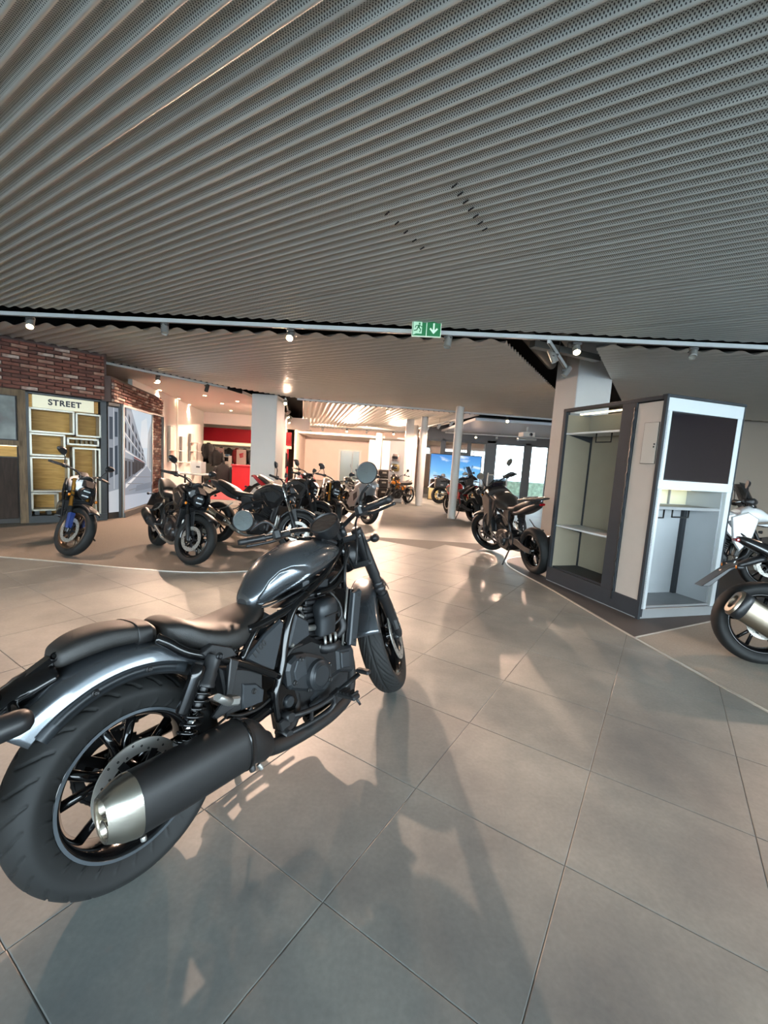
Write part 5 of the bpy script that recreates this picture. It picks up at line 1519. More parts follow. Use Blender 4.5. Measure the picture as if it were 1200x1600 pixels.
    MB().cyl(tuple(V((1.13, 0, 0.88)) - AX*0.11), tuple(V((1.13, 0, 0.88)) + AX*0.09), 0.032, n=18).build('steering_head', M_GLOSSB, t)
    # ---- covers with the model number
    for s in (-1, 1):
        sc = MB().prism([(0.372, 0.588), (0.47, 0.652), (0.555, 0.690), (0.572, 0.672), (0.545, 0.59), (0.508, 0.498), (0.49, 0.495)], s*0.128, s*0.152, 0.008).build('side_cover', M_COVER, t)
        x, z = V((0.80, 0, 0.55)).normalized(), V((-0.55, 0, 0.80)).normalized()
        if s < 0:
            text_mesh('model_number', '1100', 0.036, M_MATTB, sc, frame_m((0.438, -0.1525, 0.606), x, z), 0.0012, 0.0008, 1.05)
        MB().prism([(0.60, 0.56), (0.655, 0.685), (0.728, 0.635), (0.728, 0.57), (0.62, 0.545)], s*0.085, s*0.135, 0.008).build('intake_cover', M_COVER, t)
        MB().prism([(0.275, 0.588), (0.37, 0.555), (0.46, 0.512), (0.452, 0.39), (0.30, 0.405)], s*0.08, s*0.138, 0.008).build('battery_cover', M_SATINB, t)
        lid = MB().prism([(0.36, 0.50), (0.42, 0.478), (0.455, 0.44), (0.445, 0.395), (0.35, 0.405)], s*0.13, s*0.146, 0.005).build('cover_lid', M_COVER, t)
        bolt(lid, (0.405, s*0.146, 0.455), (0, s, 0), 0.011, 0.004, M_MATTB)
        MB().box((0.295, s*0.15, 0.50), (0.02, 0.012, 0.19), eul(y=0.1), 0.003).build('strap_bar', M_MATTB, t)
        MB().prism([(0.60, 0.715), (0.72, 0.745), (1.02, 0.80), (1.05, 0.745), (0.80, 0.72)], s*0.03, s*0.08, 0.006).build('tank_under_cover', M_ENG2, t)
    # ---- engine
    eng = MB().prism([(0.53, 0.50), (0.60, 0.56), (0.74, 0.56), (0.84, 0.50), (0.96, 0.47), (1.0, 0.40), (0.98, 0.30), (0.90, 0.235), (0.62, 0.225), (0.53, 0.30)], -0.135, 0.135, 0.02).build('crankcase', M_ENG2, t)
    cc = MB().prism([(0.548, 0.482), (0.560, 0.512), (0.600, 0.530), (0.660, 0.520), (0.770, 0.468), (0.812, 0.42), (0.812, 0.34), (0.76, 0.315), (0.66, 0.355), (0.565, 0.40), (0.552, 0.42)], -0.13, -0.178, 0.012).build('clutch_cover', M_ENG, t)
    MB().prism([(0.578, 0.47), (0.60, 0.51), (0.645, 0.508), (0.65, 0.44), (0.585, 0.425)], -0.176, -0.184, 0.004).build('cover_pad', M_COVER, cc)
    MB().lathe([(0.001, 0.032), (0.042, 0.032), (0.046, 0.028), (0.049, 0.028), (0.052, 0.024), (0.062, 0.02), (0.068, -0.01)], (0.712, -0.176, 0.412), (0, -1, 0), 40).build('clutch_cap', M_ENG, cc, sharp=35)
    for p in ((0.622, 0.508), (0.582, 0.425), (0.79, 0.36), (0.79, 0.425), (0.66, 0.365)):
        bolt(cc, (p[0], -0.179, p[1]), (0, -1, 0), 0.011, 0.006, M_MATTB)
    # cylinders, rear and front bank
    def bank(c, ang, nm):
        m = MB()
        rot = eul(y=ang)
        for k in range(9):
            w = 0.16 if k < 6 else 0.17
            m.box(V(c) + rot @ V((0, 0, -0.02 + 0.028*k)), (0.145 if k % 2 else 0.132, 0.19 if k % 2 else 0.175, 0.02), rot, 0.004)
        m.box(V(c) + rot @ V((0, 0, 0.1)), (0.11, 0.15, 0.26), rot, 0.01)
        o = m.build(nm, M_ENG2, t)
        h = MB().box(V(c) + rot @ V((0, 0, 0.26)), (0.165, 0.2, 0.07), rot, 0.02).build('head_cover', M_ENG, o)
        return o
    bank((0.80, 0, 0.52), R(8), 'cylinder_block')
    # right-hand cover standing on the engine (rounded bottle shape)
    ca = MB()
    P0 = V((0.845, -0.115, 0.545)); up = V((0.08, 0.0, 1)).normalized()
    rr = [(0.0, 0.050, 0.030), (0.02, 0.052, 0.034), (0.07, 0.053, 0.036), (0.085, 0.056, 0.038), (0.10, 0.062, 0.042), (0.135, 0.060, 0.042), (0.155, 0.048, 0.036), (0.163, 0.030, 0.022)]
    ca.loft([[tuple(P0 + up*h + V((a*math.copysign(abs(math.cos(2*PI*k/24))**0.7, math.cos(2*PI*k/24)), b*math.copysign(abs(math.sin(2*PI*k/24))**0.7, math.sin(2*PI*k/24)), 0))) for k in range(24)] for h, a, b in rr])
    cam = ca.build('cam_cover', M_ENG, t, sharp=50)
    MB().box(tuple(P0 + up*0.09 + V((0, -0.041, 0))), (0.085, 0.008, 0.008), None, 0.002).build('cover_rib', M_ENG2, cam)
    for k in range(3):
        MB().cyl(tuple(P0 + V((-0.035+0.035*k, -0.03, -0.06))), tuple(P0 + V((-0.035+0.035*k, -0.03, 0.0))), 0.007, n=8).build('cover_stud', M_ALLOY, cam)
    MB().lathe([(0.06, 0), (0.066, 0.01), (0.066, 0.03), (0.06, 0.04)], tuple(P0 + V((0, 0.0, -0.075))), (0, 0, 1), 24).build('cylinder_collar', M_ENG2, cam)
    # throttle bodies, hoses, wiring
    th = MB().cyl((0.70, -0.10, 0.60), (0.79, -0.10, 0.585), 0.014, n=12).build('hose_pipe', M_ALLOY, t)
    for nm, pts, r in (('hose', [(0.92, -0.09, 0.72), (0.95, -0.12, 0.66), (0.945, -0.13, 0.60), (0.90, -0.11, 0.56)], 0.006), ('hose', [(0.74, -0.07, 0.72), (0.80, -0.1, 0.735), (0.90, -0.09, 0.725), (0.98, -0.06, 0.70)], 0.008), ('hose', [(0.94, -0.10, 0.50), (0.965, -0.12, 0.54), (0.97, -0.10, 0.60), (0.98, -0.06, 0.66)], 0.02), ('hose', [(0.56, -0.13, 0.50), (0.62, -0.13, 0.545), (0.70, -0.12, 0.54)], 0.009), ('wire', [(0.66, -0.10, 0.73), (0.70, -0.12, 0.68), (0.72, -0.10, 0.63)], 0.005), ('wire', [(0.86, -0.13, 0.52), (0.84, -0.15, 0.49), (0.82, -0.14, 0.46)], 0.005), ('wire', [(0.28, -0.15, 0.42), (0.33, -0.16, 0.40), (0.42, -0.15, 0.385), (0.50, -0.13, 0.39)], 0.007), ('wire', [(1.08, -0.07, 0.90), (1.02, -0.11, 0.83), (1.0, -0.12, 0.76), (1.03, -0.10, 0.70)], 0.007), ('wire', [(1.10, -0.08, 0.92), (1.05, -0.10, 0.86), (0.98, -0.10, 0.80), (0.92, -0.09, 0.76)], 0.006)):
        MB().tube(smoothcurve(pts, 6), r, 8).build(nm, M_MATTB, t)
    for p, sz in (((0.70, -0.11, 0.66), 0.022), ((0.685, -0.12, 0.70), 0.017), ((0.72, -0.115, 0.69), 0.014)):
        MB().box(p, (sz*1.6, 0.02, sz), eul(y=0.3), 0.004).build('connector', M_ALLOY if sz > 0.015 else M_MATTB, t)
    for p in ((0.79, -0.13, 0.50), (0.84, -0.135, 0.475), (0.62, -0.13, 0.56), (0.90, -0.12, 0.47)):
        bolt(t, p, (0, -1, 0.2), 0.010, 0.01, M_ALLOY, 'engine_bolt')
    alt = MB().prism([(0.885, 0.45), (0.90, 0.462), (0.99, 0.448), (1.012, 0.42), (1.012, 0.33), (0.99, 0.315), (0.90, 0.345), (0.885, 0.36)], -0.09, -0.148, 0.012).build('oil_cooler', M_ENG, t)
    MB().prism([(0.905, 0.44), (0.965, 0.43), (0.965, 0.35), (0.905, 0.365)], -0.146, -0.154, 0.004).build('cooler_face', M_COVER, alt)
    MB().prism([(0.70, 0.30), (0.78, 0.35), (0.90, 0.36), (0.97, 0.33), (0.95, 0.26), (0.88, 0.225), (0.70, 0.235)], -0.08, -0.145, 0.012).build('lower_case', M_ENG, t)
    MB().box((0.72, -0.15, 0.278), (0.07, 0.012, 0.03), eul(y=-0.2), 0.004).build('sight_glass', M_COVER, t)
    # radiator with side guards
    ra = V((1.03, 0, 0.58)); rt = eul(y=R(13))
    rad = MB().box(tuple(ra), (0.03, 0.24, 0.26), rt, 0.004).build('radiator', M_ENG2, t)
    for k in range(14):
        MB().box(tuple(ra + rt @ V((0.018, 0, -0.12+0.0185*k))), (0.006, 0.23, 0.004), rt).build('radiator_fin', M_MATTB, rad)
    for s in (-1, 1):
        gd = MB().prism([(-0.034, -0.135), (0.020, -0.145), (0.028, 0.125), (0.012, 0.135), (-0.034, 0.115)], s*0.132, s*0.158, 0.006)
        gd.v = [tuple(ra + rt @ V(p)) for p in gd.v]
        g = gd.build('radiator_guard', M_COVER, t)
        for k in (-0.115, 0.105):
            q = ra + rt @ V((0.0, s*0.158, k))
            bolt(g, tuple(q), (0, s, 0), 0.008, 0.004, M_MATTB)
        e = [ra + rt @ V((-0.052, s*0.125, z)) for z in (-0.15, 0.14)]
        MB().tube([tuple(e[0]), tuple(e[1])], 0.006, 8).build('radiator_edge', M_ALLOY if s < 0 else M_MATTB, rad)
    # ---- exhaust
    MB().tube(smoothcurve([(0.99, -0.04, 0.50), (1.03, -0.07, 0.42), (1.01, -0.11, 0.30), (0.94, -0.14, 0.215), (0.82, -0.165, 0.20), (0.70, -0.175, 0.20), (0.56, -0.18, 0.21), (0.44, -0.19, 0.235), (0.36, -0.205, 0.28)], 6), 0.030, 14).build('exhaust_header', M_MATTB, t)
    MB().tube(smoothcurve([(0.72, 0.0, 0.50), (0.66, -0.08, 0.40), (0.60, -0.14, 0.28), (0.50, -0.17, 0.235)], 6), 0.027, 12).build('exhaust_header', M_MATTB, t)
    def mring(x, zc, w, h, yo=-0.232):
        w *= 0.93; h *= 0.93
        return [(x, yo + w*math.copysign(abs(math.cos(2*PI*k/36))**0.82, math.cos(2*PI*k/36)), zc + h*math.copysign(abs(math.sin(2*PI*k/36))**0.82, math.sin(2*PI*k/36))) for k in range(36)]
    mf = MB().loft([mring(0.41, 0.275, 0.035, 0.045, -0.205), mring(0.385, 0.285, 0.044, 0.055, -0.212), mring(0.345, 0.315, 0.060, 0.078, -0.225), mring(0.30, 0.343, 0.068, 0.086), mring(0.285, 0.345, 0.070, 0.088)]).build('exhaust_elbow', M_MATTB, t, sharp=50)
    mu = MB().loft([mring(0.292, 0.345, 0.064, 0.082), mring(0.286, 0.345, 0.072, 0.091), mring(0.25, 0.346, 0.074, 0.093), mring(0.05, 0.352, 0.074, 0.094), mring(-0.085, 0.357, 0.073, 0.092)]).build('muffler', M_MATTB, t, sharp=50)
    MB().loft([mring(-0.083, 0.357, 0.0735, 0.0925), mring(-0.095, 0.357, 0.0735, 0.0925), mring(-0.125, 0.358, 0.066, 0.084), mring(-0.152, 0.359, 0.050, 0.070), mring(-0.162, 0.359, 0.044, 0.064), mring(-0.160, 0.359, 0.038, 0.058), mring(-0.128, 0.359, 0.034, 0.052)]).build('muffler_tip', M_STEEL, mu, sharp=40)
    for z in (0.388, 0.330):
        MB().lathe([(0.026, -0.006), (0.022, -0.008), (0.021, 0.02), (0.001, 0.02)], (-0.150, -0.232, z), (1, 0, 0), 20).build('tail_pipe', M_STEEL, mu)
        MB().lathe([(0.001, 0.004), (0.0215, 0.004)], (-0.146, -0.232, z), (1, 0, 0), 20).build('pipe_bore', M_HOLE, mu)
    MB().prism([(-0.143, 0.352), (-0.143, 0.366), (-0.13, 0.366), (-0.13, 0.352)], -0.262, -0.20).build('tip_bridge', M_STEEL, mu)
    MB().loft([mring(x, 0.345, 0.0755, 0.0945) for x in (0.262, 0.272)]).build('muffler_band', M_GLOSSB, mu)
    bolt(mu, (-0.07, -0.25, 0.262), (0, -0.3, -1), 0.008, 0.012, M_ALLOY)
    bolt(mu, (0.30, -0.245, 0.257), (0, -0.3, -1), 0.012, 0.02, M_MATTB)
    bolt(mu, (0.325, -0.250, 0.25), (0.4, -0.4, -1), 0.009, 0.022, M_ALLOY)
    # muffler hanger and pillion peg
    hg = MB().prism([(0.30, 0.62), (0.335, 0.60), (0.30, 0.50), (0.30, 0.44), (0.23, 0.43), (0.215, 0.445), (0.275, 0.49)], -0.15, -0.168, 0.004).build('muffler_hanger', M_SATINB, t)
    pg = MB().tube([(0.28, -0.165, 0.485), (0.255, -0.20, 0.490), (0.20, -0.225, 0.535)], [0.013, 0.014, 0.011], 8, flat=1.4).build('pillion_peg', M_ALLOY, t)
    MB().box((0.285, -0.182, 0.478), (0.05, 0.035, 0.03), eul(y=0.3), 0.006).build('peg_joint', M_ALLOY, pg)
    pl = MB().tube([(0.28, 0.165, 0.485), (0.255, 0.20, 0.490), (0.20, 0.225, 0.535)], [0.013, 0.014, 0.011], 8, flat=1.4).build('pillion_peg', M_ALLOY, t)
    # ---- foot controls
    for s in (-1, 1):
        ft('peg_bracket_tube', [(0.535, s*0.185, 0.308), (0.61, s*0.195, 0.295), (0.70, s*0.20, 0.288), (0.79, s*0.205, 0.295), (0.83, s*0.20, 0.29)], 0.011, M_SATINB)
        ft('peg_bracket_tube', [(0.520, s*0.185, 0.243), (0.62, s*0.195, 0.240), (0.74, s*0.20, 0.240), (0.78, s*0.205, 0.262), (0.80, s*0.20, 0.29)], 0.011, M_SATINB)
        MB().cyl((0.535, s*0.13, 0.308), (0.535, s*0.20, 0.308), 0.018, n=14).build('bracket_boss', M_SATINB, t)
        MB().cyl((0.520, s*0.13, 0.243), (0.520, s*0.20, 0.243), 0.018, n=14).build('bracket_boss', M_SATINB, t)
        MB().box((0.645, s*0.198, 0.268), (0.012, 0.01, 0.06), eul(y=0.15)).build('bracket_rib', M_SATINB, t)
        MB().prism([(0.49, 0.30), (0.55, 0.315), (0.545, 0.235), (0.51, 0.225)], s*0.15, s*0.178, 0.004).build('bracket_plate', M_SATINB, t)
        MB().box((0.80, s*0.20, 0.285), (0.06, 0.035, 0.05), eul(y=-0.2), 0.006).build('peg_mount', M_SATINB, t)
        p = MB().box((0.815, s*0.26, 0.296), (0.045, 0.10, 0.022), None, 0.006).build('foot_peg', M_MATTB, t)
        for k in range(4):
            MB().prism([(0.795, 0.304), (0.835, 0.304), (0.838, 0.316), (0.792, 0.316)], s*(0.225+0.022*k), s*(0.234+0.022*k)).build('peg_tooth', M_MATTB, p)
        MB().cyl((0.815, s*0.305, 0.29), (0.825, s*0.315, 0.262), 0.006, n=8).build('peg_feeler', M_SATINB, p)
    pd = MB().tube([(0.80, -0.205, 0.30), (0.86, -0.215, 0.318), (0.935, -0.225, 0.338)], [0.011, 0.010, 0.009], 8, flat=1.4).build('brake_pedal', M_SATINB, t)
    MB().box((0.948, -0.245, 0.352), (0.032, 0.075, 0.02), None, 0.006).build('pedal_pad', M_MATTB, pd)
    sl = MB().tube([(0.80, 0.205, 0.30), (0.87, 0.215, 0.30), (0.94, 0.22, 0.31)], 0.008, 8).build('shift_lever', M_SATINB, t)
    MB().tube([(0.62, 0.14, 0.26), (0.60, 0.20, 0.16), (0.58, 0.27, 0.045)], [0.013, 0.012, 0.012], 10).build('side_stand', M_SATINB, t)
    MB().box((0.58, 0.285, 0.043), (0.06, 0.05, 0.008), eul(x=R(8))).build('stand_foot', M_SATINB, t)
    # ---- front end (everything turned about the steering axis)
    def fb(mb, nm, m, parent=t, **k): return mb.xf(S).build(nm, m, parent, **k)
    for s in (-1, 1):
        y = s*0.106
        bot = V((1.488, y, 0.315)); top = bot - AX*0 + AX*0.755
        P = lambda h: tuple(bot + AX*h)
        fk = fb(MB().lathe([(0.001, 0.30), (0.0275, 0.30), (0.0275, 0.44), (0.0315, 0.442), (0.0315, 0.72), (0.0295, 0.75), (0.02, 0.757), (0.001, 0.757)], P(0), AX, 20), 'fork_upper', M_SATINB, sharp=40)
        fb(MB().lathe([(0.001, -0.01), (0.022, -0.01), (0.029, 0.02), (0.031, 0.10), (0.031, 0.285), (0.035, 0.29), (0.035, 0.315), (0.027, 0.32), (0.024, 0.32)], P(0), AX, 20), 'fork_lower', M_SATINB, sharp=40)
        fb(MB().lathe([(0.0285, 0.38), (0.034, 0.385), (0.034, 0.40), (0.0285, 0.405)], P(0), AX, 20), 'fork_ring', M_SATINB, fk)
        fb(MB().lathe([(0.0285, 0.34), (0.0335, 0.345), (0.0335, 0.365), (0.0285, 0.37)], P(0), AX, 20), 'fork_ring', M_SATINB, fk)
        for k in (0.545, 0.72):
            q = bot + AX*k + V((0, s*0.0, 0))
            for dz in (0,):
                b = MB().lathe([(0.001, 0.004), (0.007, 0.004), (0.008, 0)], tuple(q + V((-0.030, s*0.012, -0.012))), (-0.85, s*0.3, -0.4), 10)
                fb(b, 'clamp_bolt', M_ALLOY, fk)
        fb(MB().box((1.49, s*0.095, 0.325), (0.06, 0.03, 0.07), None, 0.01), 'axle_clamp', M_SATINB)
    for k, w in ((0.545, 0.065), (0.715, 0.06)):
        c = V((1.488, 0, 0.315)) + AX*k + V((-0.015, 0, 0))
        fb(MB().box(tuple(c), (w, 0.25, 0.035), MX.Rotation(-R(28), 3, 'Y'), 0.012), 'triple_clamp', M_SATINB)
    ca = fb(MB().box((1.44, -0.112, 0.415), (0.075, 0.04, 0.13), eul(y=R(-12)), 0.014), 'brake_caliper', M_ENG2)
    for p in ((1.425, 0.455), (1.445, 0.415), (1.46, 0.375)):
        fb(MB().lathe([(0.001, 0.006), (0.009, 0.006), (0.012, 0)], (p[0], -0.133, p[1]), (0, -1, 0), 12), 'caliper_piston', M_ALLOY, ca)
    fb(MB().tube(smoothcurve([(1.43, -0.12, 0.47), (1.38, -0.13, 0.55), (1.30, -0.12, 0.66), (1.22, -0.11, 0.76), (1.12, -0.14, 0.95)], 6), 0.005, 8), 'brake_hose', M_MATTB)
    fp = smoothcurve([(-0.078, 0.325), (-0.077, 0.345), (-0.066, 0.362), (-0.04, 0.370), (0, 0.373), (0.04, 0.370), (0.066, 0.362), (0.077, 0.345), (0.078, 0.325)], 4)
    fb(fender_shell((1.5, 0, 0.325), fp, 45, 165, 36), 'front_fender', M_GUN, solid=0.003, fix=False)
    for s in (-1, 1):
        fb(MB().prism([(1.33, 0.67), (1.40, 0.66), (1.45, 0.50), (1.41, 0.48)], s*0.078, s*0.088, 0.003), 'fender_bracket', M_SATINB)
    # headlight, gauge
    hl = fb(MB().lathe([(0.001, -0.10), (0.05, -0.095), (0.078, -0.06), (0.088, -0.01), (0.088, 0.01), (0.08, 0.012), (0.078, 0.004)], (1.27, 0, 0.86), (1, 0, -0.06), 28), 'headlight', M_SATINB, sharp=50)
    fb(MB().lathe([(0.001, 0.012), (0.05, 0.010), (0.079, 0.003)], (1.27, 0, 0.86), (1, 0, -0.06), 28), 'headlight_lens', M_CLEAR, hl)
    gax = V((-0.62, 0, 0.80))
    ga = fb(MB().lathe([(0.001, -0.065), (0.050, -0.06), (0.070, -0.03), (0.076, 0.014), (0.071, 0.018), (0.067, 0.010)], (0.965, 0.0, 1.035), gax, 32), 'gauge', M_SATINB, sharp=50)
    fb(MB().lathe([(0.001, 0.0115), (0.068, 0.0105)], (0.965, 0, 1.035), gax, 32), 'gauge_glass', mat('gauge_glass', '#3a302b', 0.05, spec=0.9), ga)
    fb(MB().box((1.06, 0, 0.985), (0.10, 0.07, 0.05), eul(y=0.7), 0.012), 'gauge_mount', M_SATINB)
    # handlebar
    half = [(1.095, 0.0, 1.005), (1.09, 0.045, 1.007), (1.06, 0.11, 1.035), (0.98, 0.165, 1.05), (0.87, 0.215, 1.045), (0.815, 0.29, 1.048), (0.795, 0.372, 1.055)]
    bar = smoothcurve([(x, -y, z) for x, y, z in half[:0:-1]] + half, 5)
    fb(MB().tube(bar, 0.0115, 12), 'handlebar', M_SATINB)
    for s in (-1, 1):
        fb(MB().cyl((1.10, s*0.045, 0.955), (1.092, s*0.045, 1.012), 0.017, n=12), 'bar_riser', M_SATINB)
        fb(MB().box((1.092, s*0.045, 1.012), (0.04, 0.03, 0.034), eul(y=0.4), 0.006), 'bar_clamp', M_SATINB)
        A_, B_ = V((0.835, s*0.258, 1.0465)), V((0.793, s*0.378, 1.0555))
        g = MB().tube([tuple(A_.lerp(B_, k)) for k in (0, 0.02, 0.1, 0.85, 0.93, 0.94, 1.0)], [0.0165, 0.019, 0.0165, 0.0165, 0.017, 0.015, 0.014], 14)
        fb(g, 'grip', M_MATTB)
        fb(MB().box((0.868, s*0.215, 1.047), (0.042, 0.062, 0.052), rotz3(s*R(-60) + (0 if s > 0 else 0)), 0.010), 'switch_housing', M_SATINB)
        fb(MB().box((0.845, s*0.222, 1.064), (0.012, 0.014, 0.01), None, 0.002), 'switch_button', M_ALLOY)
        lv = smoothcurve([(0.925, s*0.20, 1.035), (0.915, s*0.255, 1.025), (0.885, s*0.32, 1.028), (0.862, s*0.378, 1.034)], 5)
        fb(MB().tube(lv, [0.009]*5 + [0.0075]*10 + [0.009], 8, flat=0.7), 'lever', M_SATINB)
        fb(MB().box((0.912, s*0.195, 1.04), (0.06, 0.03, 0.03), rotz3(s*R(-40)), 0.006), 'lever_perch', M_SATINB)
        # mirror
        mp = V((0.80, s*0.30, 1.195)) if s < 0 else V((0.815, s*0.335, 1.150))
        st = smoothcurve([(0.875, s*0.22, 1.062), (0.868, s*0.225, 1.095), (0.835, s*0.25, 1.12), tuple(mp + V((0.018, -s*0.01, -0.052)))], 5)
        fb(MB().tube(st, 0.0065, 8), 'mirror_stem', M_SATINB)
        ax = V((-0.94, s*-0.12, 0.10))
        mh = fb(MB().lathe([(0.001, -0.024), (0.03, -0.021), (0.047, -0.010), (0.0515, 0.002), (0.0505, 0.005), (0.0465, 0.004)], tuple(mp), ax, 28), 'mirror', M_SATINB, sharp=50)
        fb(MB().lathe([(0.001, 0.0045), (0.0468, 0.0040)], tuple(mp), ax, 28), 'mirror_glass', M_MIRROR, mh)
        # front indicators
        fb(MB().tube([(1.19, s*0.11, 0.90), (1.185, s*0.16, 0.905)], 0.008, 8), 'indicator_stem', M_SATINB)
        ib = fb(MB().lathe([(0.001, -0.045), (0.016, -0.035), (0.024, -0.01), (0.025, 0.012), (0.022, 0.014), (0.001, 0.014)], (1.185, s*0.18, 0.907), (1, 0, 0), 18), 'front_indicator', M_SATINB, sharp=50)
        fb(MB().lathe([(0.001, 0.018), (0.015, 0.017), (0.0225, 0.014)], (1.185, s*0.18, 0.907), (1, 0, 0), 18), 'indicator_lens', M_AMBER, ib)
        fb(MB().tube(smoothcurve([(0.90, s*0.19, 1.035), (1.0, s*0.14, 0.99), (1.10, s*0.10, 0.90), (1.08, s*0.07, 0.80)], 6), 0.005, 6), 'cable', M_MATTB)
    return t
HERO = cruiser()
# ---------------------------------------------------------------- the other motorcycles
M_BPAINT = mat('black_paint', '#101113', 0.25, coat=0.8)
M_GREYP = mat('graphite_paint', '#3a3c3f', 0.3, metal=0.5, coat=0.7)
M_SILVERP = mat('silver_paint', '#a3a6a8', 0.3, metal=0.6, coat=0.7)
M_WHITEP = mat('white_paint_gloss', '#d4d5d6', 0.28, coat=0.7)
M_BLUEP = mat('blue_paint', '#20366f', 0.3, coat=0.7)
M_REDP = mat('red_paint_gloss', '#a3121c', 0.25, coat=0.8)
M_ORANGEP = mat('orange_paint', '#d9811a', 0.3, coat=0.7)
M_SANDP = mat('brown_grey_paint', '#35302d', 0.35, metal=0.3, coat=0.5)
M_SMOKE = mat('smoked_screen', '#22262a', 0.08, alpha=0.75, spec=0.8)
M_DARKALLOY = mat('dark_alloy', '#3b3b3c', 0.4, metal=0.6)

def mirror_parts(fb, t, base, head, m, leaf=True, sz=1.0):
    st = smoothcurve([base, tuple(V(base).lerp(V(head), 0.5) + V((0.01, 0, 0.01))), tuple(V(head) + V((0.005, 0, -0.025)))], 4)
    fb(MB().tube(st, 0.006, 7), 'mirror_stem', M_SATINB, t)
    c = V(head); s = 1 if head[1] > 0 else -1
    ring0, ring1 = [], []
    for k in range(20):
        a = 2*PI*k/20
        if leaf:
            y = sz*0.062*math.cos(a)*(1.0 + 0.25*math.cos(a)*s); z = sz*(0.040*math.sin(a) + 0.012*math.cos(a)*s)
        else:
            y = 0.045*math.cos(a); z = 0.045*math.sin(a)
        ring0.append(tuple(c + V((-0.012, y, z)))); ring1.append(tuple(c + V((0.016, y*0.7, z*0.65))))
    h = fb(MB().loft([[tuple(c + V((-0.012, (p[1]-c.y)*0.96, (p[2]-c.z)*0.96))) for p in ring0], ring0, ring1]), 'mirror', m, t, sharp=40)
    g = [tuple(V(p) + V((-0.0008, 0, 0))) for p in [tuple(c + V((-0.0125, (q[1]-c.y)*0.92, (q[2]-c.z)*0.92))) for q in ring0]]
    fb(MB().add(g, [tuple(range(20))]), 'mirror_glass', M_MIRROR, h, fix=False)

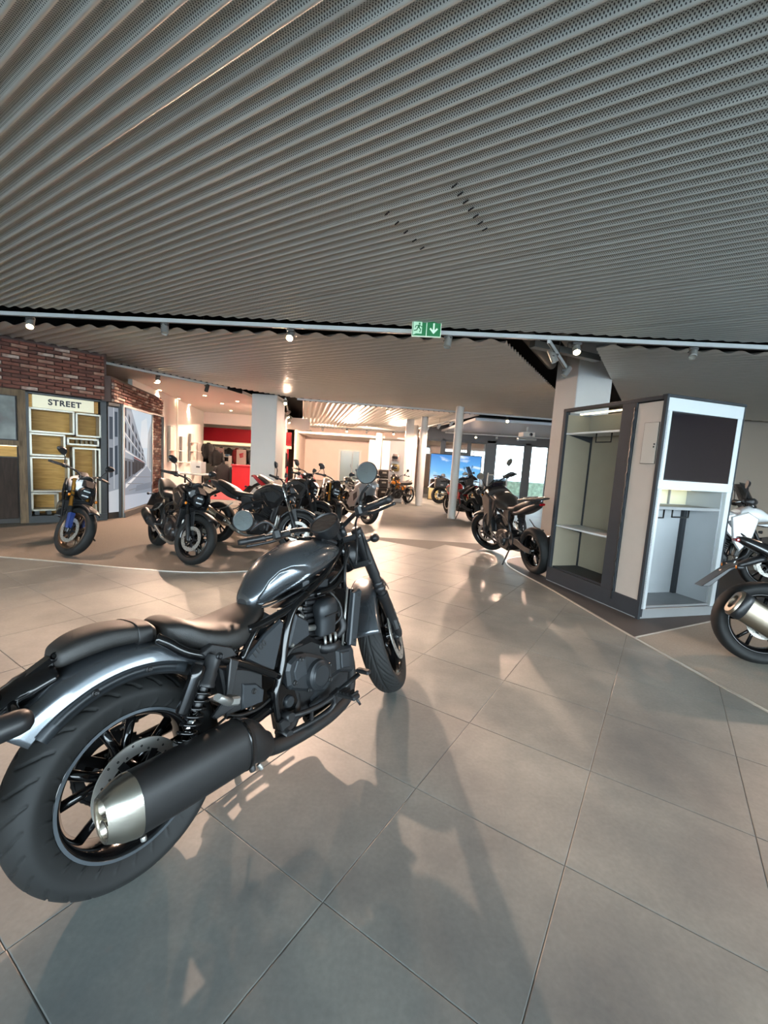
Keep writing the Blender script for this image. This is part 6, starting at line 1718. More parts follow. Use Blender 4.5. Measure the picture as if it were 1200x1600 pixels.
def make_bike(label, pos, heading, steer=0.0, lean=7.0, style='naked', wb=1.38, Rr=0.305, Rf=0.300, lift=0.0, paint=None, accent=None, shroud=None, fork=None, rim=None,
              tailc=None, muffler='round', muf_m=None, fender_m=None, lamp='round', group='motorcycles on show', frame_m=None, indic=M_AMBER, wire=False, stripe=None, plate=True, panniers=False,
              rack=False, scale=1.0, name='motorcycle', eng_m=None, at='front', seat_m=None, leg_m=None, screen_h=0.33, muf_ab=None, muf_w=1.0):
    paint = paint or M_BPAINT; accent = accent or paint; shroud = shroud or accent; fork = fork or M_SATINB; rim = rim or M_GLOSSB
    tailc = tailc or paint; fender_m = fender_m or M_SATINB; frame_m = frame_m or M_SATINB; muf_m = muf_m or M_SATINB; eng_m = eng_m or M_ENG; seat_m = seat_m or M_LEATHER
    hd = R(heading)
    fx = V((math.cos(hd), math.sin(hd), 0))
    p = V((pos[0], pos[1], 0))
    if at == 'front': p = p - fx*wb*scale
    elif at == 'mid': p = p - fx*wb*scale*0.5
    t = thing(name, label, 'motorcycle', tuple(p), hd, group, lean=R(lean))
    t.scale = (scale,)*3
    L = lift
    rk = R(25)
    AX = V((-math.sin(rk), 0, math.cos(rk)))
    ax = V((wb, 0, Rf))
    hp = ax + AX*(0.56+L*0.8) + V((-0.045, 0, 0))         # steering head
    S = rot_about(hp, AX, R(steer))
    def B(mb, nm, m, parent=t, **k): return mb.build(nm, m, parent, **k)
    def fb(mb, nm, m, parent=t, **k): return mb.xf(S).build(nm, m, parent, **k)
    # wheels
    Rbr, Rbf = (Rr-0.092, Rf-0.082)
    wheel(t, 'rear', (0, 0, Rr), Rr, Rbr, 0.078, na=56, spokes=5, spread=12, m_rim=rim, stripe=stripe, disc=(-0.075,), disc_r=0.115, rim_hw=0.056, wire=wire)
    wheel(t, 'front', tuple(ax), Rf, Rbf, 0.060, xf=S, na=56, spokes=5, spread=12, m_rim=rim, stripe=stripe, disc=((-0.072, 0.072) if style != 'mini' else (0.072,)), disc_r=0.148, rim_hw=0.044, wire=wire)
    # swingarm, shock
    sw = MB()
    for s in (-1, 1):
        sw.prism([(-0.05, Rr-0.025), (-0.05, Rr+0.03), (0.10, Rr+0.045), (0.40, Rr+0.12), (0.46, Rr+0.08), (0.42, Rr+0.02), (0.10, Rr-0.025)], s*0.088, s*0.112, 0.004)
    sw.box((0.40, 0, Rr+0.07), (0.08, 0.20, 0.08), None, 0.01)
    B(sw, 'swingarm', M_DARKALLOY)
    so = B(MB().cyl((0.40, 0, 0.62+L), (0.33, 0, Rr+0.06), 0.024, n=12), 'shock_absorber', M_SATINB)
    coil((0.395, 0, 0.60+L), (0.34, 0, Rr+0.12), 0.036, 0.006, 6, 8).build('spring', M_REDP if style == 'mini' else M_SATINB, so)
    # fork
    lf = 0.66 + L
    for s in (-1, 1):
        y = s*0.098
        b0 = ax + V((-0.012, y, -0.01))
        fk = fb(MB().lathe([(0.001, 0.30), (0.024, 0.30), (0.024, 0.315), (0.0215, 0.32), (0.0215, lf*0.82), (0.024, lf*0.83), (0.024, lf), (0.001, lf+0.004)], tuple(b0), AX, 16), 'fork_upper', fork, sharp=40)
        fb(MB().lathe([(0.001, -0.02), (0.02, -0.02), (0.026, 0.01), (0.0265, 0.29), (0.024, 0.30)], tuple(b0), AX, 16), 'fork_lower', M_SATINB if fork is not M_STEEL else M_ALLOY, sharp=40)
        fb(MB().box(tuple(ax + V((0.0, s*0.098, 0))), (0.05, 0.03, 0.06), None, 0.008), 'axle_clamp', M_SATINB)
        if s > 0 or style != 'mini':
            fb(MB().box(tuple(ax + V((-0.075, s*0.088, 0.09))), (0.05, 0.04, 0.11), eul(y=R(-30)), 0.012), 'brake_caliper', M_DARKALLOY)
    for k in (lf*0.72, lf*0.96):
        fb(MB().box(tuple(ax + AX*k + V((-0.03, 0, 0))), (0.07, 0.235, 0.03), MX.Rotation(-rk, 3, 'Y'), 0.01), 'triple_clamp', M_SATINB)
    pr = smoothcurve([(-0.068, Rf+0.005), (-0.062, Rf+0.03), (0, Rf+0.042), (0.062, Rf+0.03), (0.068, Rf+0.005)], 4)
    if style == 'adv' :
        fb(fender_shell(tuple(ax), pr, 60, 150, 16), 'front_fender', fender_m, solid=0.003, fix=False)
    else:
        fb(fender_shell(tuple(ax), pr, 52, 148, 18), 'front_fender', fender_m, solid=0.003, fix=False)
    hk = 1.0 if not leg_m else 0.62
    for s in (-1, 1):
        fb(MB().prism([(wb-0.02, Rf+0.02), (wb+0.02, Rf+0.02), (wb+0.02-0.09*hk, Rf+0.33*hk), (wb-0.02-0.11*hk, Rf+0.30*hk)], s*0.066, s*(0.074 if not leg_m else 0.128), 0.004), 'fender_leg', leg_m or M_SATINB)
    # frame
    zf = 0.60 + L
    for s in (-1, 1):
        B(MB().tube(smoothcurve([(hp.x-0.02, s*0.035, hp.z-0.03), (0.95, s*0.11, 0.72+L), (0.70, s*0.125, 0.66+L*0.8), (0.50, s*0.12, 0.58+L*0.6), (0.45, s*0.11, 0.40)], 5), 0.019, 10), 'frame_tube', frame_m)
        B(MB().tube(smoothcurve([(hp.x-0.03, s*0.03, hp.z-0.12), (1.0, s*0.09, 0.55), (0.98, s*0.10, 0.42)], 4), 0.016, 8), 'frame_tube', frame_m)
        B(MB().tube(smoothcurve([(0.66, s*0.10, 0.66+L*0.8), (0.35, s*0.09, 0.70+L), (0.0, s*0.06, 0.80+L)], 4), 0.013, 8), 'subframe_tube', M_SATINB)
        B(MB().prism([(0.40, 0.48), (0.46, 0.52), (0.53, 0.46), (0.50, 0.34), (0.44, 0.30), (0.40, 0.36)], s*0.105, s*0.125, 0.004), 'pivot_plate', M_DARKALLOY)
        fp = B(MB().box((0.50, s*0.185, 0.36+L*0.5), (0.03, 0.10, 0.02), None, 0.004), 'foot_peg', M_DARKALLOY)
        B(MB().tube([(0.46, s*0.125, 0.42+L*0.5), (0.49, s*0.14, 0.36+L*0.5)], 0.010, 6), 'peg_bracket', M_ALLOY)
        B(MB().box((0.10, s*0.15, 0.50+L*0.6), (0.03, 0.08, 0.02), None, 0.004), 'pillion_peg', M_DARKALLOY)
        B(MB().tube([(0.32, s*0.11, 0.62+L*0.7), (0.22, s*0.125, 0.54+L*0.6), (0.10, s*0.135, 0.505+L*0.6)], 0.009, 6), 'peg_bracket', M_ALLOY)
    # engine
    B(MB().prism([(0.52, 0.44), (0.58, 0.50), (0.76, 0.50), (0.90, 0.46), (0.97, 0.38), (0.95, 0.27), (0.86, 0.20), (0.62, 0.19), (0.52, 0.28)], -0.12, 0.12, 0.02), 'crankcase', M_ENG2)
    for s in (-1, 1):
        cv = B(MB().lathe([(0.001, 0.04), (0.055, 0.04), (0.065, 0.032), (0.085, 0.025), (0.095, 0.0)], (0.72, s*0.12, 0.34), (0, s, 0), 24), 'engine_cover', eng_m, sharp=40)
        B(MB().lathe([(0.001, 0.025), (0.04, 0.025), (0.055, 0.0)], (0.87, s*0.118, 0.32), (0, s, 0), 18), 'engine_cover', eng_m, sharp=40)
        for k in range(5):
            a = 2*PI*k/5
            bolt(cv, (0.72+0.075*math.cos(a), s*0.147, 0.34+0.075*math.sin(a)), (0, s, 0), 0.006, 0.006, M_ALLOY)
        B(MB().prism([(0.55, 0.42), (0.60, 0.47), (0.66, 0.47), (0.65, 0.40), (0.57, 0.36)], s*0.11, s*0.135, 0.006), 'sprocket_cover', eng_m)
    cy = MB(); rot = eul(y=R(28))
    for k in range(7):
        cy.box(V((0.86, 0, 0.47)) + rot @ V((0, 0, 0.026*k)), (0.14 if k % 2 else 0.125, 0.2 if k % 2 else 0.18, 0.016), rot, 0.003)
    cy.box(V((0.86, 0, 0.55)) + rot @ V((0, 0, 0.0)), (0.11, 0.17, 0.22), rot, 0.01)
    B(cy, 'cylinder_block', M_ENG2)
    B(MB().box(V((0.945, 0, 0.645)), (0.15, 0.21, 0.07), rot, 0.015), 'head_cover', eng_m)
    for s in (-1, 1):
        B(MB().tube(smoothcurve([(0.60, s*0.09, 0.50), (0.66, s*0.12, 0.56), (0.78, s*0.11, 0.58)], 4), 0.014, 8), 'hose', M_MATTB)
    if style != 'mini':
        rd = B(MB().box((1.07, 0, 0.53), (0.03, 0.26, 0.24), eul(y=R(16)), 0.004), 'radiator', M_ENG2)
        for s in (-1, 1):
            B(MB().box((1.065, s*0.142, 0.53), (0.05, 0.02, 0.25), eul(y=R(16)), 0.005), 'radiator_guard', M_SATINB, rd)
    # exhaust
    for k in range(2 if style != 'mini' else 1):
        y = -0.03 - 0.05*k
        B(MB().tube(smoothcurve([(0.98, y, 0.60), (1.06, y, 0.52), (1.05, y, 0.36), (0.98, y-0.01, 0.24), (0.84, y-0.02, 0.175), (0.62, -0.09, 0.17), (0.48, -0.12, 0.20)], 5), 0.020, 10), 'exhaust_header', M_ALLOY)
    if muffler == 'round':      # short stubby side muffler
        q = [(0.50, -0.115, 0.205), (0.36, -0.135, 0.27), (0.26, -0.15, 0.32)]
        B(MB().tube(smoothcurve(q, 4), 0.024, 10), 'exhaust_link', M_ALLOY)
        a, b = V((0.28, -0.155, 0.31)), V((-0.10, -0.18, 0.46))
        d = (b-a).normalized(); Lm = (b-a).length
        mo = B(MB().lathe([(0.001, 0), (0.028, 0.0), (0.062, 0.07), (0.068, 0.10), (0.068, Lm-0.05), (0.056, Lm), (0.034, Lm), (0.032, Lm-0.03), (0.001, Lm-0.03)], tuple(a), d, 24), 'muffler', muf_m, sharp=45)
        MB().lathe([(0.0685, 0.13), (0.074, 0.135), (0.074, Lm-0.10), (0.0685, Lm-0.095)], tuple(a), d, 24, a0=-0.4, a1=2.2).build('heat_shield', M_STEEL if muf_m is M_SATINB else M_SATINB, mo)
    elif muffler == 'flat':     # long flattened canister
        B(MB().tube(smoothcurve([(0.50, -0.12, 0.205), (0.40, -0.14, 0.24), (0.33, -0.155, 0.30)], 4), 0.024, 10), 'exhaust_link', M_ALLOY)
        a, b = (V((0.36, -0.165, 0.30)), V((-0.16, -0.205, 0.525))) if not muf_ab else (V(muf_ab[0]), V(muf_ab[1]))
        d = (b-a); u = V((0, 0, 1)) - d.normalized()*d.normalized().z; u.normalize(); w = d.normalized().cross(u)
        rings = []
        for k, f in ((0, 0.45), (0.12, 0.95), (0.2, 1.0), (0.86, 1.0), (0.88, 1.04), (0.97, 1.02), (1.0, 0.86), (1.0, 0.55), (0.95, 0.5)):
            rings.append([tuple(a + d*k + u*(0.068*muf_w*f*math.copysign(abs(math.cos(2*PI*j/24))**0.75, math.cos(2*PI*j/24))) + w*(0.050*muf_w*f*math.copysign(abs(math.sin(2*PI*j/24))**0.75, math.sin(2*PI*j/24)))) for j in range(24)])
        mo = B(MB().loft(rings), 'muffler', muf_m, sharp=45)
        B(MB().loft([[tuple(V(p) + (V(p) - (a + d*k))*0.06) for p in rings[3]] if False else [tuple((a + d*k) + (V(p) - (a + d*0.86))*1.05) for p in rings[3]] for k in (0.86, 0.97)]), 'muffler_cap', M_SATINB, mo)
        B(MB().box(tuple(a + d*0.3 + V((0.0, -0.045, 0.02))), (0.16, 0.02, 0.07), eul(y=0.4), 0.008), 'heat_shield', M_SATINB, mo)
    # tank, shrouds, seat, tail
    if style in ('naked', 'adv', 'sport'):
        w = 1.0 if style != 'adv' else 1.15
        B(body_loft([(0.60, 0.73+L, 0.05*w, 0.77+L, 0.68+L), (0.64, 0.76+L, 0.085*w, 0.82+L, 0.67+L), (0.74, 0.79+L, 0.135*w, 0.90+L, 0.68+L), (0.86, 0.80+L, 0.150*w, 0.945+L, 0.69+L), (0.98, 0.81+L, 0.135*w, 0.945+L, 0.71+L), (1.07, 0.82+L, 0.095*w, 0.91+L, 0.75+L), (1.10, 0.83+L, 0.06*w, 0.88+L, 0.78+L)], 2.6, 28, 4), 'fuel_tank', paint)
        B(MB().lathe([(0.001, 0.008), (0.035, 0.008), (0.04, 0.0)], (0.90, 0, 0.945+L), (0, 0, 1), 18), 'fuel_cap', M_SATINB)
        for s in (-1, 1):
            sh = MB().prism([(0.78, 0.85+L), (0.96, 0.90+L), (1.16, 0.84+L), (1.20, 0.76+L), (1.10, 0.62+L*0.6), (0.98, 0.58+L*0.5), (0.86, 0.70+L)], s*0.135*w, s*0.165*w, 0.010)
            B(sh, 'tank_shroud', shroud)
            B(MB().prism([(0.88, 0.80+L), (1.02, 0.84+L), (1.14, 0.78+L), (1.06, 0.68+L*0.8), (0.95, 0.70+L)], s*0.160*w, s*0.172*w, 0.005), 'shroud_inlay', M_SATINB if shroud is not M_SATINB else M_GREYP)
            B(MB().prism([(0.46, 0.72+L), (0.62, 0.72+L), (0.68, 0.60+L*0.7), (0.58, 0.52+L*0.5), (0.50, 0.56+L*0.5)], s*0.10, s*0.135, 0.008), 'side_cover', accent)
        up = 0.07 if style != 'adv' else 0.03
        B(body_loft([(0.64, 0.74+L, 0.075, 0.78+L, 0.70+L), (0.56, 0.745+L, 0.11, 0.785+L, 0.70+L), (0.42, 0.75+L, 0.135, 0.79+L, 0.71+L), (0.32, 0.765+L, 0.13, 0.81+L, 0.72+L), (0.27, 0.79+L, 0.115, 0.845+L, 0.74+L), (0.12, 0.81+L+up*0.6, 0.095, 0.865+L+up*0.6, 0.77+L+up*0.5), (-0.02, 0.83+L+up, 0.07, 0.875+L+up, 0.80+L+up*0.8)], 3.0, 24, 4), 'seat', seat_m)
        B(body_loft([(0.40, 0.69+L, 0.11, 0.73+L, 0.65+L), (0.22, 0.72+L, 0.115, 0.78+L, 0.68+L), (0.05, 0.76+L+up*0.5, 0.10, 0.83+L+up*0.6, 0.72+L+up*0.5), (-0.12, 0.81+L+up, 0.06, 0.86+L+up, 0.775+L+up), (-0.20, 0.845+L+up, 0.025, 0.865+L+up, 0.825+L+up)], 2.6, 20, 4), 'tail_cowl', tailc)
        tl = B(MB().box((-0.205, 0, 0.835+L+up), (0.03, 0.08, 0.03), eul(y=-0.4), 0.008), 'tail_light', M_REDLENS)
        if plate:
            B(MB().tube(smoothcurve([(-0.02, 0, 0.75+L+up*0.5), (-0.16, 0, 0.715+L), (-0.29, 0, 0.635+L)], 4), [0.03]*4 + [0.024]*4 + [0.02], 8, flat=1.6), 'plate_arm', M_SATINB)
            pl = B(MB().prism([(-0.27, 0.67+L), (-0.20, 0.72+L), (-0.37, 0.52+L), (-0.43, 0.51+L)], -0.085, 0.085, 0.004), 'plate_holder', M_SATINB)
            for s in (-1, 1):
                B(MB().tube([(-0.20, s*0.02, 0.70+L), (-0.215, s*0.12, 0.695+L)], 0.008, 6), 'indicator_stem', M_SATINB)
                ib = B(MB().lathe([(0.001, -0.03), (0.014, -0.02), (0.019, 0.01), (0.016, 0.022), (0.001, 0.024)], (-0.215, s*0.14, 0.695+L), (-1, 0, 0), 14), 'indicator', M_SATINB)
                MB().lathe([(0.001, 0.027), (0.015, 0.022)], (-0.215, s*0.14, 0.695+L), (-1, 0, 0), 14).build('indicator_lens', indic, ib)
    else:   # mini retro bike
        B(body_loft([(0.62, 0.66, 0.04, 0.70, 0.62), (0.66, 0.68, 0.08, 0.74, 0.61), (0.78, 0.69, 0.115, 0.79, 0.62), (0.90, 0.70, 0.11, 0.80, 0.64), (1.0, 0.71, 0.07, 0.77, 0.67), (1.03, 0.71, 0.03, 0.74, 0.69)], 2.3, 24, 4), 'fuel_tank', paint)
        B(body_loft([(0.66, 0.68, 0.06, 0.73, 0.65), (0.56, 0.69, 0.10, 0.75, 0.64), (0.30, 0.69, 0.115, 0.755, 0.63), (0.08, 0.70, 0.11, 0.765, 0.64), (-0.02, 0.70, 0.08, 0.75, 0.66)], 3.2, 20, 4), 'seat', seat_m)
        pr2 = smoothcurve([(-0.085, Rr+0.01), (-0.07, Rr+0.04), (0, Rr+0.055), (0.07, Rr+0.04), (0.085, Rr+0.01)], 4)
        B(fender_shell((0, 0, Rr), pr2, 60, 165, 16), 'rear_fender', M_CHROME, solid=0.003, fix=False)
        for s in (-1, 1):
            B(MB().prism([(0.40, 0.62), (0.62, 0.62), (0.60, 0.50), (0.46, 0.47)], s*0.09, s*0.12, 0.01), 'side_cover', paint)
            rs = B(MB().cyl((0.12, s*0.125, 0.62), (0.02, s*0.125, Rr+0.03), 0.012, n=8), 'rear_shock', M_CHROME)
            coil((0.115, s*0.125, 0.60), (0.035, s*0.125, Rr+0.07), 0.028, 0.005, 7, 8).build('spring', paint, rs)
    # side stand
    B(MB().tube([(0.52, 0.10, 0.26), (0.48, 0.20, 0.12), (0.45, 0.265, 0.035)], 0.012, 8), 'side_stand', M_SATINB)
    B(MB().box((0.45, 0.275, 0.034), (0.06, 0.045, 0.008), eul(x=R(lean))), 'stand_foot', M_SATINB)
    # headlight and nose
    hl = ax + AX*(lf*0.80) + V((0.085, 0, -0.02))
    if style in ('naked', 'mini'):
        rr = 0.078 if style == 'naked' else 0.085
        h = fb(MB().lathe([(0.001, -0.09), (rr*0.6, -0.085), (rr*0.95, -0.04), (rr, 0.0), (rr*0.98, 0.012), (rr*0.90, 0.012), (rr*0.88, 0.004)], tuple(hl), (1, 0, -0.12), 28), 'headlight', M_SATINB, sharp=50)
        fb(MB().lathe([(0.001, 0.012), (rr*0.5, 0.011), (rr*0.89, 0.004)], tuple(hl), (1, 0, -0.12), 28), 'headlight_lens', mat('smoked_lens', '#2b2f33', 0.06, spec=0.9), h)
        for k in (-1, 1):
            fb(MB().box(tuple(hl + V((0.014, 0, k*rr*0.38))), (0.006, rr*1.1, rr*0.20), eul(y=0.12), 0.002), 'led_bar', M_CLEAR, h)
        if style == 'naked':
            fb(MB().prism([(hl.x-0.05, hl.z+0.07), (hl.x+0.05, hl.z+0.085), (hl.x-0.02, hl.z+0.16), (hl.x-0.07, hl.z+0.15)], -0.055, 0.055, 0.006), 'fly_screen', M_SATINB)
        fb(MB().lathe([(0.001, -0.02), (0.05, -0.015), (0.052, 0.008), (0.001, 0.008)] if style == 'mini' else [(0.001, -0.012), (0.07, -0.010), (0.072, 0.006), (0.001, 0.006)], tuple(hl + V((-0.10, 0, 0.16))), (-0.7, 0, 0.7), 18), 'gauge', M_SATINB)
    elif style == 'adv':
        z0 = 0.98 + L
        B(body_loft([(1.02, z0-0.10, 0.19, z0-0.0, z0-0.22), (1.14, z0-0.06, 0.17, z0+0.06, z0-0.20), (1.26, z0-0.06, 0.13, z0+0.03, z0-0.16), (1.36, z0-0.08, 0.08, z0-0.03, z0-0.14), (1.43, z0-0.11, 0.03, z0-0.09, z0-0.13)], 2.8, 20, 4), 'nose_fairing', paint)
        B(MB().prism([(1.36, z0-0.16), (1.52, z0-0.20), (1.36, z0-0.21), (1.22, z0-0.19)], -0.06, 0.06, 0.01), 'beak', accent)
        sc = []
        for i in range(7):
            k = i/6
            wv = 0.17 - 0.06*k
            sc.append([(1.26 - 0.16*k - 0.10*(abs(u)**2), wv*u, z0 + 0.02 + screen_h*k) for u in (-1, -0.66, -0.33, 0, 0.33, 0.66, 1)])
        B(MB().loft(sc, closed=False, cap=False), 'windscreen', M_SMOKE, solid=0.004, fix=False)
        for s in (-1, 1):
            B(MB().box((1.40, s*0.055, z0-0.075), (0.03, 0.07, 0.04), eul(y=0.4), 0.008), 'headlight', M_CLEAR)
            B(MB().prism([(0.92, 0.86+L), (1.10, 0.94+L), (1.22, 0.86+L), (1.16, 0.62+L*0.5), (1.04, 0.48), (0.96, 0.60)], s*0.17, s*0.215, 0.015), 'side_fairing', shroud)
            B(MB().tube(smoothcurve([(1.0, s*0.19, 0.75), (1.12, s*0.235, 0.62), (1.10, s*0.235, 0.44), (0.92, s*0.20, 0.32), (0.72, s*0.13, 0.26)], 5), 0.013, 8), 'crash_bar', M_SATINB)
        B(MB().box((1.08, 0, z0+0.06), (0.02, 0.18, 0.11), eul(y=-0.6), 0.006), 'dash_screen', M_SCREEN)
    elif style == 'sport':
        z0 = 0.90 + L
        B(body_loft([(0.92, 0.70, 0.20, 0.86, 0.42), (1.05, 0.72, 0.21, 0.92, 0.38), (1.18, 0.78, 0.19, 0.98, 0.50), (1.32, 0.84, 0.14, 0.98, 0.66), (1.44, 0.84, 0.08, 0.92, 0.76), (1.50, 0.82, 0.03, 0.86, 0.79)], 2.6, 24, 4), 'front_fairing', paint)
        for s in (-1, 1):
            B(MB().prism([(0.80, 0.66), (1.16, 0.76), (1.26, 0.60), (1.08, 0.34), (0.80, 0.28), (0.62, 0.34)], s*0.17, s*0.205, 0.015), 'side_fairing', accent)
            B(MB().prism([(0.92, 0.58), (1.10, 0.66), (1.14, 0.54), (1.0, 0.44)], s*0.203, s*0.212, 0.006), 'fairing_vent', M_SATINB)
            B(MB().prism([(1.30, 0.84), (1.46, 0.83), (1.42, 0.90), (1.30, 0.91)], s*0.03, s*0.135, 0.01), 'headlight', M_CLEAR)
        sc = []
        for i in range(6):
            k = i/5
            sc.append([(1.38 - 0.24*k - 0.10*abs(u)**2, (0.13-0.04*k)*u, 0.95 + 0.24*k) for u in (-1, -0.5, 0, 0.5, 1)])
        B(MB().loft(sc, closed=False, cap=False), 'windscreen', M_SMOKE, solid=0.004, fix=False)
    # handlebar, grips, levers, mirrors
    bc = ax + AX*(lf*0.99) + V((-0.02, 0, 0.06 if style != 'sport' else 0.0))
    if style == 'adv': bc = bc + V((0, 0, 0.03))
    w2 = {'naked': 0.385, 'adv': 0.43, 'sport': 0.34, 'mini': 0.36}[style]
    ris = {'naked': 0.035, 'adv': 0.07, 'sport': 0.02, 'mini': 0.10}[style]
    half = [(bc.x, 0.0, bc.z), (bc.x, 0.05, bc.z), (bc.x-0.02, 0.14, bc.z+ris), (bc.x-0.07, 0.24, bc.z+ris+0.01), (bc.x-0.12, w2, bc.z+ris)]
    fb(MB().tube(smoothcurve([(x, -y, z) for x, y, z in half[:0:-1]] + half, 5), 0.011, 10), 'handlebar', M_SATINB if style != 'mini' else M_CHROME)
    fb(MB().box((bc.x, 0, bc.z-0.02), (0.05, 0.12, 0.05), None, 0.01), 'bar_clamp', M_SATINB)
    for s in (-1, 1):
        A_, B_ = V((bc.x-0.082, s*(w2-0.125), bc.z+ris+0.008)), V((bc.x-0.122, s*(w2+0.008), bc.z+ris))
        fb(MB().tube([tuple(A_), tuple(A_.lerp(B_, 0.06)), tuple(A_.lerp(B_, 0.9)), tuple(B_)], [0.019, 0.016, 0.016, 0.015], 10), 'grip', M_MATTB)
        fb(MB().box(tuple(A_ + V((0.018, -s*0.03, 0))), (0.05, 0.055, 0.05), rotz3(-s*0.3), 0.01), 'switch_housing', M_SATINB)
        fb(MB().tube(smoothcurve([tuple(A_ + V((0.05, -s*0.02, -0.005))), tuple(A_ + V((0.05, s*0.05, -0.012))), tuple(B_ + V((0.06, -s*0.01, -0.01)))], 4), 0.007, 7), 'lever', M_SATINB)
        if style == 'adv':
            fb(MB().tube(smoothcurve([tuple(B_ + V((0.01, s*0.012, 0))), tuple(B_ + V((0.10, 0, 0.0))), tuple(A_ + V((0.13, 0, -0.01)))], 4), [0.012, 0.02, 0.034, 0.042, 0.045, 0.042, 0.036, 0.03, 0.02], 8, flat=0.35, upv=(0, 0, 1)), 'hand_guard', M_SATINB)
        mirror_parts(fb, t, tuple(A_ + V((0.01, -s*0.02, 0.02))), tuple(A_ + V((0.0, s*(0.05 if style != 'mini' else 0.03), 0.16 + (0.05 if style == 'adv' else 0)))), M_SATINB, leaf=(style != 'mini'), sz=1.3 if style == 'adv' else 1.05)
        if style in ('naked', 'mini', 'adv'):
            q = ax + AX*(lf*0.66) + V((0.03, s*0.155, 0))
            fb(MB().tube([tuple(q - V((0, s*0.055, 0))), tuple(q)], 0.007, 6), 'indicator_stem', M_SATINB)
            ib = fb(MB().lathe([(0.001, -0.03), (0.016, -0.02), (0.021, 0.008), (0.018, 0.016), (0.001, 0.018)], tuple(q + V((0, s*0.018, 0))), (1, 0, 0), 14), 'indicator', M_SATINB)
            fb(MB().lathe([(0.001, 0.022), (0.012, 0.020), (0.0185, 0.015)], tuple(q + V((0, s*0.018, 0))), (1, 0, 0), 14), 'indicator_lens', indic, ib)
        fb(MB().tube(smoothcurve([tuple(A_ + V((0.03, -s*0.04, 0))), (bc.x+0.05, s*0.10, bc.z+0.02), (bc.x+0.04, s*0.07, bc.z-0.16), (hp.x-0.02, s*0.06, hp.z-0.10)], 5), 0.005, 6), 'cable', M_MATTB)
    if rack or panniers:
        rk_ = MB()
        for s in (-1, 1):
            rk_.tube(smoothcurve([(0.20, s*0.12, 0.90+L), (0.0, s*0.12, 0.93+L), (-0.22, s*0.09, 0.94+L), (-0.26, 0, 0.94+L)], 4), 0.010, 7)
        for x in (0.08, -0.03, -0.14):
            rk_.box((x, 0, 0.935+L), (0.03, 0.22, 0.012), None, 0.003)
        rk_.box((0.0, 0, 0.915+L), (0.22, 0.1, 0.04), None, 0.008)
        B(rk_, 'luggage_rack', M_SATINB)
    if panniers:
        for s in (-1, 1):
            pb = B(MB().box((-0.05, s*0.27, 0.66+L), (0.46, 0.20, 0.34), eul(y=0.05), 0.04), 'pannier', M_SATINB)
            MB().box((-0.05, s*0.372, 0.74+L), (0.40, 0.012, 0.03), eul(y=0.05), 0.004).build('pannier_strap', M_DARKALLOY, pb)
            MB().box((-0.05, s*0.375, 0.60+L), (0.10, 0.012, 0.05), eul(y=0.05), 0.004).build('pannier_latch', M_ALLOY, pb)
    return t

make_bike('black naked bike with gold fork and blue front mudguard before the STREET unit', (-3.75, 5.12), -56, 36, 8, paint=M_WHITEP, accent=M_BPAINT, shroud=M_BPAINT, fork=M_GOLD, leg_m=M_BLUEP, rim=mat('bronze_rim', '#5a4636', 0.35, metal=0.6), wb=1.30)
make_bike('black naked bike with stubby chrome muffler and amber lamps near the carpet edge', (-2.26, 5.07), -46, 24, 7, paint=M_BPAINT, fork=M_BPAINT, muffler='round', muf_m=M_DARKALLOY, wb=1.27, eng_m=M_DARKALLOY)
make_bike('graphite naked bike in side view with long silver muffler left of the cruiser tank', (-1.86, 6.25), -19, 20, 7, paint=M_GREYP, accent=M_GREYP, shroud=M_BPAINT, fork=M_CHROME, muffler='flat', muf_m=M_STEEL, wb=1.38, at='mid', eng_m=M_DARKALLOY)
make_bike('black naked bike with gold fork facing the viewer behind the cruiser mirror', (-0.98, 7.9), -74, 14, 7, paint=M_BPAINT, fork=M_GOLD, wb=1.38, eng_m=M_DARKALLOY)
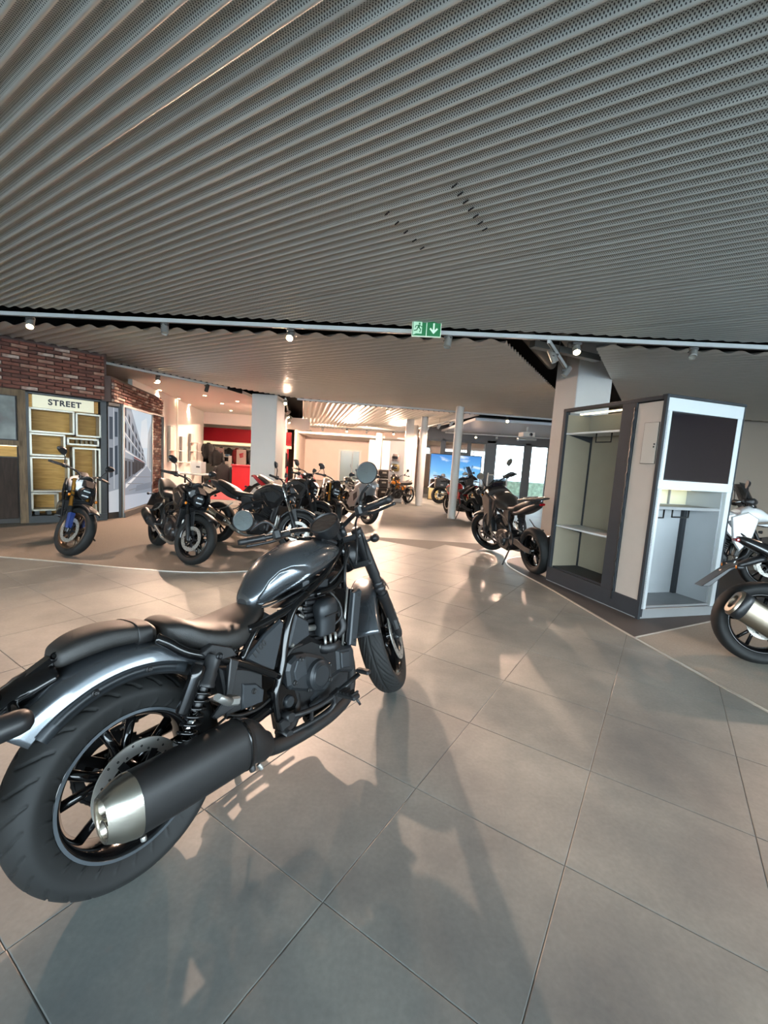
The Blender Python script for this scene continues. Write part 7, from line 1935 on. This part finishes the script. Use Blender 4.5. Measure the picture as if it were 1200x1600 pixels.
make_bike('silver faired touring bike behind the gold forked bike', (-0.35, 9.3), -62, 10, 7, style='sport', paint=M_SILVERP, accent=M_SILVERP, fork=M_BPAINT, wb=1.45, rim=M_DARKALLOY)
make_bike('black sports naked bike with red tail tip behind the graphite bike', (-1.75, 7.65), -28, 10, 7, paint=M_BPAINT, accent=M_GREYP, tailc=M_REDP, fork=M_SATINB, wb=1.40, at='mid', lift=0.04)
make_bike('black and red naked bike at the back of the left group', (-1.75, 9.6), -66, 8, 7, paint=M_BPAINT, shroud=M_REDP, fork=M_BPAINT, wb=1.40, lift=0.05)
make_bike('dark brown grey adventure bike left of the kiosk', (1.82, 7.2), 101, 30, 8, style='adv', paint=M_SANDP, accent=M_SATINB, shroud=M_SANDP, fork=M_BPAINT, wb=1.46, Rf=0.335, Rr=0.315, lift=0.09, rack=True, wire=False, tailc=M_SATINB, screen_h=0.13, plate=False)
make_bike('red sports naked bike behind the round white column', (2.28, 11.0), 108, 0, 7, paint=M_REDP, accent=M_REDP, tailc=M_BPAINT, at='rear', frame_m=M_REDP)
make_bike('black adventure bike with side cases before the sky picture', (1.95, 15.6), 12, 0, 5, style='adv', paint=M_BPAINT, accent=M_BPAINT, at='rear', panniers=True, wb=1.45, lift=0.06, Rf=0.335)
make_bike('small orange and chrome retro mini bike below the helmets', (0.10, 14.15), -128, 15, 6, style='mini', paint=M_ORANGEP, fork=M_GOLD, rim=M_CHROME, wire=False, wb=1.10, Rr=0.27, Rf=0.27, muffler='flat', muf_m=M_CHROME)
make_bike('black crossover bike with brushed silver muffler right of the kiosk front', (2.95, 3.24), -20, -12, 7, style='naked', paint=M_BPAINT, accent=M_GREYP, tailc=M_BPAINT, muffler='flat', muf_m=mat('titan_steel', '#a69a8a', 0.3, metal=1.0), wb=1.44, Rr=0.315, lift=0.03, at='rear', muf_ab=((0.26, -0.185, 0.20), (-0.26, -0.215, 0.47)), muf_w=1.45)
make_bike('white faired adventure bike standing behind the kiosk', (3.72, 6.1), -20, -8, 7, style='adv', paint=M_WHITEP, accent=M_BPAINT, shroud=M_WHITEP, tailc=M_WHITEP, wb=1.45, Rf=0.335, lift=0.06, at='rear', rack=True)
